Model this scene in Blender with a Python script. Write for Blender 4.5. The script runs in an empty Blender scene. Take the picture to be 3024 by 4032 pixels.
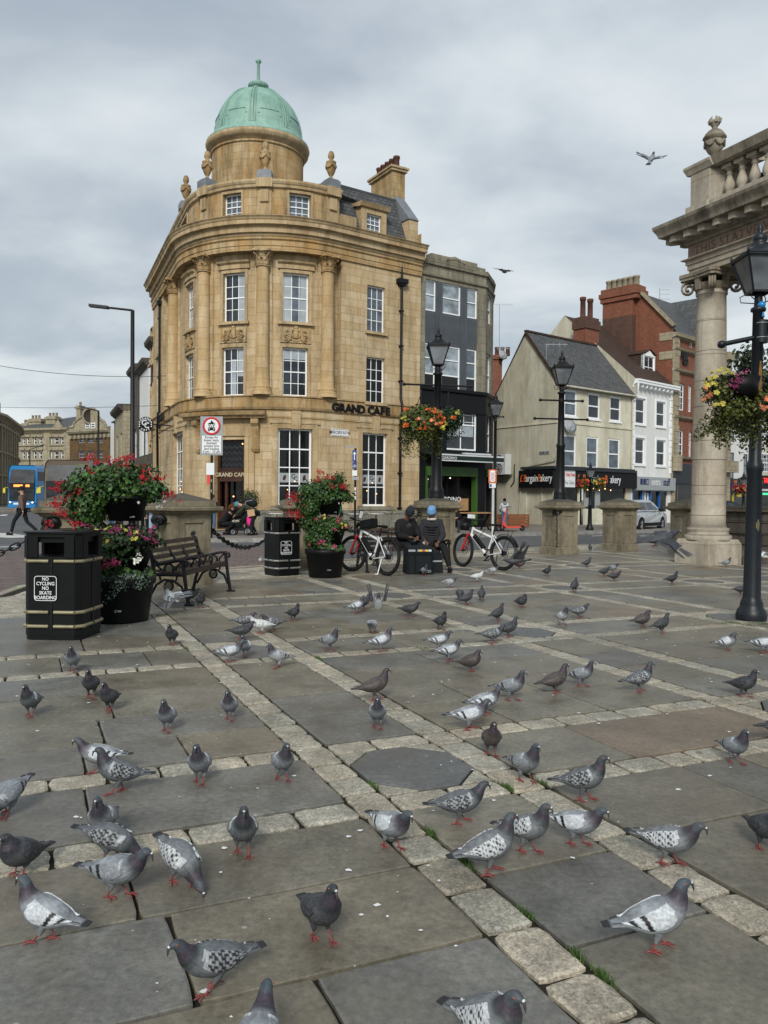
import bpy,math,random
from math import sin,cos,pi,radians,sqrt,atan2
from mathutils import Vector,Matrix
R=random.Random(7)
SC=bpy.context.scene
COL=SC.collection
# ------------------------ camera model (photo px -> places in the world, metres)
F=3200.0;CX,CY=1512.0,2016.0
PITCH=math.atan(56/F);ROLL=radians(0.5);EYE=1.5
_f=Vector((0,cos(PITCH),-sin(PITCH)));_u0=Vector((0,sin(PITCH),cos(PITCH)));_r0=Vector((1,0,0))
_u=_u0*cos(ROLL)-_r0*sin(ROLL);_r=_r0*cos(ROLL)+_u0*sin(ROLL)
def ray(x,y):
 d=_f+_r*((x-CX)/F)+_u*((CY-y)/F)
 return d/d.y
def at(x,y,Y):
 d=ray(x,y)*Y
 return Vector((d.x,Y,d.z+EYE))
def gr(x,y,z=0.0):
 d=ray(x,y)
 return at(x,y,(EYE-z)/-d.z)
def D(x,y):return(x*1.8228,y*1.8228)
TH=radians(23.9)
D1=Vector((-sin(TH),cos(TH),0));D2=Vector((cos(TH),sin(TH),0))
def uv2w(u,v,z=0):p=D2*u+D1*v;return(p.x,p.y,z)
def w2uv(p):return(p[0]*D2.x+p[1]*D2.y,p[0]*D1.x+p[1]*D1.y)
# ------------------------ mesh builder
class MB:
 def __init__(s):s.v=[];s.f=[];s.m=[];s.sm=[];s.uv=[];s.M=Matrix.Identity(4);s.col=[];s.c=None
 def tr(s,loc=(0,0,0),rz=0,rx=0,ry=0,sc=1):
  s.M=Matrix.Translation(Vector(loc))@Matrix.Rotation(rz,4,'Z')@Matrix.Rotation(ry,4,'Y')@Matrix.Rotation(rx,4,'X')@Matrix.Scale(sc,4);return s
 def add(s,vs,fs,m=0,smooth=False,uvs=None,vc=None):
  b=len(s.v)
  for p in vs:s.v.append(tuple(s.M@Vector(p)))
  for i,f in enumerate(fs):
   s.f.append([b+k for k in f]);s.m.append(m);s.sm.append(smooth)
   if uvs is None:
    P=[Vector(vs[k])for k in f]
    n=(P[1]-P[0]).cross(P[-1]-P[0])
    if n.length<1e-12 and len(P)>3:n=(P[2]-P[1]).cross(P[0]-P[1])
    ax,ay,az=abs(n.x),abs(n.y),abs(n.z)
    if az>=ax and az>=ay:s.uv.append([(p.x,p.y)for p in P])
    elif ax>ay:s.uv.append([(p.y,p.z)for p in P])
    else:s.uv.append([(p.x,p.z)for p in P])
   else:s.uv.append([uvs[k]for k in f])
   s.col.append([vc[k]for k in f]if vc else s.c)
 def box(s,c,d,m=0,rz=0,taper=1.0,rx=0,ry=0):
  x,y,z=d[0]/2,d[1]/2,d[2]/2
  vs=[Vector((-x,-y,-z)),Vector((x,-y,-z)),Vector((x,y,-z)),Vector((-x,y,-z))]+[Vector((a*x*taper,b*y*taper,z))for a,b in((-1,-1),(1,-1),(1,1),(-1,1))]
  m4=Matrix.Translation(Vector(c))@Matrix.Rotation(rz,4,'Z')@Matrix.Rotation(ry,4,'Y')@Matrix.Rotation(rx,4,'X')
  s.add([m4@v for v in vs],[(0,3,2,1),(4,5,6,7),(0,1,5,4),(1,2,6,5),(2,3,7,6),(3,0,4,7)],m)
 def bar(s,a,b,w,h=None,m=0):
  a,b=Vector(a),Vector(b);d=b-a;L=d.length
  if L<1e-6:return
  h=h or w;d.normalize();up=Vector((0,0,1))if abs(d.z)<.95 else Vector((0,1,0))
  r=d.cross(up).normalized()*(w/2);q=r.cross(d).normalized()*(h/2)
  vs=[a-r-q,a+r-q,a+r+q,a-r+q,b-r-q,b+r-q,b+r+q,b-r+q]
  s.add(vs,[(0,1,2,3),(7,6,5,4),(4,5,1,0),(5,6,2,1),(6,7,3,2),(7,4,0,3)],m)
 def tube(s,pts,r,n=8,m=0,cap=True,smooth=True,sx=1.0):
  P=[Vector(p)for p in pts];k=len(P)
  rs=r if isinstance(r,(list,tuple))else[r]*k
  vs=[];ref=None;L=0
  uvs=[]
  for i in range(k):
   t=(P[min(i+1,k-1)]-P[max(i-1,0)])
   t=t.normalized()if t.length>1e-9 else Vector((0,0,1))
   if ref is None:ref=Vector((1,0,0))if abs(t.x)<.9 else Vector((0,1,0))
   b=t.cross(ref).normalized();a=b.cross(t).normalized();ref=a
   if i:L+=(P[i]-P[i-1]).length
   for j in range(n):
    q=2*pi*j/n;vs.append(P[i]+a*cos(q)*rs[i]*sx+b*sin(q)*rs[i]);uvs.append((j/n*2*pi*max(rs),L))
  fs=[(i*n+j,i*n+(j+1)%n,(i+1)*n+(j+1)%n,(i+1)*n+j)for i in range(k-1)for j in range(n)]
  s.add(vs,fs,m,smooth,uvs)
  if cap:s.add(vs[:n],[tuple(range(n))[::-1]],m);s.add(vs[-n:],[tuple(range(n))],m)
 def lathe(s,prof,n=24,c=(0,0,0),m=0,smooth=True,a0=0,rib=None,sy=1.0):
  vs=[];uvs=[];k=len(prof);rm=max(p[0]for p in prof)
  for(r,z)in prof:
   for j in range(n+1):
    q=a0+2*pi*j/n;rr=r*(rib(q,z)if rib else 1)
    vs.append((c[0]+rr*cos(q),c[1]+rr*sin(q)*sy,c[2]+z));uvs.append((2*pi*rm*j/n,z+c[2]))
  w=n+1
  s.add(vs,[(i*w+j,i*w+j+1,(i+1)*w+j+1,(i+1)*w+j)for i in range(k-1)for j in range(n)],m,smooth,uvs)
 def ell(s,c,r,n=12,k=8,m=0,rz=0,ry=0,rx=0):
  m4=Matrix.Translation(Vector(c))@Matrix.Rotation(rz,4,'Z')@Matrix.Rotation(ry,4,'Y')@Matrix.Rotation(rx,4,'X')
  vs=[m4@Vector((r[0]*sin(pi*i/k)*cos(2*pi*j/n),r[1]*sin(pi*i/k)*sin(2*pi*j/n),-r[2]*cos(pi*i/k)))for i in range(k+1)for j in range(n)]
  s.add(vs,[(i*n+j,i*n+(j+1)%n,(i+1)*n+(j+1)%n,(i+1)*n+j)for i in range(k)for j in range(n)],m,True)
 def prism(s,poly,z0,z1,m=0,top=None,cap=True):
  n=len(poly);t=top or poly
  vs=[(p[0],p[1],z0)for p in poly]+[(p[0],p[1],z1)for p in t]
  fs=[(i,(i+1)%n,n+(i+1)%n,n+i)for i in range(n)]
  if cap:fs+=[tuple(range(n))[::-1],tuple(range(n,2*n))]
  s.add(vs,fs,m)
 def extr(s,poly,a,b,m=0):
  n=len(poly);v=Vector(b)-Vector(a);P=[Vector(p)for p in poly]
  s.add(P+[p+v for p in P],[(i,(i+1)%n,n+(i+1)%n,n+i)for i in range(n)]+[tuple(range(n))[::-1],tuple(range(n,2*n))],m)
 def torus(s,c,r,t,axis='z',n=32,k=8,m=0,M=None,rz=0,flat=1.0):
  vs=[]
  for i in range(n):
   q=2*pi*i/n
   for j in range(k):
    e=2*pi*j/k;x=(r+t*cos(e))*cos(q);y=(r+t*cos(e))*sin(q);z=t*sin(e)*flat
    p=Vector((x,y,z))if axis=='z' else(Vector((x,z,y))if axis=='y' else Vector((z,x,y)))
    vs.append(Vector(c)+Matrix.Rotation(rz,3,'Z')@p)
  s.add(vs,[(i*k+j,((i+1)%n)*k+j,((i+1)%n)*k+(j+1)%k,i*k+(j+1)%k)for i in range(n)for j in range(k)],m,True)
 def build(s,name,mats,parent=None,loc=None,rz=0):
  me=bpy.data.meshes.new(name);me.from_pydata(s.v,[],s.f)
  ms=mats if isinstance(mats,(list,tuple))else[mats]
  for q in ms:me.materials.append(M[q]if isinstance(q,str)else q)
  me.polygons.foreach_set('material_index',s.m);me.polygons.foreach_set('use_smooth',s.sm)
  ul=me.uv_layers.new(name='UVMap');fl=[c for f in s.uv for p in f for c in p]
  ul.data.foreach_set('uv',fl)
  if any(c is not None for c in s.col):
   ca=me.color_attributes.new('Col','FLOAT_COLOR','CORNER');o=[]
   for f,c in zip(s.f,s.col):
    c=c or(1,1,1)
    for i_ in range(len(f)):q_=c[i_]if isinstance(c,list)else c;o+=[q_[0],q_[1],q_[2],1]
   ca.data.foreach_set('color',o)
  me.update()
  ob=bpy.data.objects.new(name,me);COL.objects.link(ob)
  if loc is not None:ob.location=loc;ob.rotation_euler.z=rz
  if parent:ob.parent=parent
  return ob
def tag(o,label=None,cat=None,group=None,kind=None):
 if label:o['label']=label
 if cat:o['category']=cat
 if group:o['group']=group
 if kind:o['kind']=kind
 return o
def empty(name,label,cat,loc=(0,0,0),rz=0,group=None):
 o=bpy.data.objects.new(name,None);COL.objects.link(o);o.location=loc;o.rotation_euler.z=rz;o.empty_display_size=.1
 return tag(o,label,cat,group)
KIDS={}
def copy_tree(o,parent=None):
 c=o.copy();COL.objects.link(c)
 if parent:c.parent=parent
 for ch in[x for x in bpy.data.objects if x.parent==o]:copy_tree(ch,c)
 return c
def text_mesh(name,body,size,mat,parent,Mw,depth=.01,bold=0.0,sx=1.0,align='CENTER',spacing=1.0,shear=0,serif=False,lines=1.0):
 cu=bpy.data.curves.new(name,'FONT');cu.body=body;cu.size=size;cu.extrude=depth;cu.offset=bold*size
 cu.align_x=align;cu.align_y='CENTER';cu.space_character=spacing;cu.shear=shear;cu.space_line=lines;cu.resolution_u=3
 o=bpy.data.objects.new('tmp',cu);COL.objects.link(o)
 dg=bpy.context.evaluated_depsgraph_get();me=bpy.data.meshes.new_from_object(o.evaluated_get(dg))
 bpy.data.objects.remove(o);bpy.data.curves.remove(cu)
 me.name=name;me.transform(Matrix.Diagonal((sx,1,1,1)));me.transform(Mw)
 me.materials.clear();me.materials.append(M[mat])
 ob=bpy.data.objects.new(name,me);COL.objects.link(ob)
 if parent:ob.parent=parent
 return ob
def face_matrix(p,right,normal):
 r=Vector(right).normalized();n=Vector(normal).normalized();u=n.cross(r).normalized()
 m=Matrix.Identity(4)
 for i in range(3):m[i][0]=r[i];m[i][1]=u[i];m[i][2]=n[i];m[i][3]=p[i]
 return m
# ------------------------ wall along a ground path (left to right as seen)
class Wall:
 def __init__(s,pts):
  s.P=[Vector((p[0],p[1],0))for p in pts];s.S=[0]
  for a,b in zip(s.P,s.P[1:]):s.S.append(s.S[-1]+(b-a).length)
  s.L=s.S[-1];s.T=[(b-a).normalized()for a,b in zip(s.P,s.P[1:])]
  s.N=[]
  for i in range(len(s.P)):
   t=(s.T[max(i-1,0)]+s.T[min(i,len(s.T)-1)]).normalized();s.N.append(Vector((t.y,-t.x,0)))
 def seg(s,q):
  for i in range(len(s.T)):
   if q<=s.S[i+1]+1e-9:return i
  return len(s.T)-1
 def M(s,q,z,d=0):
  i=s.seg(q);k=(q-s.S[i])/(s.S[i+1]-s.S[i]);p=s.P[i]+(s.P[i+1]-s.P[i])*k
  kk=min(1,max(0,k));n=(s.N[i]*(1-kk)+s.N[i+1]*kk);t=s.T[i];fn=Vector((t.y,-t.x,0))
  n=n/max(.3,n.dot(fn));p=p+n*d
  return Vector((p.x,p.y,z))
 def nrm(s,q):
  i=s.seg(q);L_=s.S[i+1]-s.S[i]
  if L_>1:return Vector((s.T[i].y,-s.T[i].x,0))
  k=min(1,max(0,(q-s.S[i])/(s.S[i+1]-s.S[i])));return(s.N[i]*(1-k)+s.N[i+1]*k).normalized()
 def px(s,x,y,d=0):
  r=ray(x,y);best=None
  for i in range(len(s.T)):
   a=s.P[i]+s.N[i]*d;b=s.P[i+1]+s.N[i+1]*d;e=b-a
   den=r.x*e.y-r.y*e.x
   if abs(den)<1e-9:continue
   Y=(a.x*e.y-a.y*e.x)/den;hit=Vector((r.x*Y,Y,0));k=(hit-a).dot(e)/e.length_squared
   lo=-1e-6 if i else-3;hi=1+1e-6 if i<len(s.T)-1 else 4
   if lo<=k<=hi and Y>0 and(best is None or Y<best[2]):
    best=(s.S[i]+k*(s.S[i+1]-s.S[i]),EYE+r.z*Y,Y)
  return best
 def rect(s,x0,y0,x1,y1,d=0):
  xm,ym=(x0+x1)/2,(y0+y1)/2
  return(s.px(x0,ym,d)[0],s.px(x1,ym,d)[0],s.px(xm,y1,d)[1],s.px(xm,y0,d)[1])
 def cuts(s,a,b,step=None):
  c=[a,b]+[q for q in s.S[1:-1]if a+1e-4<q<b-1e-4]
  return sorted(set(c))
 def panel(s,mb,s0,s1,z0,z1,d=0,holes=(),rev=.18,m=0):
  xs=set(s.cuts(s0,s1));zs={z0,z1}
  for h in holes:xs|={h[0],h[1]};zs|={min(z1,max(z0,h[2])),min(z1,max(z0,h[3]))}
  xs=sorted(x for x in xs if s0<=x<=s1);zs=sorted(zs)
  for a,b in zip(xs,xs[1:]):
   if b-a<1e-5:continue
   for c,e in zip(zs,zs[1:]):
    if e-c<1e-5:continue
    mx,mz=(a+b)/2,(c+e)/2
    if any(h[0]<mx<h[1]and h[2]<mz<h[3]for h in holes):continue
    mb.add([s.M(a,c,d),s.M(b,c,d),s.M(b,e,d),s.M(a,e,d)],[(0,1,2,3)],m,False,[(a,c),(b,c),(b,e),(a,e)])
  for h in holes:
   A,B,C,E=h[0],h[1],max(z0,h[2]),min(z1,h[3]);q=s.cuts(A,B)
   for(x,)in((A,),(B,)):
    mb.add([s.M(x,C,d),s.M(x,C,d-rev),s.M(x,E,d-rev),s.M(x,E,d)],[(0,1,2,3)],m,False,[(0,C),(rev,C),(rev,E),(0,E)])
   for zz in(C,E):
    for a,b in zip(q,q[1:]):mb.add([s.M(a,zz,d),s.M(b,zz,d),s.M(b,zz,d-rev),s.M(a,zz,d-rev)],[(0,1,2,3)],m,False,[(a,0),(b,0),(b,rev),(a,rev)])
 def box(s,mb,s0,s1,z0,z1,d0,d1,m=0):
  s.sweep(mb,s0,s1,[(d0,z0),(d1,z0),(d1,z1),(d0,z1)],m,True)
 def sweep(s,mb,s0,s1,prof,m=0,closed=False,smooth=False,ends=True):
  q=s.cuts(s0,s1);n=len(prof);vs=[];uvs=[];L=[0]
  for i in range(1,n+1):L.append(L[-1]+sqrt((prof[i%n][0]-prof[i-1][0])**2+(prof[i%n][1]-prof[i-1][1])**2))
  e=n if closed else n-1
  for a,b in zip(q,q[1:]):
   for j in range(e):
    p0,p1=prof[j],prof[(j+1)%n];v0=(p0[1]);v1=p1[1]
    if abs(v1-v0)<1e-4:v0=L[j];v1=L[j+1]
    mb.add([s.M(a,p0[1],p0[0]),s.M(b,p0[1],p0[0]),s.M(b,p1[1],p1[0]),s.M(a,p1[1],p1[0])],[(0,1,2,3)],m,smooth,[(a,v0),(b,v0),(b,v1),(a,v1)])
  if ends:
   for x in(s0,s1):mb.add([s.M(x,p[1],p[0])for p in prof],[tuple(range(n))],m,False,[(p[0],p[1])for p in prof])
 def top(s,mb,s0,s1,z,d0,d1,m=0):s.box(mb,s0,s1,z-.02,z,d0,d1,m)
 def mat(s,q,z,d):n=s.nrm(q);return face_matrix(s.M(q,z,d),Vector((-n.y,n.x,0)),n)
def arc(cx,cy,r,a0,a1,n):
 return[(cx+r*cos(a0+(a1-a0)*i/n),cy+r*sin(a0+(a1-a0)*i/n))for i in range(n+1)]
def window(par,W,h,cols=3,rows=(2,2),d=-.16,frame='white_paint',glass='glass',fw=.06,bw=.028,sill=None,split=.5,trans=None,name='window',curtain=None):
 s0,s1,z0,z1=h;mb=MB();zs=z0+(z1-z0)*split
 W.box(mb,s0,s0+fw,z0,z1,d-.06,d);W.box(mb,s1-fw,s1,z0,z1,d-.06,d)
 W.box(mb,s0+fw,s1-fw,z0,z0+fw,d-.06,d);W.box(mb,s0+fw,s1-fw,z1-fw,z1,d-.06,d)
 W.box(mb,s0+fw,s1-fw,zs-fw*.4,zs+fw*.4,d-.05,d+.01)
 for k in range(1,cols):
  x=s0+fw+(s1-s0-2*fw)*k/cols;W.box(mb,x-bw/2,x+bw/2,z0+fw,zs-fw*.4,d-.045,d-.012)
  W.box(mb,x-bw/2,x+bw/2,zs+fw*.4,z1-fw,d-.045,d-.012)
 for(a,b,n)in((z0+fw,zs,rows[1]),(zs,z1-fw,rows[0])):
  for k in range(1,n):
   z=a+(b-a)*k/n;W.box(mb,s0+fw,s1-fw,z-bw/2,z+bw/2,d-.046,d-.014)
 w=mb.build(name,frame,par)
 g=MB();W.box(g,s0+fw*.5,s1-fw*.5,z0+fw*.5,z1-fw*.5,d-.05,d-.03);g.build('pane',glass,w)
 if curtain:
  g=MB()
  for(a,b,c,e)in curtain:
   A=s0+fw+(s1-s0-2*fw)*a;B=s0+fw+(s1-s0-2*fw)*b;C_=z0+fw+(z1-z0-2*fw)*c;E=z0+fw+(z1-z0-2*fw)*e
   W.box(g,A,B,C_,E,d-.0285,d-.026)
  g.build('curtain','net_curtain',w)
 if sill:
  g=MB();W.box(g,s0-.08,s1+.08,z0-.1,z0,d,sill[1]);g.build('sill',sill[0],w)
 return w
# ------------------------ materials
M={}
class N:
 def __init__(s,name):
  m=bpy.data.materials.new(name);m.use_nodes=True;s.m=m;s.t=m.node_tree;s.t.nodes.clear()
  s.o=s.n('ShaderNodeOutputMaterial');s.b=s.n('ShaderNodeBsdfPrincipled');s.l(s.b,'BSDF',s.o,'Surface');M[name]=m
 def n(s,k,**a):
  x=s.t.nodes.new(k)
  for q,v in a.items():setattr(x,q,v)
  return x
 def l(s,a,ao,b,bi):s.t.links.new(a.outputs[ao],b.inputs[bi])
 def co(s,kind='Object',scale=(1,1,1),rot=(0,0,0)):
  if kind=='World':g=s.n('ShaderNodeNewGeometry');o='Position'
  else:g=s.n('ShaderNodeTexCoord');o=kind
  mp=s.n('ShaderNodeMapping');mp.inputs['Scale'].default_value=scale;mp.inputs['Rotation'].default_value=rot;s.l(g,o,mp,'Vector');return mp
 def noise(s,scale,det=4,rough=.55,co=None,dist=0):
  x=s.n('ShaderNodeTexNoise');x.inputs['Scale'].default_value=scale;x.inputs['Detail'].default_value=det;x.inputs['Roughness'].default_value=rough;x.inputs['Distortion'].default_value=dist
  if co:s.l(co,'Vector',x,'Vector')
  return x
 def ramp(s,src,stops,out='Fac'):
  r=s.n('ShaderNodeValToRGB');s.l(src,out,r,'Fac');e=r.color_ramp.elements
  while len(e)<len(stops):e.new(.5)
  for q,(p,c)in zip(e,stops):q.position=p;q.color=(*c,1)if isinstance(c,tuple)else(c,c,c,1)
  return r
 def mix(s,a,b,fac,mode='MIX'):
  x=s.n('ShaderNodeMix',data_type='RGBA',blend_type=mode)
  for v,i in((a,6),(b,7)):
   if isinstance(v[0],(int,float)):x.inputs[i].default_value=(*v,1)
   else:s.t.links.new(v[0].outputs[v[1]],x.inputs[i])
  if isinstance(fac,(int,float)):x.inputs[0].default_value=fac
  else:s.t.links.new(fac[0].outputs[fac[1]],x.inputs[0])
  return(x,2)
 def col(s,a):s.t.links.new(a[0].outputs[a[1]],s.b.inputs['Base Color'])
 def bump(s,src,out,st=.3,dist=.01,prev=None):
  b=s.n('ShaderNodeBump');b.inputs['Strength'].default_value=st;b.inputs['Distance'].default_value=dist;s.l(src,out,b,'Height')
  if prev:s.l(prev,'Normal',b,'Normal')
  s.l(b,'Normal',s.b,'Normal');return b
 def rough(s,v,spec=None,metal=None):
  s.b.inputs['Roughness'].default_value=v
  if spec is not None:s.b.inputs['Specular IOR Level'].default_value=spec
  if metal is not None:s.b.inputs['Metallic'].default_value=metal
def plain(name,c,r=.6,spec=.4,metal=0,var=.25,scale=6,bump=0,bscale=40,dirt=None):
 k=N(name);k.rough(r,spec,metal);co=k.co('Object')
 n=k.noise(scale,5,.6,co);rp=k.ramp(n,[(.25,tuple(x*(1-var)for x in c)),(.75,tuple(min(1,x*(1+var))for x in c))])
 out=(rp,'Color')
 if dirt:
  n2=k.noise(dirt[1],6,.65,k.co('World',(1,1,.35)));r2=k.ramp(n2,[(.45,0.0),(.7,1.0)]);out=k.mix(out,dirt[0],(k_mul(k,r2,dirt[2]),0))
 k.col(out)
 if bump:n3=k.noise(bscale,4,.6,co);k.bump(n3,'Fac',bump,.01)
 return k
def k_mul(k,node,f):
 m=k.n('ShaderNodeMath',operation='MULTIPLY');m.inputs[1].default_value=f;k.t.links.new(node.outputs[0],m.inputs[0]);return m
def stone(name,c1,c2,mortar,bw,bh,ms=.006,stain=(.09,.06,.035),stf=.5,r=.85,bias=0,blotch=(1,1,1),bf=0,fine=.12,topdirt=0,squash=1,msm=.1):
 k=N(name);k.rough(r,.25);uv=k.co('UV')
 b=k.n('ShaderNodeTexBrick');k.l(uv,'Vector',b,'Vector')
 b.inputs['Color1'].default_value=(*c1,1);b.inputs['Color2'].default_value=(*c2,1);b.inputs['Mortar'].default_value=(*mortar,1)
 b.inputs['Scale'].default_value=1;b.inputs['Brick Width'].default_value=bw;b.inputs['Row Height'].default_value=bh;b.inputs['Mortar Size'].default_value=ms;b.inputs['Mortar Smooth'].default_value=msm;b.inputs['Bias'].default_value=bias
 n1=k.noise(.8,7,.66,k.co('World',(1,1,.8)));r1=k.ramp(n1,[(.38,0.0),(.68,1.0)])
 out=k.mix((b,'Color'),blotch,(k_mul(k,r1,bf),0))
 n2=k.noise(1.7,8,.72,k.co('World',(1.3,1.3,.2)));r2=k.ramp(n2,[(.44,0.0),(.70,1.0)])
 out=k.mix(out,stain,(k_mul(k,r2,stf),0))
 n3=k.noise(9,5,.6,k.co('World'));r3=k.ramp(n3,[(.2,1-fine),(.8,1+fine)])
 out=k.mix(out,(r3,'Color'),1.0,'MULTIPLY')
 if topdirt:
  g=k.n('ShaderNodeNewGeometry');sx=k.n('ShaderNodeSeparateXYZ');k.l(g,'Normal',sx,'Vector');rr=k.ramp(sx,[(.35,0.0),(.9,1.0)],'Z')
  out=k.mix(out,(.055,.055,.045),(k_mul(k,rr,topdirt),0))
 k.col(out)
 bu=k.bump(b,'Fac',.5,-.006);n4=k.noise(30,4,.6,k.co('World'));k.bump(n4,'Fac',.25,.006,bu)
 return k
HONEY=((.58,.475,.31),(.455,.34,.185));
stone('honey_stone',HONEY[0],HONEY[1],(.22,.145,.07),.78,.34,.007,(.19,.135,.075),.7,blotch=(.44,.29,.13),bf=.45)
stone('honey_trim',(.53,.42,.26),(.44,.33,.185),(.24,.17,.09),1.15,.5,.005,(.16,.11,.055),.8,topdirt=.85,blotch=(.36,.23,.1),bf=.35)
stone('honey_dirty',(.50,.385,.225),(.40,.285,.14),(.17,.11,.055),.7,.33,.006,(.12,.085,.04),.9,topdirt=.8,blotch=(.40,.225,.075),bf=.8)
stone('honey_column',(.56,.45,.28),(.48,.365,.20),(.24,.155,.07),3,.46,.006,(.26,.15,.05),.7,blotch=(.42,.24,.08),bf=.55)
stone('grey_stone',(.27,.25,.185),(.215,.195,.14),(.11,.10,.075),.8,.4,.008,(.075,.07,.055),.9,topdirt=.6)
stone('pale_stone',(.38,.335,.235),(.33,.285,.195),(.17,.145,.10),.62,.3,.01,(.13,.105,.065),.7,topdirt=.6)
stone('brown_stone',(.16,.10,.045),(.12,.072,.032),(.06,.04,.02),.6,.28,.01,(.06,.04,.022),.8)
stone('dark_stone',(.115,.1,.078),(.085,.072,.055),(.04,.035,.03),.7,.32,.01,(.035,.03,.025),.8,topdirt=.5)
stone('pillar_stone',(.27,.235,.165),(.22,.19,.13),(.13,.11,.075),9,9,.001,(.06,.052,.035),.95,blotch=(.15,.125,.08),bf=.7,fine=.3,topdirt=.8)
stone('portico_stone',(.44,.40,.325),(.39,.35,.275),(.13,.105,.075),3.5,.82,.006,(.12,.10,.07),.7,blotch=(.36,.27,.19),bf=.5,fine=.18,topdirt=.7)
stone('portico_trim',(.30,.27,.21),(.25,.22,.17),(.12,.10,.07),1.6,5,.005,(.06,.052,.04),.95,blotch=(.2,.15,.1),bf=.6,fine=.25,topdirt=.8)
stone('red_stone',(.30,.225,.17),(.28,.205,.155),(.14,.09,.06),1.3,5,.005,(.16,.1,.07),.7,fine=.2)
stone('red_brick',(.24,.068,.034),(.155,.043,.025),(.24,.17,.12),.225,.075,.008,(.13,.05,.025),.65,fine=.2)
stone('dark_brick',(.12,.055,.035),(.08,.04,.03),(.10,.085,.07),.225,.075,.008,(.045,.03,.02),.6,fine=.2)
stone('slate',(.115,.118,.12),(.07,.073,.078),(.018,.018,.02),.26,.17,.012,(.05,.055,.04),.5,r=.6,fine=.2)
stone('brown_tile',(.085,.05,.038),(.055,.034,.028),(.02,.014,.012),.18,.12,.01,(.03,.025,.02),.5,r=.75,fine=.25)
stone('cream_render',(.66,.635,.50),(.65,.62,.49),(.64,.61,.48),40,40,.001,(.33,.29,.19),.55,blotch=(.48,.45,.34),bf=.8,fine=.1)
stone('gable_render',(.56,.54,.435),(.55,.53,.425),(.54,.52,.415),40,40,.001,(.27,.25,.18),.7,blotch=(.38,.345,.25),bf=.75,fine=.08)
stone('white_render',(.72,.73,.70),(.71,.72,.69),(.7,.7,.68),40,40,.001,(.45,.45,.42),.4,blotch=(.6,.6,.57),bf=.4,fine=.04)
plain('white_paint',(.84,.86,.86),.45,.4,0,.05)
plain('timber_paint',(.60,.62,.62),.5,.4,0,.08)
plain('black_paint',(.005,.0055,.006),.4,.22,0,.3,3)
plain('black_iron',(.006,.0065,.008),.45,.28,0,.45,9,.15,60)
k=plain('lamp_post_paint',(.008,.011,.015),.42,.35,0,.4,5,.15,50,((.20,.09,.02),2.2,.0))
plain('bare_brown_paint',(.17,.085,.02),.6,.3,0,.35,12)
plain('bare_green_paint',(.1,.11,.06),.6,.3,0,.3,12)
plain('black_plastic',(.0045,.005,.0055),.5,.2,0,.3,4)
plain('shop_black',(.007,.0075,.009),.5,.2,0,.2,2)
plain('charcoal_paint',(.026,.03,.036),.5,.3,0,.15,2)
plain('grey_panel',(.075,.085,.1),.5,.4,0,.15,1.5)
plain('lead',(.17,.185,.2),.55,.4,.1,.3,2,.1,20)
plain('gold_band',(.30,.27,.17),.38,.5,.45,.35,7)
plain('silver_band',(.35,.35,.33),.35,.5,.6,.25,7)
plain('gilt',(.16,.15,.095),.5,.5,.4,.2,9)
plain('terracotta',(.10,.042,.028),.8,.3,0,.3,4)
plain('buff_pot',(.27,.23,.16),.8,.3,0,.3,4)
plain('green_paint',(.035,.095,.012),.45,.4,0,.15,2)
plain('dark_green',(.008,.022,.018),.5,.4,0,.2,2)
plain('awning_white',(.6,.62,.62),.6,.3,0,.06,2)
plain('yellow_paint',(.55,.38,.03),.5,.4,0,.1,2)
plain('blue_paint',(.015,.10,.32),.35,.5,0,.15,2)
plain('sky_blue_paint',(.012,.19,.46),.3,.5,0,.1,2)
plain('red_paint',(.5,.015,.012),.35,.5,0,.12,3)
plain('neon_red',(.62,.07,.05),.3,.5,0,.1,3)
plain('coral_red',(.68,.05,.04),.4,.5,0,.1,4)
plain('sign_white',(.72,.74,.74),.5,.4,0,.04,4)
plain('sign_grey',(.30,.32,.33),.5,.4,0,.08,4)
plain('sign_red',(.55,.012,.015),.5,.4,0,.06,4)
plain('sign_blue',(.01,.05,.22),.5,.4,0,.06,4)
plain('navy',(.006,.018,.09),.5,.4,0,.06,4)
plain('orange_letters',(.62,.13,.02),.5,.4,0,.05)
plain('cream_letters',(.5,.43,.30),.5,.4,0,.05)
plain('wood_dark',(.05,.02,.01),.4,.4,0,.35,5)
plain('bench_wood',(.055,.036,.024),.5,.4,0,.45,14,.2,60)
plain('crate_wood',(.20,.075,.03),.6,.3,0,.3,6)
plain('pale_wood',(.38,.22,.1),.6,.3,0,.3,6)
plain('galvanised',(.28,.29,.29),.4,.5,.5,.25,6)
plain('pole_white',(.5,.51,.48),.6,.3,0,.35,7)
plain('rubber',(.011,.011,.012),.75,.25,0,.2,12)
plain('chrome',(.5,.5,.5),.25,.5,.9,.1)
plain('bike_white',(.68,.7,.7),.3,.5,0,.05)
plain('silver_car',(.50,.52,.53),.25,.6,.35,.04)
plain('dark_car',(.025,.028,.032),.25,.6,.3,.1)
plain('bus_gold',(.13,.10,.07),.3,.5,.3,.1)
plain('bus_black',(.012,.013,.014),.25,.5,0,.1)
plain('number_yellow',(.62,.56,.05),.4,.4,0,.05)
plain('antenna_metal',(.3,.32,.34),.5,.4,.5,.1)
plain('ac_white',(.55,.57,.56),.5,.4,0,.08,4)
plain('beak',(.05,.045,.045),.5,.4,0,.2,60)
plain('net_curtain',(.34,.38,.41),.35,.5,0,.2,3)
plain('paper_brown',(.45,.30,.17),.7,.3,0,.1,10)
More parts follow.
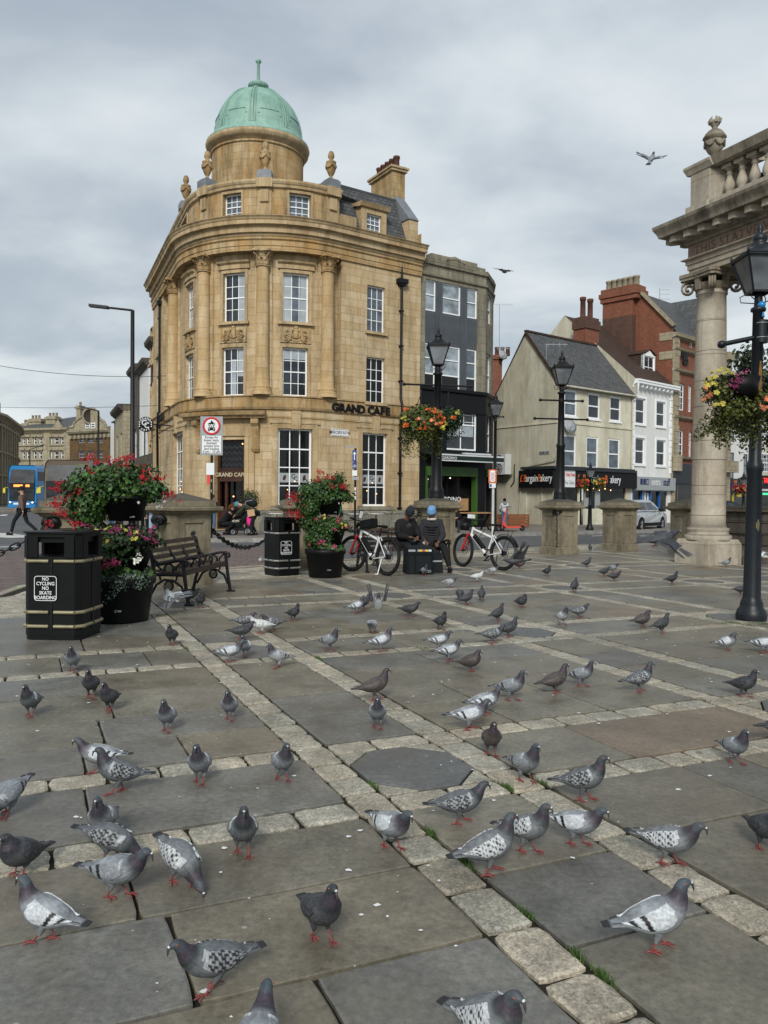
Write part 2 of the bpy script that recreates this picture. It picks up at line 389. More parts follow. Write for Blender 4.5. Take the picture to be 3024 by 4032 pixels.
for nm,c in dict(skin_dark=(.135,.068,.045),skin_light=(.48,.27,.19),cloth_black=(.012,.013,.014),cloth_charcoal=(.028,.028,.032),cloth_pattern=(.014,.013,.013),cloth_brown=(.13,.085,.07),cloth_green=(.015,.10,.055),cloth_olive=(.035,.04,.025),cloth_white=(.5,.52,.53),cloth_grey=(.2,.21,.22),denim=(.07,.13,.22),denim_pale=(.30,.40,.52),beanie_blue=(.14,.30,.52),beanie_dark=(.018,.024,.032),cloth_pink=(.75,.04,.25),cloth_cream=(.6,.55,.48),hair_brown=(.13,.055,.025),hair_dark=(.012,.01,.01),hair_grey=(.4,.4,.38),hair_blonde=(.3,.2,.1),cloth_red=(.4,.03,.04),helmet_teal=(.08,.3,.36),bag_dark=(.011,.014,.016)).items():
 plain(nm,c,.85 if 'skin' not in nm else .55,.2 if 'skin' not in nm else .4,0,.22,14,.15 if 'cloth' in nm or 'denim' in nm else 0,50)
def glass(name,c,r=.06,w=0,spec=.6):
 k=N(name);k.rough(r,spec);n=k.noise(1.3,3,.6,k.co('World',(1,1,1.6)));rp=k.ramp(n,[(.3,tuple(x*.45 for x in c)),(.7,tuple(x*1.5 for x in c))]);k.col((rp,'Color'))
 n=k.noise(.8,2,.5,k.co('World'));k.bump(n,'Fac',.12,.05)
glass('glass',(.022,.027,.033));glass('glass_painted_sky',(.09,.115,.14),.1);glass('glass_deep',(.006,.006,.007),.1,0,.35);glass('glass_frost',(.27,.32,.35),.35);glass('glass_car',(.05,.06,.07),.04)  # sky panes: reflected sky is painted into their base colour
glass('bus_glass',(.03,.034,.038),.3,0,.18);glass('glass_shop',(.014,.014,.014),.12,0,.3);glass('lantern_glass',(.14,.155,.17),.08)
def emis(name,c,st):
 k=N(name);k.b.inputs['Emission Color'].default_value=(*c,1);k.b.inputs['Emission Strength'].default_value=st;k.b.inputs['Base Color'].default_value=(*c,1)
emis('lamp_warm',(1,.55,.2),4);emis('headlight',(.8,.88,1),3.5);emis('bulb_white',(1,.93,.8),2.6);emis('led_orange',(1,.25,.04),2.2);emis('led_red',(1,.03,.03),1.6);emis('led_green',(.1,1,.4),1.2)
k=N('copper_green');k.rough(.6,.3)
n=k.noise(1.2,6,.65,k.co('Object',(1,1,.6)));rp=k.ramp(n,[(.3,(.15,.27,.22)),(.5,(.225,.38,.315)),(.72,(.30,.455,.385))])
n2=k.noise(3,6,.7,k.co('Object',(2.5,2.5,.35)));r2=k.ramp(n2,[(.5,0.0),(.78,1.0)]);k.col(k.mix((rp,'Color'),(.06,.15,.115),(k_mul(k,r2,.55),0)))
plain('copper_dark',(.045,.15,.11),.6,.3,0,.35,4)
def leafmat(name,c,var=.55,tr=.15):
 k=N(name);k.rough(.5,.35)
 at_=k.n('ShaderNodeVertexColor',layer_name='Col');n=k.noise(5,3,.6,k.co('Object'));rp=k.ramp(n,[(.3,tuple(x*(1-var)for x in c)),(.7,tuple(x*(1+var)for x in c))])
 k.col(k.mix((rp,'Color'),(at_,'Color'),1.0,'MULTIPLY'))
leafmat('leaf',(.035,.085,.018));leafmat('leaf_dark',(.018,.045,.014));leafmat('leaf_olive',(.07,.085,.018));leafmat('leaf_silver',(.14,.19,.15),.3);leafmat('leaf_tree',(.04,.065,.025));leafmat('grass_blade',(.05,.095,.02))
for nm,c in dict(petal_red=(.29,.004,.01),petal_pink=(.42,.04,.13),petal_magenta=(.26,.025,.11),petal_yellow=(.5,.44,.08),petal_white=(.75,.75,.68),petal_orange=(.55,.10,.01),petal_peach=(.6,.2,.09)).items():leafmat(nm,c,.25)
def paving(name,tint,spots=True,ns=2.2,fleck=0.0,bmp=.25,rr=(.42,.62)):
 k=N(name);k.b.inputs['Specular IOR Level'].default_value=.4
 a=k.n('ShaderNodeVertexColor',layer_name='Col');w=k.co('World')
 n=k.noise(ns,9,.72,w);r1=k.ramp(n,[(.3,.58),(.7,1.38)])
 out=k.mix((a,'Color'),(r1,'Color'),1.0,'MULTIPLY')
 n2=k.noise(30,8,.78,w);r2=k.ramp(n2,[(.32,.62),(.68,1.4)]);out=k.mix(out,(r2,'Color'),1.0,'MULTIPLY')
 n5=k.noise(.8,5,.6,w);r5=k.ramp(n5,[(.46,0.0),(.66,1.0)]);out=k.mix(out,tint,(k_mul(k,r5,.38),0));n8=k.noise(1.7,7,.7,k.co('World',(1,1,1),(0,0,1)));r8=k.ramp(n8,[(.5,0.0),(.72,1.0)]);out=k.mix(out,(.055,.052,.042),(k_mul(k,r8,.45),0))
 if fleck:
  v=k.n('ShaderNodeTexVoronoi');v.inputs['Scale'].default_value=130;k.l(w,'Vector',v,'Vector');r3=k.ramp(v,[(0,.55),(.5,1.0),(1,1.5)],'Color');out=k.mix(out,(r3,'Color'),fleck,'MULTIPLY')
 if spots:
  v=k.n('ShaderNodeTexVoronoi');v.inputs['Scale'].default_value=3.3;v.inputs['Randomness'].default_value=1;k.l(w,'Vector',v,'Vector')
  r4=k.ramp(v,[(.022,1.0),(.04,0.0)],'Distance');n6=k.noise(60,2,.5,w);out=k.mix(out,(.45,.45,.42),(k_mul(k,r4,.5),0))
  v=k.n('ShaderNodeTexVoronoi');v.inputs['Scale'].default_value=2.1;k.l(k.co('World',(1.2,.8,1),(0,0,.7)),'Vector',v,'Vector')
  r4=k.ramp(v,[(.03,1.0),(.07,0.0)],'Distance');out=k.mix(out,(.03,.028,.022),(k_mul(k,r4,.6),0))
 k.col(out);r6=k.ramp(n,[(.3,rr[0]),(.7,rr[1])]);k.t.links.new(r6.outputs['Color'],k.b.inputs['Roughness'])
 b=k.bump(n2,'Fac',bmp,.004);n7=k.noise(7,5,.6,w);k.bump(n7,'Fac',.25,.01,b)
paving('slab',(.15,.125,.09),rr=(.34,.55));paving('sett',(.22,.19,.13),True,5,.9,.5);paving('road_brick',(.12,.10,.09),False,3,.2,.3)
k=plain('joint',(.018,.016,.011),.9,.2,0,.6,9,.4,60)
k=N('asphalt');k.rough(.75,.3);w=k.co('World');n=k.noise(.5,6,.65,w);rp=k.ramp(n,[(.3,(.065,.067,.07)),(.7,(.115,.117,.12))]);n2=k.noise(60,3,.7,w);r2=k.ramp(n2,[(.3,.75),(.7,1.3)]);k.col(k.mix((rp,'Color'),(r2,'Color'),1.0,'MULTIPLY'));k.bump(n2,'Fac',.3,.004)
k=N('road_marking');k.rough(.7,.3);w=k.co('World');n=k.noise(9,6,.7,w);rp=k.ramp(n,[(.35,(.25,.25,.25)),(.55,(.62,.62,.6))]);k.col((rp,'Color'))
stone('pavement',(.22,.20,.175),(.18,.165,.145),(.09,.08,.07),.6,.45,.01,(.12,.11,.1),.6,fine=.15)
stone('block_paving',(.165,.125,.11),(.13,.105,.098),(.035,.032,.03),.45,.45,.014,(.10,.085,.078),.6,fine=.15)
plain('brown_letter',(.15,.105,.08),.9,.2)
# ------------------------ ground
def structure(o):o['kind']='structure';return o
mb=MB();mb.add([(-900,-60,-.06),(900,-60,-.06),(900,1500,-.06),(-900,1500,-.06)],[(0,1,2,3)]);structure(mb.build('road','asphalt'))
EDGE=Wall([gr(*p)[:2]for p in((-900,2440),(0,2345),(108,2306),(802,2243),(1200,2216),(1500,2194),(2008,2161),(2300,2146),(2600,2132),(3024,2118))]+[(40,36)])
def edge_d(p):
 best=(1e9,1)
 for i in range(len(EDGE.T)):
  a,b=EDGE.P[i],EDGE.P[i+1];e=b-a;q=Vector((p[0],p[1],0))-a;k=min(1,max(0,q.dot(e)/e.length_squared));w=q-e*k
  if w.length<best[0]:best=(w.length,1 if w.dot(Vector((EDGE.T[i].y,-EDGE.T[i].x,0)))>0 else-1)
 return best[0]*best[1]
mb=MB();pts=[EDGE.M(s,0)for s in EDGE.S];poly=[(p.x,p.y)for p in pts]+[(40,-8),(-30,-8)]
mb.prism(poly,-.06,-.018);structure(mb.build('plaza_base','joint'))
mb=MB()
s=0
while s<EDGE.L-1:
 L=.9;mb.c=tuple(c*R.uniform(.85,1.1)for c in(.30,.27,.21));a=s+.006;b=s+L-.006
 EDGE.sweep(mb,a,b,[(0,-.055),(-.01,-.004),(-.02,.002),(-.15,.002),(-.16,-.01)]);s+=L
structure(mb.build('plaza_kerb','sett'))
def stone_block(mb,P,z,bev=.006,dz=.022,cut=0.0):
 c=sum((Vector(p)for p in P),Vector((0,0,0)))/len(P)
 Q=[]
 if cut:
  n=len(P)
  for i in range(n):
   p=Vector(P[i]);a=(Vector(P[i-1])-p).normalized();b=(Vector(P[(i+1)%n])-p).normalized();k=cut*R.uniform(.5,1.6)
   Q+=[p+a*k,p+b*k*R.uniform(.6,1.2)]
 else:Q=[Vector(p)for p in P]
 tx,ty=R.uniform(-.0016,.0016),R.uniform(-.0016,.0016);n=len(Q);top=[]
 for p in Q:
  v=(p-c);L=v.length;q=c+v*max(0,(1-bev*1.4/L));top.append(Vector((q.x,q.y,z+tx*(v.x>0)+ty*(v.y>0))))
 vs=[Vector((p.x,p.y,z-dz))for p in Q]+[Vector((p.x,p.y,z-bev*.55))for p in Q]+top
 fs=[(i,(i+1)%n,n+(i+1)%n,n+i)for i in range(n)]+[(n+i,n+(i+1)%n,2*n+(i+1)%n,2*n+i)for i in range(n)]+[tuple(range(2*n,3*n))]
 mb.add(vs,fs)
def slabcol():
 t=R.random();g=R.uniform(.86,1.14)
 c=(.143,.140,.125)if t<.40 else((.162,.151,.119)if t<.80 else((.172,.154,.115)if t<.95 else(.185,.146,.106)))
 return(c[0]*g*1.0,c[1]*g*.995,c[2]*g*.985)
def settcol():g=R.uniform(.78,1.04);t=R.uniform(-.015,.01);return((.35+t)*g,.318*g,(.25-t*.6)*g)
slabs=MB();setts=MB();U0,UP,V0,VP=1.46,3.2,3.5,3.67
def rag(P,n,j):
 Q=[]
 for i in range(4):
  a,b=P[i],P[(i+1)%4];g_=((P[0][0]+P[2][0])/2,(P[0][1]+P[2][1])/2)
  for k in range(n):f=k/n;e=j*(.3 if k==0 else 1);h=(.07 if j>.002 else .012)if k==0 else 0;q=(a[0]+(b[0]-a[0])*f,a[1]+(b[1]-a[1])*f);Q.append((q[0]+(g_[0]-q[0])*h+R.gauss(0,e),q[1]+(g_[1]-q[1])*h+R.gauss(0,e)))
 return Q
def blk(mb,u0,v0,u1,v1,gap,jit=0,cut=0,bev=.006,z=0):
 c=uv2w((u0+u1)/2,(v0+v1)/2);lim=1.9 if c[0]<-2 else 1.2
 if edge_d(c)<lim or c[1]<.8 or abs(c[0])>c[1]*.56+1.6:return
 g=gap/2;P=[(u0+g,v0+g),(u1-g,v0+g),(u1-g,v1-g),(u0+g,v1-g)]
 mb.c=slabcol()if mb is slabs else settcol()
 if c[1]<9:P=rag(P,9,.0013)if mb is slabs else rag(P,5,.0032);jit=0;cut=0
 stone_block(mb,[uv2w(a+R.uniform(-jit,jit),b+R.uniform(-jit,jit),0)for a,b in P],z+R.uniform(-.0015,.0015),bev,cut=cut)
def settrow(u0,v0,u1,v1,along):
 L=(v1-v0)if along=='v' else(u1-u0);n=max(1,round(L/.285));e=[0]
 for i in range(n):e.append(e[-1]+R.uniform(.82,1.18))
 e=[x/e[-1]*L for x in e]
 for a,b in zip(e,e[1:]):
  if along=='v':blk(setts,u0,v0+a,u1,v0+b,.018,.005,.016,.011,-.001)
  else:blk(setts,u0+a,v0,u0+b,v1,.018,.005,.016,.011,-.001)
def slabfill(u0,v0,u1,v1):
 n=max(1,round((v1-v0)/.60));hs=[R.uniform(.8,1.25)for _ in range(n)];t=sum(hs);v=v0
 for h in hs:
  h=h/t*(v1-v0);u=u0;W_=u1-u0
  k=max(1,round(W_/R.choice((.75,.95,1.2))));ws=[R.uniform(.6,1.4)for _ in range(k)];tt=sum(ws)
  for w in ws:blk(slabs,u,v,u+w/tt*W_,v+h,.014,.0015);u+=w/tt*W_
  v+=h
ub,vb=.21,.21
for i in range(-4,13):
 a=U0+UP*i
 for j in range(-1,9):
  b=V0+VP*j
  u=[a,a+ub,a+.84,a+.84+ub,a+UP];v=[b,b+vb,b+.92,b+.92+vb,b+VP]
  settrow(u[0],v[0],u[1],v[4],'v');settrow(u[2],v[0],u[3],v[4],'v')
  settrow(u[1],v[0],u[2],v[1],'u');settrow(u[1],v[2],u[2],v[3],'u')
  settrow(u[3],v[0],u[4],v[1],'u');settrow(u[3],v[2],u[4],v[3],'u')
  slabfill(u[1],v[3],u[2],v[4]);slabfill(u[3],v[3],u[4],v[4])
  uu=u[3]
  while uu<u[4]-.1:
   w=min(R.uniform(.7,1.3),u[4]-uu);w=u[4]-uu if u[4]-uu-w<.4 else w;blk(slabs,uu,v[1],uu+w,v[2],.011,.0015);uu+=w
  c=uv2w((u[1]+u[2])/2,(v[1]+v[2])/2)
  if edge_d(c)>1.9 and c[1]>.8 and abs(c[0])<c[1]*.56+2:
   x0,x1,y0,y1,q=u[1]+.008,u[2]-.008,v[1]+.008,v[2]-.008,.2
   slabs.c=tuple(x*.8 for x in(.135,.14,.138));stone_block(slabs,[uv2w(*p)for p in((x0+q,y0),(x1-q,y0),(x1,y0+q),(x1,y1-q),(x1-q,y1),(x0+q,y1),(x0,y1-q),(x0,y0+q))],0)
   for cx,cy,sx,sy in((x0,y0,1,1),(x1,y0,-1,1),(x1,y1,-1,-1),(x0,y1,1,-1)):
    P=[(cx,cy),(cx+sx*(q-.02),cy),(cx,cy+sy*(q-.02))]
    if sx*sy<0:P=P[::-1]
    setts.c=settcol();stone_block(setts,[uv2w(*p)for p in P],-.001,.008)
for j in range(18):
 d0=.17+j*.125;s=R.uniform(0,.3)
 while s<EDGE.L-1:
  L=R.uniform(.17,.27);c=EDGE.M(s,0,d0)
  if abs(c.x)<c.y*.56+1 and(d0<2.1 if c.x<-1.5 else d0<1.35):
   setts.c=tuple(x*1.12 for x in settcol());stone_block(setts,[EDGE.M(s+.007,0,d0+.118),EDGE.M(s+L-.007,0,d0+.118),EDGE.M(s+L-.007,0,d0+.007),EDGE.M(s+.007,0,d0+.007)],-.004,.009)
  s+=L
structure(slabs.build('paving_slabs','slab'));structure(setts.build('paving_setts','sett'))
mb=MB();vs=[]
q0=[EDGE.M(s,-.05,-.01)for s in EDGE.S];q1=[gr(*p,-.05)for p in((-900,2230),(0,2165),(350,2140),(802,2160),(1200,2150))]
P=q0[:5]+q1[::-1]
mb.add([(p.x,p.y,-.052)for p in P],[tuple(range(len(P)))]);structure(mb.build('carriageway_paving','block_paving'))
mb=MB()
def mark(*pts):
 mb.add([tuple(gr(x,y,-.05)[:2])+(-.046,)for x,y in pts],[tuple(range(len(pts)))])
mark((-60,2114),(-60,2098),(40,2100),(115,2110),(105,2117),(40,2118));mark((-40,2033),(25,2031),(32,2026),(10,2026),(-10,2031))
mark((-40,2155),(70,2150),(70,2153),(-40,2158))
for x in(540,625,880,1000):mark((x,2136),(x+42,2135),(x+38,2131),(x,2132))
for x in(2150,2330,2520):mark((x,2112),(x+60,2110),(x+58,2108),(x,2110))
structure(mb.build('road_markings','road_marking'))
KERB=Wall([gr(*p,.08)[:2]for p in((470,2082),(560,2108),(640,2117),(830,2119),(1150,2118),(1500,2111),(1948,2100),(2279,2092),(2700,2083),(3024,2078))]+[(60,48)])
mb=MB();P=[(p.x,p.y)for p in KERB.P];a=P[0]
mb.prism(P+[(120,260),(a[0]-.389*100,a[1]+.921*100)],-.07,.08);structure(mb.build('pavement','pavement'))
mb=MB();mb.c=(.24,.235,.22);KERB.sweep(mb,0,KERB.L-1,[(.13,-.06),(.12,.082),(-.02,.084)]);structure(mb.build('pavement_kerb','sett'))
mb=MB();P=[gr(*p,.08)for p in((-900,2013),(62,2013),(75,2003),(60,1985))];mb.prism([(p.x,p.y)for p in P]+[(-70,140)],-.07,.08);structure(mb.build('pavement','pavement'))
# ------------------------ corner bank building with the copper dome
Z2=lambda x,y:(500+x*.7233,950+y*.7233)
Z1=lambda x,y:(500+x*.7233,150+y*.7233)
LQ=9.0;Rw=4.35;cc=(-5.1,38.95);a0,a1=radians(-157.1),radians(-54.1)
A_=arc(*cc,Rw,a0,a1,30);tl=Vector((.389,-.921));tr_=Vector((.81,.586))
W=Wall([(A_[0][0]-tl.x*LQ,A_[0][1]-tl.y*LQ)]+A_+[(A_[-1][0]+tr_.x*6,A_[-1][1]+tr_.y*6)])
GB=.08
cafe=empty('corner_bank_building','honey stone rounded corner building with columns and green copper dome','building',(W.M(W.L/2,0).x,W.M(W.L/2,0).y,GB))
cafe_off=cafe.location.copy()
class _P:
 pass
def pb(mb,name,mats,par=None):
 o=mb.build(name,mats,par or cafe);return o
cafe.location=(0,0,0)
sR=W.px(1652,1700,.35)[0];sWing=W.px(1343,1300,.35)[0];sL=0.0;sFirst=W.px(668,1300,.0)[0]
hz=lambda x,y,d=.35:W.px(x,y,d)[1]
zb0,zb1=hz(1100,1612),hz(1100,1559);za=hz(1040,985,.45);zc=hz(1079,852,.65);zf1=hz(1070,917,.5)
zat=hz(1020,706,-.15)
rc=lambda q,d:W.rect(*Z2(q[0],q[1]),*Z2(q[2],q[3]),d)
up=[rc(q,-.05)for q in((330,232,372,472),(528,176,645,436),(848,176,988,442))]
lw=[rc(q,-.05)for q in((326,612,370,852),(522,577,638,836),(845,580,982,842))]
def lvl(L,i=1):return[(h[0],h[1],L[i][2],L[i][3])for h in L]
up,lw=lvl(up,2),lvl(lw,2)
wing=[rc(q,.3)for q in((1304,246,1402,496),(1299,634,1400,880))]
gf=[rc(q,.3)for q in((258,1030,314,1400),(820,1020,1006,1440),(1275,1055,1412,1455))]
gz0,gz1=gf[1][2],gf[1][3];gf=[(h[0],h[1],gz0,gz1)for h in gf]
door=rc((478,1080,640,1500),.3);door=(door[0],door[1],GB+.02,door[3])
Lw=[(sFirst-2.2-3.1*k,sFirst-1.1-3.1*k)for k in range(2)]
leftU=[(a,b,up[0][2],up[0][3])for a,b in Lw];leftL=[(a,b,lw[0][2],lw[0][3])for a,b in Lw];leftG=[(a,b,gz0,gz1)for a,b in Lw]
mb=MB()
W.panel(mb,0,sR,GB,zb0,.35,gf+[door]+leftG,.25)
W.panel(mb,sFirst,sWing,zb1-.05,za+.1,0,up+lw,.2)
W.panel(mb,sWing,sR,zb1-.05,za+.1,.35,wing,.22);W.panel(mb,0,sFirst,zb1-.05,za+.1,.35,leftU+leftL,.22)
for s in(sWing,sFirst):mb.add([W.M(s,zb1-.05,0),W.M(s,zb1-.05,.35),W.M(s,za+.1,.35),W.M(s,za+.1,0)],[(0,1,2,3)])
mb.add([W.M(sR,GB,.35),W.M(sR,GB,-6),W.M(sR,za+2,-6),W.M(sR,za+2,.35)],[(0,1,2,3)])
pb(mb,'wall','honey_stone')
mb=MB()
W.sweep(mb,0,sR,[(.35,zb0-.02),(.43,zb0),(.46,zb0+.06),(.39,zb0+.08),(.39,zb1-.04),(.45,zb1-.03),(.45,zb1+.02),(0,zb1+.03)])
W.sweep(mb,0,sR,[(.355,zb0-.36),(.385,zb0-.35),(.385,zb0-.3),(.355,zb0-.29)])
pb(mb,'string_course','honey_dirty')
mb=MB();W.sweep(mb,0,sR,[(0,za),(.43,za),(.43,za+.2),(.46,za+.21),(.46,za+.42),(.52,za+.47),(.52,za+.50),(.42,za+.52),(.42,zf1-.12)])
pb(mb,'architrave','honey_dirty')
mb=MB()
W.sweep(mb,0,sR+.05,[(.42,zf1-.13),(.46,zf1-.09),(.50,zf1-.0),(.58,zf1+.02),(.60,zc-.36),(.78,zc-.33),(.78,zc-.17),(.80,zc-.16),(.84,zc-.08),(.9,zc-.02),(.9,zc),(.2,zc+.12),(-.5,zc+.12)],smooth=False)
pb(mb,'cornice','honey_trim')
mb=MB();W.sweep(mb,0,door[0]-.45,[(.35,GB),(.52,GB),(.52,gz0-.38),(.56,gz0-.34),(.56,gz0-.2),(.35,gz0-.18)]);pb(mb,'plinth','grey_stone');mb=MB();W.sweep(mb,door[1]+.45,sR,[(.35,GB),(.52,GB),(.52,gz0-.38),(.56,gz0-.34),(.56,gz0-.2),(.35,gz0-.18)])
pb(mb,'plinth','grey_stone')
for h in gf:mb=MB();W.box(mb,h[0]-.25,h[1]+.25,gz0-.17,gz0-.02,.355,.6);pb(mb,'window_sill','grey_stone')
def leafy(mb,c,r,z0,z1,n=8):
 for row,(zz,hh,rr)in enumerate(((z0,(z1-z0)*.42,r*1.02),(z0+(z1-z0)*.3,(z1-z0)*.45,r*1.08))):
  for k in range(n):
   a=2*pi*(k+.5*row)/n;e=Vector((cos(a),sin(a),0));t=Vector((-sin(a),cos(a),0));P=[]
   for(u,o,wd)in((0,0,.8),(.5,.02,1),(.85,.06,.8),(1.0,.13,.45),(.9,.17,.1)):
    p=Vector(c)+e*(rr+o*1.2)+Vector((0,0,zz+hh*u));w=.62*pi*r/n*wd;P.append((p-t*w,p+e*.015,p+t*w))
   vs=[q for p in P for q in p];mb.add(vs,[(3*i+j,3*i+j+1,3*i+j+4,3*i+j+3)for i in range(4)for j in range(2)],0,False)
def corinthian(mb,c,r,z0,z1,rz):
 H=z1-z0
 mb.lathe([(r*.93,z0-.05),(r*1.06,z0-.03),(r*1.06,z0),(r*.95,z0+.01),(r*.95,z0+H*.5),(r*1.05,z0+H*.75),(r*1.35,z0+H*.87)],20,(c[0],c[1],0))
 leafy(mb,(c[0],c[1],0),r*.95,z0+.02,z0+H*.95)
 for k in range(4):
  a=rz+pi/4+k*pi/2;e=Vector((cos(a),sin(a),0));t=Vector((-sin(a),cos(a),0));o=Vector((c[0],c[1],0))+e*r*1.42
  pts=[o+e*(.085*(1-q/14)*cos(q*.75))+Vector((0,0,z0+H*.74+.085*(1-q/14)*sin(q*.75)))for q in range(13)]
  mb.tube([Vector((c[0],c[1],z0+H*.35))+e*r*.95,Vector((c[0],c[1],z0+H*.62))+e*r*1.1]+[o+Vector((0,0,z0+H*.84))]+pts,.026,6)
  mb.ell(Vector((c[0],c[1],z0+H*.88))+Vector((cos(a-pi/4),sin(a-pi/4),0))*r*1.25,(.05,.05,.05),8,6)
 q=r*1.5;P=[]
 for k in range(4):
  a=rz+k*pi/2
  for da,f in((-.68,1.28),(0,.92),(.68,1.28)):P.append((c[0]+q*f*cos(a+da),c[1]+q*f*sin(a+da)))
 mb.prism(P,z0+H*.87,z1-.002)
cols_x=[(250,560),(415,500),(737,450),(1093,500)]
colN=[]
for(x,y)in cols_x:
 s=W.px(*Z2(x,y),.28)[0];p=W.M(s,0,.26);n=W.nrm(s);rz=atan2(n.y,n.x);mb=MB();r=.285;zs,zt=zb1+.03,za-.62
 prof=[(r*1.5,zs),(r*1.5,zs+.1),(r*1.38,zs+.12),(r*1.45,zs+.17),(r*1.38,zs+.22),(r*1.22,zs+.25),(r*1.2,zs+.29),(r*1.3,zs+.33),(r*1.2,zs+.37),(r*1.06,zs+.4),(r,zs+.48)]+[(r*(1-.14*(k/10)**1.7),zs+.48+(zt-zs-.48)*k/10)for k in range(11)]
 mb.lathe(prof,28,(p.x,p.y,0));c=pb(mb,'column','honey_column')
 m2=MB();corinthian(m2,(p.x,p.y),r*1.02,zt,za+.02,rz);pb(m2,'capital','honey_dirty',c)
 m3=MB();W.box(m3,s-.36,s+.36,zb1+.03,za-.0,.003,.1);pb(m3,'pilaster','honey_stone',c)
mb=MB()
def surround(h,d,w=.13,t=.05):
 W.box(mb,h[0]-w,h[0],h[2],h[3]+w,d,d+t);W.box(mb,h[1],h[1]+w,h[2],h[3]+w,d,d+t);W.box(mb,h[0],h[1],h[3],h[3]+w,d,d+t)
for h in up:
 surround(h,0);W.sweep(mb,h[0]-.22,h[1]+.22,[(0,h[3]+.15),(.1,h[3]+.16),(.1,h[3]+.34),(.2,h[3]+.4),(.24,h[3]+.47),(0,h[3]+.5)]);W.box(mb,h[0]-.2,h[1]+.2,h[2]-.12,h[2],0,.14)
for h in lw:surround(h,0,.11,.04);W.box(mb,h[0]-.12,h[1]+.12,h[3]+.2,h[3]+.27,0,.05)
for h in wing:W.box(mb,h[0]-.1,h[1]+.1,h[2]-.12,h[2],.35,.47)
for h in leftU+leftL:W.box(mb,h[0]-.1,h[1]+.1,h[2]-.12,h[2],.35,.47)
for h in gf+leftG:
 surround(h,.35,.22,.045);W.box(mb,h[0]-.3,h[1]+.3,h[3]+.2,h[3]+.27,.352,.43)
 sm=(h[0]+h[1])/2;q=[W.M(sm-.16,h[3]-.02,0),0]
 W.sweep(mb,sm-.17,sm+.17,[(.35,h[3]-.03),(.47,h[3]-.03),(.52,zb0-.05),(.35,zb0-.04)])
W.box(mb,door[0]-.42,door[0]-.05,GB,door[3]+.3,.35,.42);W.box(mb,door[1]+.05,door[1]+.42,GB,door[3]+.3,.35,.42)
W.box(mb,door[0]-.2,door[0]-.05,GB,door[3]+.15,.42,.46);W.box(mb,door[1]+.05,door[1]+.2,GB,door[3]+.15,.42,.46)
W.box(mb,door[0]-.42,door[1]+.42,door[3]+.15,door[3]+.62,.36,.43)
pb(mb,'window_surround','honey_trim')
mb=MB();hd=W.px(*Z2(305,950),.7)[0],W.px(*Z2(752,950),.7)[0];zh=hz(*Z2(530,945),.8)
W.sweep(mb,hd[0],hd[1],[(.35,zh-.12),(.7,zh-.12),(.72,zh-.02),(.86,zh+.0),(.9,zh+.1),(.92,zh+.15),(.35,zh+.22)])
pb(mb,'door_hood','honey_dirty')
for x in(373,695):
 s=W.px(*Z2(x,1060),.6)[0];mb=MB();Z0,Z3=hz(*Z2(695,1148),.5),zh-.121
 pr=[(.35,Z0),(.45,Z0+.02),(.50,Z0+.14),(.44,Z0+.25),(.47,(Z0+Z3)/2),(.58,Z3-.35),(.72,Z3-.22),(.72,Z3-.06),(.66,Z3),(.35,Z3)]
 W.sweep(mb,s-.13,s+.13,pr)
 for e in(-.135,.135):
  for(dd,zz,rr)in((.6,Z3-.17,.1),(.43,Z0+.13,.07)):
   n=W.nrm(s);t=Vector((-n.y,n.x,0));c=W.M(s+e,zz,dd);pts=[c+n*rr*(1-k/12)*cos(k*.8)+Vector((0,0,rr*(1-k/12)*sin(k*.8)))for k in range(11)];mb.tube(pts,.02,5)
 pb(mb,'scroll_bracket','honey_dirty')
for h in up:
 mb=MB();s=(h[0]+h[1])/2;z=(h[2]+lw[1][3])/2+.05;n=W.nrm(s);T=Vector((-n.y,n.x,0));w=(h[1]-h[0])*.5
 W.box(mb,h[0]-.1,h[0]-.04,z-.4,z+.42,.0,.03);W.box(mb,h[1]+.04,h[1]+.1,z-.4,z+.42,.0,.03)
 o=W.M(s,z,.03);mb.ell(o,(.12,.07,.24),10,8,rz=atan2(T.y,T.x));mb.ell(o+Vector((0,0,.26)),(.1,.06,.09),8,6,rz=atan2(T.y,T.x));mb.torus(o,.2,.03,'y',16,5,rz=atan2(T.y,T.x))
 for sg in(-1,1):
  for k in range(6):
   a=radians(-60+k*26);L=.26+.05*(k%2);p0=o+T*sg*.2+Vector((0,0,-.2+k*.03));P=[p0+T*sg*(L*q/4*cos(a*(1-q/9)))+Vector((0,0,L*q/4*sin(a*(1-q/9))+.03*sin(q*1.2)))+n*.02 for q in range(5)]
   mb.tube(P,[.03,.045,.05,.038,.018],6)
  pts=[o+T*sg*(.42+.09*(1-k/12)*cos(k*.8))+Vector((0,0,-.12+.09*(1-k/12)*sin(k*.8)))+n*.02 for k in range(11)];mb.tube(pts,.022,5)
 for k in range(5):mb.ell(o+T*(k-2)*.06+Vector((0,0,-.3-.02*(2-abs(k-2))))+n*.02,(.03,.03,.04),6,5)
 pb(mb,'carved_panel','honey_dirty')
cur=[None,[(.66,1,0,1)],[(0,.32,.0,1),(.72,1,0,1)]]
for i,h in enumerate(up):window(cafe,W,h,3,(2,2),-.14,glass='glass_painted_sky' if i!=1 else 'glass',curtain=cur[i])
for i,h in enumerate(lw):window(cafe,W,h,3,(2,2),-.14,glass='glass',curtain=[None,[(.35,.6,0,.78),(.7,1,.4,1)],[(0,1,.78,1)]][i])
for i,h in enumerate(wing):window(cafe,W,h,3,(2,2),.2,glass=('glass_painted_sky','glass_deep')[i],fw=.055)
for h in leftU+leftL:window(cafe,W,h,3,(2,2),.2)
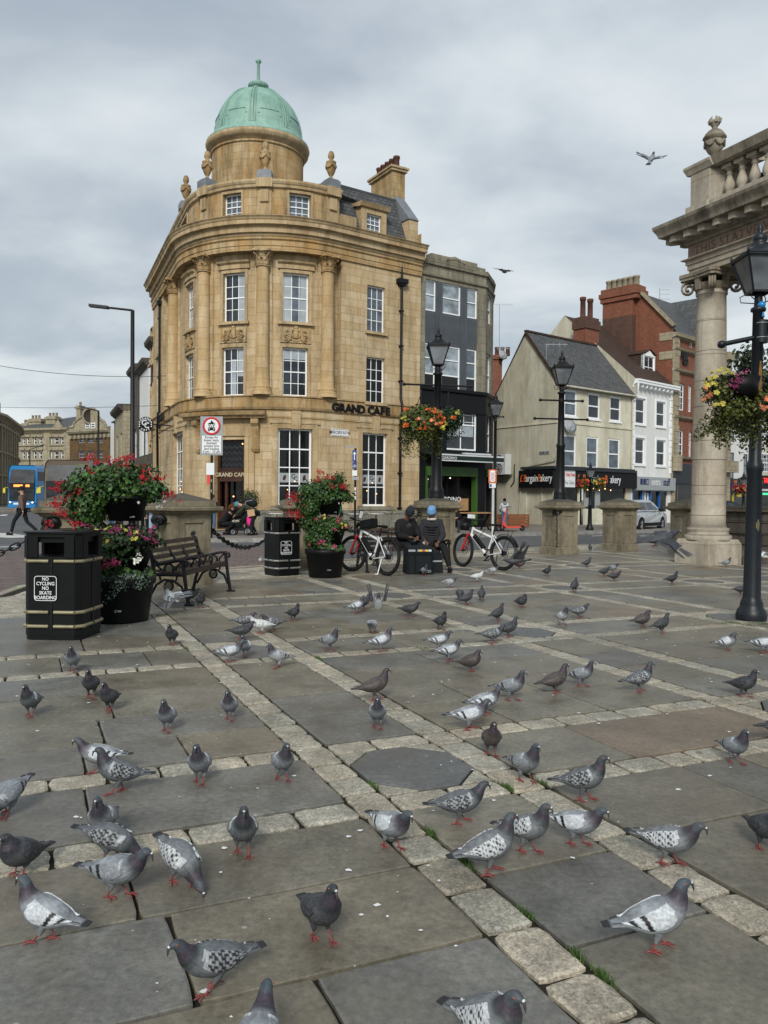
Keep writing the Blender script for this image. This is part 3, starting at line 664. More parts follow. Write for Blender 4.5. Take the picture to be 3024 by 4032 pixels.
for h in gf+leftG:
 w_=window(cafe,W,h,3,(1,3),.18,glass='glass_deep',fw=.075,bw=.04,split=.735)
 if h in gf:
  g=MB();zz=h[2]+(h[3]-h[2])*.365;W.box(g,h[0]+.08,h[1]-.08,zz-.2,zz+.2,.1525,.1545);g.build('frosted_band','sign_grey',w_)
  for k,body in((1,'C'),(1,'C')):pass
  sm=(h[0]+h[1])/2;q=(h[1]-h[0]-.15)/3
  for e,b in((-.05,.05),(.05,-.05)):text_mesh('window_lettering','C',.26,'black_paint',w_,W.mat(sm+e,zz+b,.158),.001,.01)
  for e in(-1,1):
   n=W.nrm(sm+e*q);g=MB();g.tr(W.M(sm+e*q,zz,.158),atan2(n.x,-n.y));g.ell((0,0,0),(.065,.006,.125),12,8,ry=.25);g.build('coffee_bean_motif','wood_dark',w_)
  for e,zz2 in((-.28,.62),(.25,.5),(.02,.95)):
   if h[1]-h[0]>1:g=MB();g.ell(W.M(sm+e,h[2]+zz2*1.1,.16),(.022,.022,.022),8,6);g.build('lamp_glow','lamp_warm',w_)
mb=MB();W.box(mb,door[0],door[1],GB,door[3],-.35,-.3);pb(mb,'doorway_interior','glass_deep')
mb=MB();zs_=hz(*Z2(560,1300),.2),hz(*Z2(560,1243),.2)
W.box(mb,door[0],door[0]+.13,GB,door[3],.0,.12);W.box(mb,door[1]-.13,door[1],GB,door[3],.0,.12);W.box(mb,door[0]+.13,door[1]-.13,zs_[0],zs_[1],.02,.16);W.box(mb,door[0]+.13,door[1]-.13,zs_[0]-.06,zs_[0],.02,.2);W.box(mb,door[0]+.13,door[1]-.13,zs_[1],zs_[1]+.05,.02,.2);W.box(mb,door[0]+.13,door[1]-.13,door[3]-.1,door[3],.0,.12)
dm=(door[0]+door[1])/2;W.box(mb,dm-.3,dm-.18,GB,zs_[0]-.06,.0,.1);W.box(mb,door[0]+.13,dm-.3,GB,GB+.9,.03,.08)
dr=pb(mb,'door_frame','wood_dark')
text_mesh('door_lettering','GRAND CAFE',.235,'cream_letters',dr,W.mat(dm,(zs_[0]+zs_[1])/2,.17),.012,.018,1.02)
mb=MB();W.box(mb,door[0]+.13,door[1]-.13,zs_[1]+.05,door[3]-.1,.04,.06);fl=mb.build('fanlight','glass_deep',dr)
mb=MB()
for k in range(7):
 x=door[0]+.2+k*.24
 for q in range(5):
  zq=zs_[1]+.15+q*.25
  if x+.2<door[1]-.13 and zq<door[3]-.3:mb.bar(W.M(x,zq,.065),W.M(x+.12,zq+.12,.065),.012);mb.bar(W.M(x+.12,zq+.12,.065),W.M(x+.24,zq,.065),.012)
mb.build('leading','grey_panel',fl)
for e,z in((.1,1.5),(-.5,zs_[1]+.9),(.5,zs_[1]+1.1)):g=MB();g.ell(W.M(dm+e,z,.08),(.03,.03,.03),8,6);g.build('lamp_glow','lamp_warm',dr)
p0=Z2(1115,918);p1=Z2(1432,920);s0=W.px(*p0,.42)[0];s1=W.px(*p1,.42)[0];word='GRAND CAFE';Ls=s1-s0;zl=hz(*Z2(1275,918),.42)
adv=[1.12,1.05,1.1,1.1,1.05,.55,1.05,1.05,.92,.9];tot=sum(adv);x=s0;fas=MB();W.box(fas,s0,s0+.02,zl-.02,zl,.4,.41);fl_=pb(fas,'fascia_lettering','shop_black')
for ch,a in zip(word,adv):
 w_=a/tot*Ls
 if ch!=' ':text_mesh('letter',ch,.5,'shop_black',fl_,W.mat(x+w_/2,zl,.44),.035,.03,1.0)
 x+=w_
h=rc((1112,1022,1205,1062),.36);mb=MB();W.box(mb,h[0],h[1],h[2],h[3],.352,.375);o=mb.build('street_name_plate','sign_white',None);tag(o,'white MERCERS ROW street name plate on the honey stone wall','street sign')
text_mesh('lettering','MERCERS ROW',.19,'shop_black',o,W.mat((h[0]+h[1])/2,(h[2]+h[3])/2,.38),.002,.004,.82)
g=MB();a,b,c,d_=h[0]+.02,h[1]-.02,h[2]+.02,h[3]-.02
W.box(g,a,b,c,c+.012,.376,.379);W.box(g,a,b,d_-.012,d_,.376,.379);g.build('border','shop_black',o)
sAR=W.px(*Z1(1157,900),-.1)[0];mb=MB();ah=[W.rect(*Z1(a,b),*Z1(c,d),-.15)for a,b,c,d in((300,925,336,1025),(528,850,627,976),(882,850,998,988))]
ah=[(h[0],h[1],ah[2][2],ah[2][3])for h in ah];aL=[(a,b,ah[0][2],ah[0][3])for a,b in Lw[:3]]
sAL=W.px(*Z1(250,960),-.1)[0]-2
W.panel(mb,sAL,sAR,zc+.05,zat,-.1,ah+aL,.25);mb.add([W.M(sAR,zc,-.1),W.M(sAR,zc,-2.5),W.M(sAR,zat,-2.5),W.M(sAR,zat,-.1)],[(0,1,2,3)])
pb(mb,'attic_wall','honey_dirty');mb=MB()
W.sweep(mb,sAL,sAR+.05,[(-.1,zat-.42),(0,zat-.36),(.02,zat-.26),(.06,zat-.22),(.1,zat-.14),(.1,zat-.06),(-.4,zat)])
ax=[W.px(*Z1(x,850),.0)[0]for x in(300,418,748,1122)]
for s in ax[1:]:W.box(mb,s-.3,s+.3,zc+.1,zat-.36,-.1,-.02);W.box(mb,s-.18,s+.18,zat-1.0,zat-.5,-.02,.06);W.box(mb,s-.34,s+.34,zat-.4,zat-.02,-.02,.14)
W.box(mb,sAR,sAR+.8,zc+.1,zc+.75,-.1,.05)
for h in ah:surround(h,-.1,.1,.05)
pb(mb,'attic_cornice','honey_trim')
for h in ah+aL:window(cafe,W,h,3,(2,2),-.28,fw=.055,bw=.026,glass='glass_painted_sky')
mb=MB();P=[W.M(s,0,-.3)for s in W.cuts(sAL,sAR)]+[W.M(sR-.2,0,-1.2),W.M(sR-.2,0,-7)];P.append(Vector((-12.5,48,0)));mb.add([(p.x,p.y,zat-.05)for p in P],[tuple(range(len(P)))]);pb(mb,'lead_roof','lead')
for s,ztop in zip(ax,(0,0,0,0)):
 p=W.M(s,0,-.18);mb=MB();n=W.nrm(s);mb.box((p.x,p.y,zat+.13),(.62,.62,.3),1,rz=atan2(n.y,n.x));mb.box((p.x,p.y,zat+.31),(.5,.5,.08),1,rz=atan2(n.y,n.x))
 pr=[(.17,0),(.18,.05),(.1,.1),(.08,.16),(.13,.22),(.2,.34),(.25,.5),(.27,.62),(.25,.7),(.28,.73),(.28,.78),(.2,.8),(.13,.84),(.11,.9),(.16,.96),(.17,1.04),(.15,1.14),(.1,1.22),(0,1.26)]
 mb.lathe([(r*.8,z*1.02)for r,z in pr],20,(p.x,p.y,zat+.35),rib=lambda a,z:1+.06*cos(a*8)*(.2<z<.65 or z>.93))
 for k in range(4):
  a0_=k*pi/2+.3;mb.tube([(p.x+.225*cos(a0_+t*pi/8),p.y+.225*sin(a0_+t*pi/8),zat+.35+.66-.16*sin(pi*t/4))for t in range(5)],.035,6)
 pb(mb,'urn',['honey_dirty','lead'])
DC=at(*Z1(713,600),39.3);dx,dy=DC.x,DC.y;T0=at(*Z1(713,600),39.3).z
zz=lambda y,Y=39.3:at(*Z1(713,y),Y).z
rD=2.17;zr0=zz(560,37.1);zr1=zz(476,36.8)
mb=MB();mb.lathe([(rD+.02,zat-.3),(rD,zat+.5),(rD,zr0)],64,(dx,dy,0))
mb.lathe([(rD,zr0),(rD+.07,zr0+.02),(rD+.07,zr0+.1),(rD+.0,zr0+.12),(rD,zr1-.42)],64,(dx,dy,0));pb(mb,'drum','honey_dirty')
mb=MB();mb.lathe([(rD,zr1-.42),(rD+.06,zr1-.38),(rD+.14,zr1-.3),(rD+.24,zr1-.26),(rD+.27,zr1-.12),(rD+.3,zr1-.05),(rD+.26,zr1)],64,(dx,dy,0));pb(mb,'drum_cornice','honey_trim')
mb=MB();mb.lathe([(rD+.35,zat-.06),(rD+.3,zat+.18),(rD+.05,zat+.34)],64,(dx,dy,0));pb(mb,'lead_skirt','lead')
for a in(-1.85,-1.05,-.4):
 m2=MB();m2.box((dx+rD*cos(a),dy+rD*sin(a),zr0+.28),(.1,.1,.24),rz=a);pb(m2,'vent_slot','shop_black')
zd=zr1;ztop=zz(292,39.3);Hd=ztop-zd
prof=[(rD+.27,zd),(rD+.27,zd+.06),(rD+.16,zd+.1),(rD+.1,zd+.2),(rD-.0,zd+.28),(rD-.03,zd+.36),(rD-.09,zd+.38)]
r1=rD-.1;dome=[(r1*cos(a)**.92 if a<pi/2-.01 else .02,zd+.38+(Hd-.38)*sin(a))for a in[pi/2*k/16 for k in range(17)]]
mb=MB();mb.lathe(prof+dome,72,(dx,dy,0));dm_=pb(mb,'dome','copper_green')
for k in range(8):
 a=-pi/2+.03+k*pi/4;mb=MB()
 for off,w_ in((-.13,.045),(0,.07),(.13,.045)):
  P=[]
  for(r,z)in dome[:-1]:
   rr=r+.015;oo=off*(.35+.65*r/r1);P.append((dx+rr*cos(a)-oo*sin(a),dy+rr*sin(a)+oo*cos(a),z+.012))
  mb.tube(P,w_*.62,6)
 mb.build('dome_rib','copper_green',dm_)
 mb=MB();a2=a+pi/8
 for t in range(-6,6):
  for(q0,q1)in((t,t+1),):
   r,z=dome[2 if abs(t+.5)>4.5 else 3];f=.045
   mb.bar((dx+(r+.01)*cos(a2+q0*f),dy+(r+.01)*sin(a2+q0*f),z),(dx+(r+.01)*cos(a2+q1*f),dy+(r+.01)*sin(a2+q1*f),z),.035)
 mb.build('dome_panel_moulding','copper_green',dm_)
mb=MB();z=ztop-.03;sp_=at(*Z1(718,118),39.3).z
mb.lathe([(.3,z-.05),(.2,z+.06),(.22,z+.1),(.42,z+.14),(.5,z+.24),(.48,z+.34),(.3,z+.4),(.2,z+.46),(.1,z+.56),(.075,z+.7),(.065,sp_-.2),(.1,sp_-.16),(.14,sp_-.1),(.14,sp_-.05),(.1,sp_),(0,sp_+.02)],20,(dx,dy,0));mb.build('finial','copper_green',dm_)
mb=MB();zm=hz(*Z1(1300,868),-1.5)
A,B,C,E=W.M(sAR,zc+.1,-.05),W.M(sR-.05,zc+.1,-.05),W.M(sR-.05,zm,-1.0),W.M(sAR,zm,-1.0)
Ls_=sR-sAR;mb.add([A,B,C,E],[(0,1,2,3)],0,False,[(0,0),(Ls_,0),(Ls_,2.2),(0,2.2)])
F1,F2=W.M(sR-.05,zm+.6,-3.4),W.M(sAR,zm+.6,-3.4);mb.add([E,C,F1,F2],[(0,1,2,3)],0,False,[(0,0),(Ls_,0),(Ls_,2.5),(0,2.5)])
mb.add([B,W.M(sR-.05,zc,-6),W.M(sR-.05,zm+.4,-6),F1,C],[(0,1,2,3,4)]);pb(mb,'mansard_roof','slate')
mb=MB()
W.sweep(mb,sAR,sR,[(-.96,zm-.06),(-.9,zm+.02),(-1.05,zm+.08),(-1.2,zm+.04)])
a,b=sR-.62,sR+.02
for(q0,q1,d0,d1,zz0,zz1)in((sR-.55,sR+.04,-.1,-1.2,zc+1.3,zm+.25),):
 mb.add([W.M(q0,zz0,.12),W.M(q1,zz0,.12),W.M(q1,zz1,-1.1),W.M(q0,zz1,-1.1),W.M(q0,zz0,-.3),W.M(q1,zz0,-.3),W.M(q1,zz0,-1.5),W.M(q0,zz0,-1.5)],[(0,1,2,3),(1,6,2),(0,3,7),(0,1,5,4)])
pb(mb,'lead_flashing','lead')
mb=MB();W.box(mb,sR-.5,sR+.02,zc+.1,zc+1.3,-1.2,.06);pb(mb,'end_pier','honey_stone')
dh=W.rect(*Z1(1302,962),*Z1(1382,1072),-.1);mb=MB()
W.panel(mb,dh[0]-.28,dh[1]+.28,zc+.15,dh[3]+.3,-.05,[dh],.2)
for s in(dh[0]-.28,dh[1]+.28):mb.add([W.M(s,zc+.15,-.05),W.M(s,dh[3]+.3,-.05),W.M(s,dh[3]+.3,-1.4)],[(0,1,2)])
W.sweep(mb,dh[0]-.4,dh[1]+.4,[(-.05,dh[3]+.22),(.05,dh[3]+.24),(.12,dh[3]+.36),(.16,dh[3]+.42),(-1.5,dh[3]+.55)]);dmr=pb(mb,'dormer','honey_trim')
window(dmr,W,dh,3,(2,2),-.17,fw=.05,bw=.024,glass='glass_painted_sky',name='dormer_window')
mb=MB();cY=W.M(sR-2,0,-4).y;p=at(*Z1(1425,800),cY);zt0=at(*Z1(1440,705),cY).z;zb_=zc+.5;zt0-=.4;n=W.nrm(sR-1);rz=atan2(n.y,n.x)+pi/2
cx_,cy_=p.x,cY+.4
cx_-=.05;mb.box((cx_,cy_,(zb_+zt0)/2),(.72,2.1,zt0-zb_),rz=rz-.1);ch=pb(mb,'chimney','honey_dirty')
mb=MB();mb.box((cx_,cy_,zt0+.06),(.92,2.3,.12),rz=rz-.1);mb.box((cx_,cy_,zt0+.17),(1.04,2.42,.1),rz=rz-.1);mb.build('chimney_cap','honey_trim',ch)
d=Vector((-sin(rz-.1),cos(rz-.1),0))
for k in range(5):
 q=Vector((cx_,cy_,0))+d*(k-2)*.42;m2=MB();m2.lathe([(.15,zt0+.2),(.14,zt0+.3),(.14,zt0+.68),(.17,zt0+.7),(.17,zt0+.8),(.11,zt0+.81),(.1,zt0+.5)],14,(q.x,q.y,0));m2.build('chimney_pot','terracotta',ch)
mb=MB();s=W.px(*Z2(1497,600),.5)[0];zt=hz(*Z2(1500,230),.5)
mb.tube([W.M(s,GB,.44),W.M(s,zb0-.3,.44),W.M(s,zb0,.56),W.M(s,zb1,.56),W.M(s,zb1+.3,.44),W.M(s,zt,.44)],.06,10)
mb.tube([W.M(s,zt+.2,.44),W.M(s,hz(*Z2(1500,110),.5),.44)],[.06,.02],8)
W.box(mb,s-.26,s+.26,zt,zt+.2,.36,.62);W.box(mb,s-.18,s+.18,zt-.1,zt,.36,.56)
for z in(1,2.6,4.2,6.8,8.4,10):W.box(mb,s-.1,s+.1,z,z+.07,.36,.5)
pb(mb,'rainwater_pipe','black_iron')
mb=MB();s=sFirst-.55;mb.tube([W.M(s,zb0-.2,.44),W.M(s,za,.44)],.06,8);mb.tube([W.M(s-.3,GB,.44),W.M(s-.3,zb0,.5),W.M(s,zb0+.2,.5),W.M(s,zb1+.1,.5)],.06,8);W.box(mb,s-.2,s+.2,za-.4,za-.2,.36,.6);pb(mb,'rainwater_pipe','black_iron')
for k,ch_ in enumerate('CAFE'):
 s=W.px(*Z2(192,930),.45)[0]-.85+k*.42;text_mesh('letter',ch_,.5,'shop_black',fl_,W.mat(s,(zb0+zb1)/2,.47),.03,.03)
p=at(574,1671,38.2);sg=empty('hanging_cafe_sign','round black cafe sign with white GC monogram hanging from the corner','sign',p)
mb=MB();mb.tr((0,0,0),0,pi/2);mb.lathe([(0,-.06),(.35,-.06),(.36,-.04),(.36,.04),(.35,.06),(0,.06)],32);mb.build('disc','shop_black',sg)
for e,b in((-.06,.06),(.06,-.06)):text_mesh('lettering','C',.36,'sign_white',sg,face_matrix(Vector((e,-.065,b)),(1,0,0),(0,-1,0)),.002,.01)
for body,zz_,up_ in(('GRAND',1,1),('CAFE',-1,-1)):
 for i,c_ in enumerate(body):
  a=radians(90-(i-(len(body)-1)/2)*24)if up_>0 else radians(-90+(i-(len(body)-1)/2)*24);rr=.275
  rt=Vector((sin(a),0,-cos(a)))if up_>0 else Vector((-sin(a),0,cos(a)))
  text_mesh('lettering',c_,.14,'sign_white',sg,face_matrix(Vector((rr*cos(a),-.065,rr*sin(a))),rt,(0,-1,0)),.002,.01)
mb=MB()
for sgn in(-1,1):
 for k in range(3):mb.ell((sgn*.28,-.063,(k-1)*.1),(.035,.004,.03),8,5)
mb.build('bean_motif','sign_white',sg)
mb=MB();q=W.M(sFirst-1.2,0,.35)-p;mb.bar((.36,0,0),(1.0,.6,0),.05);mb.bar((.34,0,.2),(.95,.6,.2),.03);mb.bar((.3,0,-.25),(1.0,.6,-.25),.03);mb.build('bracket','black_iron',sg)
def rebase(e,loc):
 for o in bpy.data.objects:
  if o.parent==e:o.location=o.location-Vector(loc)
 e.location=loc
rebase(cafe,(W.M(W.L/2,0).x,W.M(W.L/2,0).y,GB))
# ------------------------ neighbouring buildings
ZB=lambda x,y:(1550+x*.5652,900+y*.5652)
ZC=lambda x,y:(1900+x*.6775,1050+y*.6775)
ZL=lambda x,y:(x*.4219,1300+y*.4219)
def rects(Wl,T,L,d=0,same=True):
 r=[Wl.rect(*T(a,b),*T(c,e),d)for a,b,c,e in L]
 return r
def bldg(name,label,cat='building',group=None):
 return empty(name,label,cat,(0,0,0),0,group)
def face(mb,P,m=0,uv=None):mb.add([Vector(p)for p in P],[tuple(range(len(P)))],m,False,uv)
# --- grey art-deco building with the black shop
Pa=W.M(sR,0,.2);e1=Wall([Pa[:2],(Pa+Vector((.81,.586,0))*10)[:2]]);L1=e1.px(*ZB(640,900))[0];Pb=e1.M(L1,0)
Pc=Pb+Vector((.62,1.9,0));Pd=Pc+Vector((1.0,12,0));G=Wall([Pa[:2],Pb[:2],Pc[:2],Pd[:2]]);gia=bldg('art_deco_building','grey stone art deco building with charcoal panels above a black and green restaurant front')
hb=lambda x,y,d=0:G.px(*ZB(x,y),d)[1]
zt=hb(250,175);zf=hb(260,1110);zfb=hb(300,1265)
cols_=[(222,298),(342,472),(513,588)]
u=rects(G,ZB,[(a,365+23*i,b,575+23*i)for i,(a,b)in enumerate(cols_)]);u=[(h[0],h[1],u[1][2],u[1][3])for h in u]
l=rects(G,ZB,[(215,785,290,1100),(335,820,465,1128),(505,840,577,1145)]);l=[(u[i][0],u[i][1],l[1][2],l[1][3])for i,h in enumerate(l)]
big=(u[0][0],u[2][1],l[0][2],u[0][3]);sideU=(L1+.35,L1+1.35,u[1][2],u[1][3]);sideL=(L1+.35,L1+1.35,l[1][2],l[1][3])
mb=MB();G.panel(mb,0,G.L,zf,zt-.35,0,[big,sideU,sideL],.2);face(mb,[G.M(0,zt-.35,0),G.M(L1,zt-.35,0),G.M(G.L,zt-.35),G.M(0,zt-.35,-9)])
mb.build('wall','grey_stone',gia)
mb=MB()
G.sweep(mb,.0,G.L,[(0,zt-1.05),(.08,zt-1.03),(.1,zt-.93),(.0,zt-.91)]);G.sweep(mb,0,G.L,[(0,zt-.5),(.1,zt-.48),(.12,zt-.36),(-.3,zt-.35)])
for(a,b,h_)in((.02,.16,.12),(.16,.84,.5),(.84,.97,.3)):G.box(mb,L1*a,L1*b,zt-.36,zt-.36+h_*.8,-.35,.06)
for k in range(34):x=L1*.18+k*L1*.64/34;G.box(mb,x,x+.045,zt-.33,zt-.05,.06,.09)
G.box(mb,L1+.1,L1+5,zt-.36,zt-.2,-.3,.05)
for s in(L1*.07,L1*.93):mb.lathe([(.001,.1),(.22,.1),(.24,.0)],20,(0,0,0))if False else None
mb.build('parapet','grey_stone',gia)
mb=MB();q=L1*.5
for k in range(9):
 a=(k-4)/4;mb.ell(G.M(q+a*.55,zt+.02-abs(a)*.12,.07),(.09,.05,.1),8,6)
mb.build('carved_ornament','grey_stone',gia)
mb=MB();G.box(mb,big[0],big[1],l[0][3],u[0][2],-.12,-.05)
for x in((u[0][1],u[1][0]),(u[1][1],u[2][0])):G.box(mb,x[0],x[1],big[2],big[3],-.14,.0)
for x in((u[0][1],u[1][0]),(u[1][1],u[2][0])):
 for k in range(3):G.box(mb,x[0]+.05+k*.09,x[0]+.09+k*.09,big[2],big[3],0,.02)
for h in u:
 n=int((h[1]-h[0])/.07)
 for k in range(n):
  s=h[0]+.05+k*.07;pts=[G.M(s+.03*sin(t*.9),l[0][3]+.15+(u[0][2]-l[0][3]-.3)*t/10,-.045)for t in range(11)]
  mb.tube(pts,.012,4,cap=False)
mb.build('spandrel_panel','grey_panel',gia)
for h in u:window(gia,G,h,1,(1,1),-.08,glass='glass_frost',fw=.06,split=.52)
for h in l:w_=window(gia,G,h,1,(1,1),-.08,glass='glass_frost' if h is l[1]or h is l[0]else 'glass_painted_sky',fw=.06,split=.68);g=MB();zq=h[2]+(h[3]-h[2])*.33;G.box(g,h[0],h[1],zq-.03,zq+.03,-.14,-.07);G.box(g,h[0]+.06,h[1]-.06,h[2]+.06,zq,-.112,-.108,1);g.build('transom',['white_paint','glass_deep'],w_)
for h in(sideU,sideL):window(gia,G,h,1,(1,1),-.08,glass='glass_painted_sky')
fw_=G.rect(*ZB(365,1275),*ZB(578,1545));fs=(L1+.35,L1+1.35,fw_[2],fw_[3]);zaw=hb(430,1590);zgl=hb(400,1700)
shopw=(.45,L1-.65,GB+.1,hb(400,1722));sh2=(L1+.3,L1+1.5,GB+.4,zgl)
mb=MB();G.panel(mb,0,G.L,GB,zf,.05,[fw_,fs,shopw,sh2],.2);G.sweep(mb,0,G.L,[(.05,zf-.15),(.16,zf-.1),(.16,zf+.05),(0,zf+.08)]);G.sweep(mb,0,G.L,[(.05,zfb-.05),(.1,zfb-.03),(.1,zfb+.05),(.05,zfb+.07)]);mb.build('shopfront_wall','shop_black',gia)
wf=window(gia,G,fw_,2,(1,1),-.04,glass='glass',fw=.08,split=.66,bw=.05,curtain=[(.04,.46,.35,.66),(.54,.96,.35,.66)])
mb=MB()
for a in(0,.5):
 x0_=fw_[0]+(fw_[1]-fw_[0])*(a+.04);x1_=fw_[0]+(fw_[1]-fw_[0])*(a+.46)
 for t in(.15,.85):x=x0_+(x1_-x0_)*t;G.box(mb,x-.012,x+.012,fw_[2]+(fw_[3]-fw_[2])*.68,fw_[3]-.08,-.09,-.06)
 for t in(.74,.92):z=fw_[2]+(fw_[3]-fw_[2])*t;G.box(mb,x0_,x1_,z-.012,z+.012,-.09,-.06)
mb.build('glazing_bar','white_paint',wf)
window(gia,G,fs,1,(1,1),-.04,glass='glass',fw=.07)
mb=MB();G.box(mb,shopw[0]-1.5,shopw[1]+1.5,shopw[2]-.3,shopw[3]+1,-.6,-.55);G.box(mb,sh2[0],sh2[1],sh2[2],sh2[3],-.2,-.15);mb.build('shop_window','glass_shop',gia)
mb=MB();G.box(mb,shopw[0],shopw[1],shopw[3]-.02,shopw[3]+.42,.06,.2);G.box(mb,shopw[0],shopw[0]+.12,shopw[2],shopw[3],-.1,.1);
x=G.px(*ZB(570,1850))[0];G.box(mb,x-.1,x+.05,shopw[2],shopw[3],-.15,.08);G.box(mb,L1+.1,L1+1.6,shopw[3],shopw[3]+.35,.06,.12);mb.build('green_frame','green_paint',gia)
mb=MB();x=G.px(*ZB(445,1850))[0];G.box(mb,x,x+.08,shopw[2],shopw[3],-.5,.0);G.box(mb,x-.4,x-.34,shopw[2],shopw[3],-.5,-.3);mb.build('door_frame','shop_black',gia)
mb=MB();a,b=G.px(*ZB(455,1930))[0],G.px(*ZB(545,1930))[0];G.box(mb,a,b,.9,1.5,-.5,-.2);mb.build('counter','pale_wood',gia)
for k in range(11):g=MB();g.ell(G.M(.9+(k*.37)%(L1-2),2.4+.5*((k*.618)%1),-.3),(.03,.03,.03),6,5);g.build('lamp_glow','lamp_warm' if k%2 else 'bulb_white',gia)
mb=MB();A0,A1=.15,L1+.2
G.sweep(mb,A0,A1,[(.06,zaw+.18),(1.0,zaw-.0),(1.0,zaw-.25),(.98,zaw-.25),(.98,zaw-.03),(.06,zaw+.14)]);aw=mb.build('awning','dark_green',gia)
mb=MB();G.box(mb,A0-.05,A1+.05,zaw-.02,zaw+.05,.93,1.03);G.box(mb,A0,A1,zaw-.28,zaw-.23,.95,1.02);G.box(mb,A0+2.5,A1,zaw+.1,zaw+.2,.1,.35);mb.build('awning_frame','awning_white',aw)
text_mesh('lettering','GIARDINO',.2,'sign_white',aw,G.mat(1.0,zaw-.14,1.03),.002,.004);text_mesh('window_lettering','GIARDINO',.34,'sign_white',gia,G.mat(G.px(*ZB(378,1888))[0],G.px(*ZB(378,1888))[1],.02),.003,.006)
mb=MB();xw=G.px(*ZB(300,600))[0];G.box(mb,0,.15,zf-.5,zf,0,.1);mb.build('downpipe','charcoal_paint',gia)
rebase(gia,(Pb.x-2,Pb.y-1,GB))
# --- cream bakery building
C0=at(*ZC(432,1400),44);Cg=at(*ZC(75,1400),48.3);Cr=at(*ZC(862,1400),48.4)
BF=Wall([C0[:2],Cr[:2]]);BG=Wall([Cg[:2],C0[:2]]);bk=bldg('bakery_building','cream rendered gabled building with slate roof above the black bakery shop sign')
hf=lambda x,y,d=0:BF.px(*ZC(x,y),d)[1];hg=lambda x,y,d=0:BG.px(*ZC(x,y),d)[1]
ze=(hf(435,678)+hf(860,742))/2;zap=hg(268,378);sm=BG.L*.5
up=rects(BF,ZC,[(476,715,548,862),(612,738,681,885),(740,762,803,907)]);lo_=rects(BF,ZC,[(470,975,542,1160),(603,990,671,1172),(732,1008,797,1187)])
up=[(h[0],h[1],up[1][2],up[1][3])for h in up];lo_=[(h[0],h[1],lo_[1][2],lo_[1][3])for h in lo_]
zs1=hf(600,1187);shp=[(.35,1.9,GB+.1,2.5),(2.5,BF.L-.5,GB+.9,2.5),(2.0,2.5,GB,2.5)]
mb=MB();BF.panel(mb,0,BF.L,GB,ze,0,up+lo_+shp,.15);mb.build('wall','cream_render',bk)
mb=MB();gs=[(BG.L*.52,BG.L-.35,GB,2.4)];BG.panel(mb,0,BG.L,GB,ze,0,gs,.12);s_ap=sm
face(mb,[BG.M(0,ze),BG.M(BG.L,ze),BG.M(s_ap,zap)],0,[(0,ze),(BG.L,ze),(s_ap,zap)]);mb.build('gable_wall','gable_render',bk)
back=(Cg-C0);back.z=0
mb=MB();ap=BG.M(s_ap,zap);bd=(BF.M(1,0)-BF.M(0,0));A=BF.M(-.12,ze-.08,.22);B=BF.M(BF.L+.02,ze-.08,.22);R1=ap+bd*(BF.L+.02);R0=ap-bd*.12
face(mb,[A,B,R1+Vector((0,0,.05)),R0+Vector((0,0,.05))],0,[(0,0),(BF.L,0),(BF.L,5.4),(0,5.4)]);face(mb,[R0+Vector((0,0,.05)),R1+Vector((0,0,.05)),B+back*1.05,A+back*1.05]);mb.build('roof','slate',bk)
mb=MB();mb.bar(R0+Vector((0,0,.06)),R1+Vector((0,0,.06)),.2,.1);mb.bar(A,R0+Vector((0,0,.0)),.06,.12);mb.build('ridge_tile','brown_tile',bk)
mb=MB();mb.tube([BF.M(-.1,ze-.12,.26),BF.M(BF.L,ze-.12,.26)],.06,8);mb.tube([BF.M(.05,ze-.15,.2),BF.M(.08,ze-.5,.07),BF.M(.08,3.2,.07)],.045,8);mb.tube([BF.M(BF.L-.1,ze-.15,.1),BF.M(BF.L-.1,3.2,.07)],.045,8);mb.tube([BG.M(BG.L-.12,zs1+.8,.08),BG.M(BG.L-.12,zs1+.5,.08),BG.M(BG.L*.45,zs1+.2,.08),BG.M(BG.L*.43,GB+.1,.08)],.035,8);mb.build('rainwater_pipe','gable_render',bk)
zst=hf(620,925);mb=MB();BF.box(mb,0,BF.L,zst,zst+.1,0,.05);BG.box(mb,0,BG.L,zst,zst+.1,0,.05);mb.build('string_course','cream_render',bk)
for i,h in enumerate(up+lo_):window(bk,BF,h,1,(1,1),-.03,fw=.09,glass=('glass_painted_sky','glass','glass','glass_painted_sky','glass_painted_sky','glass_painted_sky')[i],sill=('white_paint',.06))
mb=MB();BF.box(mb,-.1,BF.L,zs1-.02,zs1+.12,0,.4);BF.box(mb,-.1,BF.L,zs1+.12,zs1+.2,0,.25);BG.box(mb,BG.L*.5,BG.L+.1,zs1+.05,zs1+.2,0,.35);mb.build('shop_cornice','charcoal_paint',bk)
zb_=hf(700,1285)
mb=MB();BF.box(mb,1.15,BF.L+.15,zb_,zs1-.02,.02,.3);fas_=mb.build('shop_sign','shop_black',bk)
mb=MB();BG.box(mb,BG.L*.46,BG.L-.02,zb_-.05,zs1,.02,.3);mb.build('shop_sign','shop_black',bk)
mb=MB();BF.box(mb,-.05,1.14,zb_-.02,zs1-.02,.02,.32);ws_=mb.build('shop_sign','sign_white',bk);zm_=(zb_+zs1)/2
text_mesh('lettering','£1 Daily Deals',.28,'sign_red',ws_,BF.mat(.6,zm_+.2,.33),.003,.004,.62);text_mesh('lettering','Pies, Cakes',.3,'sign_grey',ws_,BF.mat(.62,zm_-.22,.33),.003,.004,.64)
def bargain(Wl,s0,s1,z,d,sz,par):
 L=s1-s0;parts=[('£','orange_letters',.03),('B','orange_letters',.155),('argain','sign_white',.375),('B','orange_letters',.62),('akery','sign_white',.825)]
 for b,c,f in parts:text_mesh('lettering',b,sz,c,par,Wl.mat(s0+L*f,z,d),.004,.006,.74)
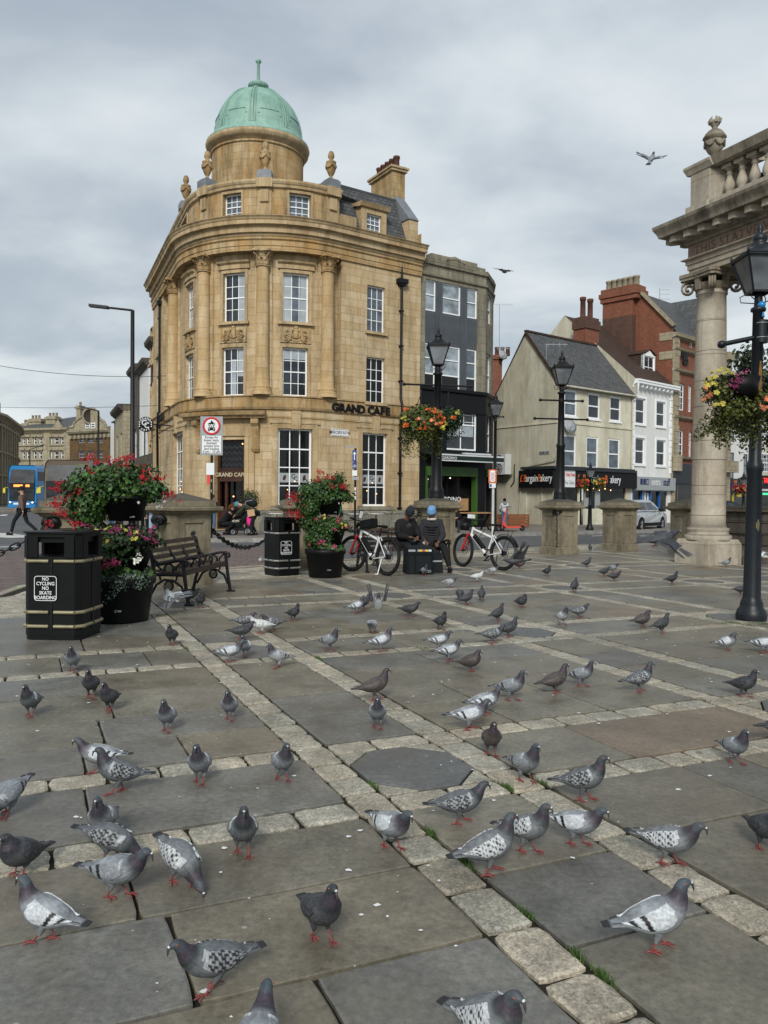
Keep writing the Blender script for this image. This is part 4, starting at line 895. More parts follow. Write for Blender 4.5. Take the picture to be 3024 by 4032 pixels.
bargain(BF,1.3,1.3+(BF.L-1.6)*.82,zm_,.31,.62,fas_);bargain(BG,BG.L*.49,BG.L-.1,zm_,.31,.56,fas_)
mb=MB();BF.box(mb,shp[0][0],shp[0][1],shp[0][2],shp[0][3],-.14,-.1);BF.box(mb,shp[1][0],shp[1][1],shp[1][2],shp[1][3],-.14,-.1);BF.box(mb,shp[2][0],shp[2][1],GB,2.5,-.3,-.26);BF.box(mb,.2,BF.L-.2,2.5,zb_+.05,-.02,.01);mb.build('shop_window','glass_shop',bk)
mb=MB();BG.box(mb,gs[0][0],gs[0][1],GB,2.4,-.1,-.08);BG.box(mb,gs[0][0]+1.2,gs[0][0]+1.26,GB,2.4,-.08,0);mb.build('side_panel','gable_render',bk)
mb=MB();BF.box(mb,shp[1][0]+.1,shp[1][0]+.45,1.1,1.6,-.095,-.09);BF.box(mb,shp[1][0]+1.0,shp[1][0]+1.5,GB+.9,2.3,-.095,-.09);mb.build('shop_poster','sign_grey',bk)
for k in range(5):g=MB();g.ell(BF.M(2.8+k*.55,2.05+.08*(k%2),-.09),(.035,.035,.035),6,5);g.build('lamp_glow','lamp_warm',bk)
h=BG.rect(*ZC(330,1073),*ZC(386,1091),.03);mb=MB();BG.box(mb,h[0],h[1],h[2],h[3],.01,.03);o=mb.build('street_name_plate','sign_grey');tag(o,'small DRUM LANE street name plate on the cream gable wall','street sign');text_mesh('lettering','DRUM LANE',.2,'shop_black',o,BG.mat((h[0]+h[1])/2,(h[2]+h[3])/2,.035),.002,.002,.7)
rebase(bk,(C0.x,C0.y,GB))
h=BG.rect(*ZC(92,1090),*ZC(160,1208),.3);ac=empty('air_conditioner','white twin-fan air conditioning unit on the cream gable wall','air conditioner',BG.M((h[0]+h[1])/2,h[2],.35));rza=atan2(BG.T[0].y,BG.T[0].x)
mb=MB();ww,hh=(h[1]-h[0])*.8,h[3]-h[2];mb.box((0,0,hh/2),(ww,.45,hh));b=mb.build('case','ac_white',ac);ac.rotation_euler.z=rza
for k in(.27,.73):mb=MB();mb.torus((-ww*.15,-.23,hh*k),.26,.02,'y',24,5);mb.torus((-ww*.15,-.23,hh*k),.15,.012,'y',24,4);[mb.bar((-ww*.15,-.228,hh*k),(-ww*.15+.25*cos(a*pi/3),-.228,hh*k+.25*sin(a*pi/3)),.05,.01)for a in range(6)];mb.build('fan_grille','charcoal_paint',ac)
mb=MB();mb.bar((-ww/2,.3,-.02),(-ww/2,-.25,-.02),.05);mb.bar((ww/2,.3,-.02),(ww/2,-.25,-.02),.05);mb.tube([(ww/2+.2,.3,.6),(ww/2+.3,.2,.1),(ww/2+.2,.3,-.4),(ww/2-.1,.3,-.7)],.03,6);mb.build('bracket','black_iron',ac)
# --- white rendered building
Wr=at(*ZC(1092,1400),51.6);BW=Wall([Cr[:2],Wr[:2]]);wb=bldg('white_house','white rendered building with brown tiled roof and dormer above the grey extrastaff sign')
hw=lambda x,y,d=0:BW.px(*ZC(x,y),d)[1];zg=hw(980,690)
up=rects(BW,ZC,[(887,765,945,915),(1008,788,1061,938)]);lo_=rects(BW,ZC,[(885,995,942,1150),(1008,1012,1062,1170)]);up=[(h[0],h[1],up[0][2],up[0][3])for h in up];lo_=[(h[0],h[1],lo_[0][2],lo_[0][3])for h in lo_]
zsg1,zsg0=hw(990,1225),hw(990,1300);shp=[(.15,BW.L-.4,GB+.7,zsg0-.05)]
mb=MB();BW.panel(mb,0,BW.L,GB,zg,0,up+lo_+shp,.15);mb.build('wall','white_render',wb)
for i,h in enumerate(up+lo_):window(wb,BW,h,1,(1,1),-.06,fw=.08,glass='glass',sill=('white_paint',.08))
mb=MB()
for h in up+lo_:mb=MB();BW.box(mb,h[0]-.13,h[0],h[2],h[3]+.13,0,.04);BW.box(mb,h[1],h[1]+.13,h[2],h[3]+.13,0,.04);BW.box(mb,h[0],h[1],h[3],h[3]+.13,0,.04);mb.build('window_architrave','white_paint',wb)
for sd_ in(0,1):
 mb=MB()
 for k in range(14):
  z=zsg1+.3+k*.42
  if z<zg-.5:w_=.28 if k%2 else .2;BW.box(mb,0 if sd_ else BW.L-w_,w_ if sd_ else BW.L,z,z+.38,0,.05)
 mb.build('quoin','white_paint',wb)
mb=MB();BW.sweep(mb,-.05,BW.L+.25,[(0,zg-.35),(.1,zg-.3),(.12,zg-.15),(.3,zg-.1),(.4,zg-.08),(.4,zg+.05),(.44,zg+.06),(.44,zg+.16),(.2,zg+.17)])
for k in range(9):BW.box(mb,.1+k*.5,.22+k*.5,zg-.28,zg-.09,.1,.32)
mb.tube([BW.M(-.02,zg-.1,.4),BW.M(.0,zg-.5,.35),BW.M(.2,zg-.7,.25),BW.M(.02,zg-1.1,.1)],.07,8);mb.build('gutter','white_paint',wb)
bd=(BW.M(1,0)-BW.M(0,0));nb=Vector((-bd.y,bd.x,0));ridge=6.2
mb=MB();A=BW.M(-.0,zg+.1,.3);B=BW.M(BW.L+.1,zg+.1,.3);Ct=A+nb*5.2+Vector((0,0,4.6));Dt=B+nb*5.2+Vector((0,0,4.6));face(mb,[A,B,Dt,Ct],0,[(0,0),(BW.L,0),(BW.L,6.5),(0,6.5)]);mb.build('roof','brown_tile',wb)
mb=MB();face(mb,[A,Ct,A+nb*10,A+Vector((0,0,-1))],0);mb.build('party_wall','gable_render',wb)
dh=BW.rect(*ZC(935,522),*ZC(992,650),-1.0);mb=MB();zz0=dh[2]-.1
for s in(dh[0]-.12,dh[1]+.12):face(mb,[BW.M(s,zz0,-.95),BW.M(s,dh[3]+.2,-.95),BW.M(s,dh[3]+.2,-3.6),BW.M(s,dh[3]-.6,-2.9)])
face(mb,[BW.M(dh[0]-.2,dh[3]+.1,-.85),BW.M((dh[0]+dh[1])/2,dh[3]+.45,-.85),BW.M((dh[0]+dh[1])/2,dh[3]+.45,-4.2),BW.M(dh[0]-.2,dh[3]+.1,-3.8)]);face(mb,[BW.M(dh[1]+.2,dh[3]+.1,-.85),BW.M((dh[0]+dh[1])/2,dh[3]+.45,-.85),BW.M((dh[0]+dh[1])/2,dh[3]+.45,-4.2),BW.M(dh[1]+.2,dh[3]+.1,-3.8)])
dm=mb.build('dormer','brown_tile',wb);mb=MB();BW.box(mb,dh[0]-.12,dh[0],zz0,dh[3]+.1,-1.1,-.94);BW.box(mb,dh[1],dh[1]+.12,zz0,dh[3]+.1,-1.1,-.94);face(mb,[BW.M(dh[0]-.15,dh[3],-.93),BW.M(dh[1]+.15,dh[3],-.93),BW.M((dh[0]+dh[1])/2,dh[3]+.38,-.93)]);mb.build('dormer_front','white_paint',dm)
window(dm,BW,dh,2,(1,2),-.98,fw=.06)
mb=MB();BW.box(mb,.1,BW.L+.1,zsg0,zsg1,.05,.28);so=mb.build('shop_sign','sign_grey',wb);zz_=(zsg0+zsg1)/2+.1
for k in range(3):g=MB();BW.box(g,.55+k*.34,.82+k*.34,zz_-.18,zz_+.18,.282,.29,0);(BW.box(g,.61+k*.34,.76+k*.34,zz_-.12,zz_+.12,.291,.294,1)if k==2 else None);g.build('logo_square',['navy','sign_grey'],so)
sc_=(BW.L-1.9)
text_mesh('lettering','extra',.62,'sign_white',so,BW.mat(1.75+sc_*.22,zz_,.29),.004,.004,.8);text_mesh('lettering','staff',.62,'navy',so,BW.mat(1.75+sc_*.68,zz_,.29),.004,.012,.8)
mb=MB();BW.box(mb,shp[0][0],shp[0][1],shp[0][2],shp[0][3],-.14,-.1);mb.build('shop_window','glass_shop',wb)
mb=MB();
for x in(.15,1.2,2.2,3.3):BW.box(mb,x,x+.09,GB,zsg0,-.1,.03)
mb.build('shop_frame','blue_paint',wb)
mb=MB()
for k in range(4):BW.box(mb,1.35+k*.32,1.55+k*.32,1.5,1.95,-.095,-.09)
mb.build('shop_poster','sign_white',wb);rebase(wb,(BW.P[0].x,BW.P[0].y,GB))
# --- tall red brick building
rb=bldg('red_brick_building','tall red brick building with large chimney stack and stone dressed front');Pq=Wr;Pr=at(*ZC(1330,1400),55.5);BR=Wall([Pq[:2],Pr[:2]])
hr_=lambda x,y,d=0:BR.px(*ZC(x,y),d)[1];zke=hr_(1108,385);nb2=Vector((-(Pr-Pq).y,(Pr-Pq).x,0)).normalized();gp=lambda t,z:Vector((Pq.x,Pq.y,0))+nb2*t+Vector((0,0,z))
GW=Wall([gp(12,0)[:2],gp(0,0)[:2]]);
def gwp(x,y):q=GW.px(*ZC(x,y));return(q[0],q[1])
poly=[gwp(1103,360),gwp(930,155),gwp(893,150),gwp(893,170),gwp(720,185),gwp(716,350),gwp(660,430)]
mb=MB();P=[GW.M(s,z)for s,z in poly];P=[GW.M(GW.L,GB)]+[GW.M(GW.L,poly[0][1])]+P[1:]+[GW.M(poly[-1][0],GB)]
mb.add(P,[tuple(range(len(P)))],0,False,[((p-P[0]).xy.length,p.z)for p in P]);mb.build('gable_wall','red_brick',rb)
a,b=poly[4][0],gwp(893,200)[0];zc0,zc1=gwp(800,395)[1],gwp(800,130)[1]
mb=MB();GW.box(mb,a,b,gwp(800,300)[1],zc1,-.6,.45);GW.box(mb,a-.12,b+.35,zc1-.9,zc1-.6,-.7,.57);GW.box(mb,a-.2,b+.42,zc1-.6,zc1-.3,-.8,.65);GW.box(mb,a-.1,b+.3,zc1-.3,zc1,-.7,.55);ck=mb.build('chimney','red_brick',rb)
mb=MB();GW.box(mb,a,b,gwp(800,520)[1],gwp(800,300)[1],0,.45);mb.build('chimney_base','dark_brick',rb)
for k in range(6):q=GW.M(a+.2+k*(b-a+.2)/6,0,0);m2=MB();m2.lathe([(.2,zc1),(.21,zc1+.1),(.19,zc1+.5),(.23,zc1+.53),(.23,zc1+.65),(.16,zc1+.66)],12,(q.x,q.y,0));m2.build('chimney_pot','buff_pot',ck)
wn_=rects(BR,ZC,[(1140,680,1173,835),(1133,950,1168,1115),(1196,690,1215,845),(1198,960,1215,1120),(1205,420,1225,470)]);shp=[(.4,BR.L-.3,GB+.3,hr_(1150,1145))]
mb=MB();BR.panel(mb,0,BR.L,GB,zke,0,wn_+shp,.15);mb.build('wall','red_brick',rb)
for h in wn_:window(rb,BR,h,2,(2,2),-.08,fw=.08)
mb=MB();x1_=BR.px(*ZC(1133,600))[0]
BR.box(mb,0,x1_,GB,zke,0,.14)
for z in(480,600,870,1105):zq=hr_(1150,z);BR.sweep(mb,-.05,BR.L,[(.0,zq-.2),(.22,zq-.12),(.28,zq),(0,zq+.05)])
for k in range(10):zq=zke-.6-k*.8;(BR.box(mb,-.002,.5+.2*(k%2),zq,zq+.35,.14,.17)if zq>3 else None)
BR.sweep(mb,-.1,BR.L,[(0,zke-.3),(.3,zke-.2),(.35,zke),(0,zke+.05)])
for k in(0,1):zq=gwp(1090,380)[1]-1.2*k;GW.box(mb,GW.L-.9-k*.0,GW.L+.0,zq-.5,zq+.0,0,.05)
P_=[GW.M(poly[1][0]-.05,poly[1][1]+.05,0),GW.M(GW.L+.1,poly[0][1]+.15,0)];mb.bar(P_[0],P_[1],.4,.16);mb.build('stone_dressing','pale_stone',rb)
for z in(600,480):pass
for k,ch_ in enumerate('’85'):text_mesh('date_numeral',ch_,.95,'black_iron',rb,BR.mat(BR.px(*ZC(1148+k*15,538))[0],hr_(1165,540),.12),.03,.03,.8)
mb=MB();BR.box(mb,shp[0][0],shp[0][1],shp[0][2],shp[0][3],-.14,-.1);mb.build('shop_window','glass_shop',rb);mb=MB();zq=hr_(1150,1145);BR.box(mb,0,BR.L,zq-1.3,zq,.15,.25);BR.box(mb,.35,.5,GB,zq-1.3,0,.2);mb.build('shop_fascia','charcoal_paint',rb)
mb=MB();BR.box(mb,-.1,.5,zq-.5,zq+.5,.15,.5);mb.build('console','pale_stone',rb)
mb=MB();r0=BR.M(-.05,zke,.3);r1_=BR.M(BR.L,zke,.3);tp=GW.M(poly[1][0],poly[1][1]);face(mb,[r0,r1_,r1_+(tp-r0)*1.0,tp],0,[(0,0),(BR.L,0),(BR.L,7),(0,7)])
dq=(Pr-Pq).normalized();g0=BR.M(2.6,zke,.1);face(mb,[g0,g0+Vector((0,0,3.2))+dq*2.4,g0+Vector((0,0,3.2))+dq*2.4+nb2*6,g0+nb2*1.0+Vector((0,0,0))]);mb.build('roof','slate',rb)
mb=MB();face(mb,[g0+Vector((0,0,0)),g0+dq*2.4+Vector((0,0,3.3)),g0+dq*4.8]);mb.build('front_gable','red_brick',rb)
rebase(rb,(Pq.x,Pq.y,GB))
hs=bldg('brick_chimney_stack','slim red brick chimney with two tall red pots behind the bakery roof','chimney');p=at(*ZC(602,450),50.5)
mb=MB();mb.box((p.x,p.y,8.8+.6),(1.5,.9,4.4-.1),rz=.7);zt_=at(*ZC(602,335),50.5).z;mb.box((p.x,p.y,(zt_+7)/2),(1.3,.8,zt_-7),rz=.7)if False else None
mb=MB();mb.box((p.x,p.y,(zt_+7.3)/2),(1.35,.9,zt_-7.3),rz=.7);mb.build('stack','red_brick',hs)
mb=MB();mb.box((p.x,p.y,zt_-.1),(1.5,1.05,.55),rz=.7);mb.box((p.x,p.y,zt_+.25),(1.35,.9,.2),rz=.7);mb.build('cap','dark_brick',hs)
for k in(-1,1):m2=MB();m2.lathe([(.19,zt_+.3),(.17,zt_+.5),(.16,zt_+1.4),(.2,zt_+1.42),(.2,zt_+1.6),(.14,zt_+1.62)],12,(p.x+k*.28,p.y+k*.22,0));m2.build('chimney_pot','terracotta',hs)
rebase(hs,(p.x,p.y,7.3))
hh_=bldg('lane_house','slate roofed house with red brick chimney glimpsed between the grey and cream buildings','house');p=at(1960,1400,62);Wl=Wall([at(1900,1500,60)[:2],at(2090,1500,66)[:2]])
mb=MB();zz_=at(1960,1560,62).z;Wl.panel(mb,0,Wl.L,GB,zz_-1.6,0);mb.build('wall','cream_render',hh_);mb=MB();face(mb,[Wl.M(0,zz_-1.6,.3),Wl.M(Wl.L,zz_-1.6,.3),Wl.M(Wl.L,zz_+2.2,-5),Wl.M(0,zz_+1.8,-5)],0,[(0,0),(Wl.L,0),(Wl.L,6),(0,6)]);mb.build('roof','slate',hh_)
q0,q1=at(*ZB(692,880),62),at(*ZB(756,880),62);zt_=at(*ZB(720,880),62).z;mb=MB();mb.box(((q0.x+q1.x)/2,62.4,zt_-2),(q1.x-q0.x,.9,4));mb.box(((q0.x+q1.x)/2,62.4,zt_-.2),(q1.x-q0.x+.25,1.1,.3));c_=mb.build('chimney','red_brick',hh_)
for k in range(3):m2=MB();m2.lathe([(.17,0),(.15,.5),(.18,.55),(.18,.65),(.12,.66)],10,(q0.x+.35+k*.42,62.4,zt_));m2.build('chimney_pot','terracotta',c_)
rebase(hh_,(p.x,p.y,0))
def aerial(name,label,px_,ytop,ybot,Y,bars,T,horiz=True):
 a=at(*T(px_,ybot),Y);b=at(*T(px_,ytop),Y);o=empty(name,label,'aerial',a);mb=MB();mb.tube([(0,0,0),(b.x-a.x,0,b.z-a.z)],.022,6);mb.build('mast','antenna_metal',o);mb=MB()
 for(x0,x1,y,n)in bars:
  p0=at(*T(x0,y),Y)-a;p1=at(*T(x1,y),Y)-a;mb.bar(p0,p1,.025)
  for k in range(n):q=p0+(p1-p0)*(k+.5)/n;mb.bar(q-Vector((0,0,.14)),q+Vector((0,0,.14)),.014)
 mb.build('antenna_array','antenna_metal',o);return o
aerial('tv_aerial','tall thin aerial mast above the lane house chimney',737,525,850,62,[(705,832,530,6),(720,810,835,8)],ZB)
aerial('tv_aerial','three-armed aerial on the red brick building roof',1029,125,240,56,[(1029,1090,135,0),(1029,1090,160,0),(1029,1090,188,0)],ZC)
aerial('tv_aerial','bent grey aerial pole at the front corner of the bakery gable',370,450,600,45,[(365,495,452,4)],ZC)
def dish(label,px_,py_,Y,r,T):
 p=at(*T(px_,py_),Y);o=empty('satellite_dish',label,'satellite dish',p);mb=MB();mb.tr((0,0,0),.5,pi/2-.3);mb.lathe([(0,.08),(r*.5,.06),(r,0),(r,.01),(0,.1)],20,sy=1);mb.build('reflector','sign_grey',o);mb=MB();mb.bar((0,0,-r*.7),(-.1,-.45,-.1),.03);mb.bar((0,.05,0),(-.2,.3,-.2),.05);mb.build('arm','sign_grey',o)
dish('grey satellite dish on the cream wall beside the lamp post',510,925,44.3,.42,ZC);dish('small satellite dish on the lane house chimney',762,880,61.5,.38,ZB)
# --- far right buildings beyond the column
fr=bldg('stone_gable_building','dark rubble stone gable with coped edge and pale stone pilasters beyond the column');Wl=Wall([at(*ZC(1330,1400),55.6)[:2],at(*ZC(1560,1400),60)[:2]]);hq=lambda x,y,d=0:Wl.px(*ZC(x,y),d)
mb=MB();P=[Wl.M(0,GB),Wl.M(hq(1420,500)[0],GB),Wl.M(hq(1420,480)[0],hq(1420,480)[1]),Wl.M(0,hq(1340,480)[1])];face(mb,P);a,b,c=hq(1385,480),hq(1385,385),hq(1475,358);d_=hq(1530,440);mb.add([Wl.M(*a[:2],-2),Wl.M(*hq(1560,520)[:2],-2),Wl.M(*d_[:2],-2),Wl.M(*c[:2],-2),Wl.M(*b[:2],-2)],[(0,1,2,3,4)]);mb.build('wall','dark_stone',fr)
mb=MB();mb.bar(Wl.M(*b[:2],-1.9),Wl.M(*c[:2],-1.9),.3,.15);mb.bar(Wl.M(*c[:2],-1.9),Wl.M(*d_[:2],-1.9),.3,.15);s0_=hq(1397,800)[0];s1_=hq(1422,800)[0];Wl.box(mb,s0_,s1_,GB,hq(1400,500)[1],0,.3);zq=hq(1400,1130)[1];Wl.box(mb,s0_-.2,s1_+.4,zq-.8,zq,0,.7);Wl.box(mb,s0_-.2,s1_+.3,hq(1400,520)[1]-.3,hq(1400,500)[1],0,.5);mb.build('stone_dressing','pale_stone',fr);rebase(fr,(P[0].x,P[0].y,0))
fw2=bldg('white_shop_building','plain white building above a yellow shopfront behind the tall column');Wl=Wall([at(*ZC(1418,1400),58)[:2],at(*ZC(1610,1400),63)[:2]]);hh2=rects(Wl,ZC,[(1434,1080,1462,1232),(1517,1090,1541,1220),(1434,955,1465,1018),(1517,950,1545,1020)]);mb=MB();zt_=Wl.px(*ZC(1500,900))[1];Wl.panel(mb,0,Wl.L,GB,zt_,0,hh2,.1);mb.build('wall','white_render',fw2)
for h in hh2:window(fw2,Wl,h,1,(1,1),-.03,fw=.06,frame='charcoal_paint',glass='glass_painted_sky')
z1_,z0_=Wl.px(*ZC(1480,1262))[1],Wl.px(*ZC(1480,1310))[1];mb=MB();Wl.box(mb,0,Wl.L,z1_,z1_+.35,0,.25);mb.build('fascia','charcoal_paint',fw2);mb=MB();Wl.box(mb,.1,1.9,z0_,z1_,.02,.28);so=mb.build('shop_sign','navy',fw2)
for i in range(2):
 for j in range(2):g=MB();Wl.box(g,.6+i*.3,.8+i*.3,z0_+.35+j*.28,z0_+.55+j*.28,.281,.29);g.build('logo_square','orange_letters',so)
mb=MB();Wl.box(mb,.05,.35,GB,z0_,0,.1);Wl.box(mb,.9,1.1,GB,z0_,0,.1);Wl.box(mb,.05,2.6,GB,.7,0,.11);Wl.box(mb,1.7,2.6,z0_-.35,z0_,0,.1);mb.build('shopfront','yellow_paint',fw2);mb=MB();Wl.box(mb,.05,Wl.L,GB,z1_,.01,.04);mb.build('shop_window','glass_shop',fw2);rebase(fw2,(Wl.P[0].x,Wl.P[0].y,0))
fw3=bldg('bow_window_building','pale grey building with white bow windows above a red lit shop sign');Wl=Wall([at(*ZC(1590,1400),64)[:2],at(*ZC(1900,1400),70)[:2]]);hh3=rects(Wl,ZC,[(1618,1085,1662,1195),(1622,925,1662,990)]);mb=MB();Wl.panel(mb,0,Wl.L,GB,Wl.px(*ZC(1640,850))[1],0,hh3,.1);mb.build('wall','gable_render',fw3)
for h in hh3:window(fw3,Wl,h,4,(2,2),.02,fw=.08)
z1_,z0_=Wl.px(*ZC(1640,1215))[1],Wl.px(*ZC(1640,1290))[1];mb=MB();Wl.box(mb,0,Wl.L,z0_,z1_,0,.3);so=mb.build('shop_sign','shop_black',fw3);text_mesh('lettering','TARHI',.55,'led_red',so,Wl.mat(Wl.px(*ZC(1635,1252))[0],(z0_+z1_)/2+.1,.32),.01,.01,.9);mb=MB();Wl.box(mb,0,Wl.L,GB,z0_,.01,.05);Wl.box(mb,.2,Wl.L,z0_-.2,z0_-.05,.02,.8,1);Wl.box(mb,.9,2.2,2.0,2.15,.06,.09,2);mb.build('shop_window',['glass_shop','awning_white','led_green'],fw3);rebase(fw3,(Wl.P[0].x,Wl.P[0].y,0))
# --- buildings at the end of the left-hand street
l1=bldg('ornate_dark_building','dark ornate stone building at the left edge with arched windows');Wl=Wall([at(-330,1900,78)[:2],at(0,1900,104)[:2],at(66,1900,122)[:2],at(72,1900,135)[:2]]);zt_=Wl.px(*ZL(60,850))[1];wl_=[]
s_a,s_b=Wl.px(0,1800)[0],Wl.S[2]
for r_,(za_,zb2)in enumerate(((.1,.3),(.37,.55),(.62,.84))):
 s=1.2
 while s<s_b-1.5:wl_.append((s,s+1.3,1.5+zt_*za_,zt_*zb2));s+=2.6
mb=MB();Wl.panel(mb,0,Wl.L,0,zt_,0,wl_,.35);mb.build('wall','dark_stone',l1)
mb=MB();
for z in(.34,.6,.9):Wl.sweep(mb,0,Wl.L,[(0,zt_*z-.2),(.35,zt_*z),(.4,zt_*z+.2),(0,zt_*z+.3)])
Wl.sweep(mb,0,Wl.L,[(0,zt_-.6),(.5,zt_-.2),(.9,zt_),(.9,zt_+.3),(0,zt_+.4)])
s=.3
while s<s_b:Wl.box(mb,s,s+.55,.2,zt_-.5,0,.3);s+=2.6
mb.build('stone_dressing','pale_stone',l1)
for h in wl_[::1]:window(l1,Wl,h,1,(1,1),-.25,fw=.12,frame='wood_dark')
mb=MB();q=Wl.M(s_a+2,0,-2);mb.box((q.x,q.y,zt_+1),(3,2,2));mb.build('chimney','dark_stone',l1);rebase(l1,(Wl.P[1].x,Wl.P[1].y,0))
l2=bldg('pale_stone_terrace','pale stone four storey building with slate roof and chimneys at the end of the street');Y2=150;Wl=Wall([at(*ZL(120,1500),152)[:2],at(*ZL(650,1500),148)[:2]]);hL=lambda x,y,d=0:Wl.px(*ZL(x,y),d);zt_=hL(400,935)[1];wl_=[]
for(y0,y1)in((1003,1065),(1127,1203),(1268,1316),(1360,1440)):
 for(a,b)in((205,231),(247,272),(310,340),(362,392),(470,487),(503,546),(566,600)):wl_.append(Wl.rect(*ZL(a,y0),*ZL(b,y1)))
mb=MB();Wl.panel(mb,0,Wl.L,0,zt_,0,wl_,.4);g0,g1,gt=hL(480,940),hL(605,940),hL(542,832);face(mb,[Wl.M(g0[0],zt_,.1),Wl.M(g1[0],zt_,.1),Wl.M(gt[0],gt[1],.1)],0,[(0,0),(5,0),(2.5,4)]);mb.build('wall','pale_stone',l2)
mb=MB()
for y in(1080,1110,1215,1255):z=hL(400,y)[1];Wl.box(mb,0,Wl.L,z,z+.35,0,.25)
Wl.sweep(mb,0,Wl.L,[(0,zt_-.7),(.6,zt_-.1),(.8,zt_),(.8,zt_+.35),(0,zt_+.5)])
for x in(440,630):s=hL(x,1100)[0];Wl.box(mb,s-.7,s+.7,0,zt_,0,.2)
for h in wl_:Wl.box(mb,h[0]-.35,h[1]+.35,h[3]+.1,h[3]+.45,0,.3)
mb.build('stone_dressing','pale_stone',l2)
for h in wl_:window(l2,Wl,h,1,(1,1),-.2,fw=.14,glass='glass')
mb=MB();zr=hL(400,868)[1];face(mb,[Wl.M(-1,zt_+.4,.2),Wl.M(Wl.L,zt_+.4,.2),Wl.M(Wl.L-1,zr+2,-6),Wl.M(2,zr+1,-6)],0,[(0,0),(25,0),(25,8),(0,8)]);mb.build('roof','slate',l2)
for(a,b,y0)in((200,315,818),(362,452,795),(648,688,693),(130,190,860)):
 q0,q1=hL(a,y0),hL(b,y0);mb=MB();Wl.box(mb,q0[0],q1[0],zt_+.3,q0[1],-3.2,-1.8);Wl.box(mb,q0[0]-.2,q1[0]+.2,q0[1]-.6,q0[1]-.2,-3.4,-1.6);cq=mb.build('chimney','pale_stone',l2);k=q0[0]+.4
 while k<q1[0]-.2:p=Wl.M(k,q0[1],-2.5);m2=MB();m2.lathe([(.25,0),(.22,.6),(.28,.65),(.2,.7)],8,p);m2.build('chimney_pot','buff_pot',cq);k+=.75
rebase(l2,(Wl.P[0].x,Wl.P[0].y,0))
l3=bldg('dutch_gable_building','brown stone building with a pale curved dutch gable at the end of the street');Wl=Wall([at(*ZL(650,1500),146)[:2],at(*ZL(1032,1500),140)[:2]]);zt_=hL2=Wl.px(*ZL(840,945))[1];wl_=[Wl.rect(*ZL(a,y0),*ZL(b,y1))for(y0,y1)in((1008,1052),(1125,1190),(1260,1320))for(a,b)in((728,790),(815,876),(903,962))]
mb=MB();Wl.panel(mb,0,Wl.L,0,zt_,0,wl_,.4);mb.build('wall','brown_stone',l3)
for h in wl_:window(l3,Wl,h,3,(1,1),-.2,fw=.12,frame='sign_grey')
gp_=[(650,940),(655,905),(690,905),(695,870),(725,840),(765,812),(785,785),(792,755),(815,738),(850,730),(885,738),(905,758),(915,795),(940,830),(975,855),(1000,900),(1030,905),(1032,940)];P=[Wl.px(*ZL(*q))for q in gp_]
mb=MB();mb.add([Wl.M(p[0],p[1],.1)for p in P],[tuple(range(len(P)))],0,False,[(p[0],p[1])for p in P]);mb.build('dutch_gable','pale_stone',l3)
mb=MB();mb.tube([Wl.M(p[0],p[1],.1)for p in P[1:-1]],.22,6);Wl.sweep(mb,0,Wl.L,[(0,zt_-.6),(.5,zt_-.3),(.7,zt_),(.7,zt_+.3),(0,zt_+.4)]);q=Wl.px(*ZL(848,803));mb.torus(Wl.M(q[0],q[1],.15),1.3,.18,'y',20,5)
for k in range(14):Wl.box(mb,.5+k*1.15,1+k*1.15,zt_-1.2,zt_-.6,0,.45)
mb.build('stone_dressing','pale_stone',l3);mb=MB();mb.tr(Wl.M(q[0],q[1],.12),0,pi/2);mb.lathe([(0,0),(1.2,0),(1.25,.1)],20);mb.build('roundel','dark_stone',l3)
for(a,b)in((800,840),(850,890)):window(l3,Wl,Wl.rect(*ZL(a,865),*ZL(b,917),.2),2,(1,1),.25,fw=.15)
q0=Wl.px(*ZL(1020,725));q1=Wl.px(*ZL(1045,725));mb=MB();Wl.box(mb,q0[0],q1[0],zt_,q0[1],-3,-1.5);Wl.box(mb,q0[0]-.3,q1[0]+.3,q0[1]-.6,q0[1],-3.2,-1.3);mb.build('chimney','dark_stone',l3);q0=Wl.px(*ZL(945,810));q1=Wl.px(*ZL(1045,810));mb=MB();Wl.box(mb,q0[0],q1[0],zt_,q0[1],-5,-3);mb.build('chimney','dark_brick',l3);rebase(l3,(Wl.P[0].x,Wl.P[0].y,0))
l4=bldg('red_brick_house','small red brick house at the street end beside the dutch gable','house');Wl=Wall([at(*ZL(1032,1500),128)[:2],at(*ZL(1150,1500),118)[:2]]);mb=MB();a=Wl.px(*ZL(1066,862));b=Wl.px(*ZL(1150,830));Wl.panel(mb,a[0],Wl.L,0,a[1],0);face(mb,[Wl.M(a[0],a[1]),Wl.M(Wl.L,a[1]),Wl.M(Wl.L,b[1])]);mb.build('wall','red_brick',l4);mb=MB();Wl.box(mb,0,a[0],0,Wl.px(*ZL(1045,925))[1],-.1,.05);mb.build('side_wall','white_render',l4)
mb=MB();mb.bar(Wl.M(a[0]-.2,a[1],.1),Wl.M(Wl.L,b[1]+.1,.1),.6,.2);mb.build('roof_edge','slate',l4);rebase(l4,(Wl.P[0].x,Wl.P[0].y,0))
O=W.P[0];dL=-tl.to_3d();SL=Wall([(O+dL*70)[:2],(O+dL*0)[:2]]);sx_=lambda x:SL.px(*ZL(x,1500),.3)[0]
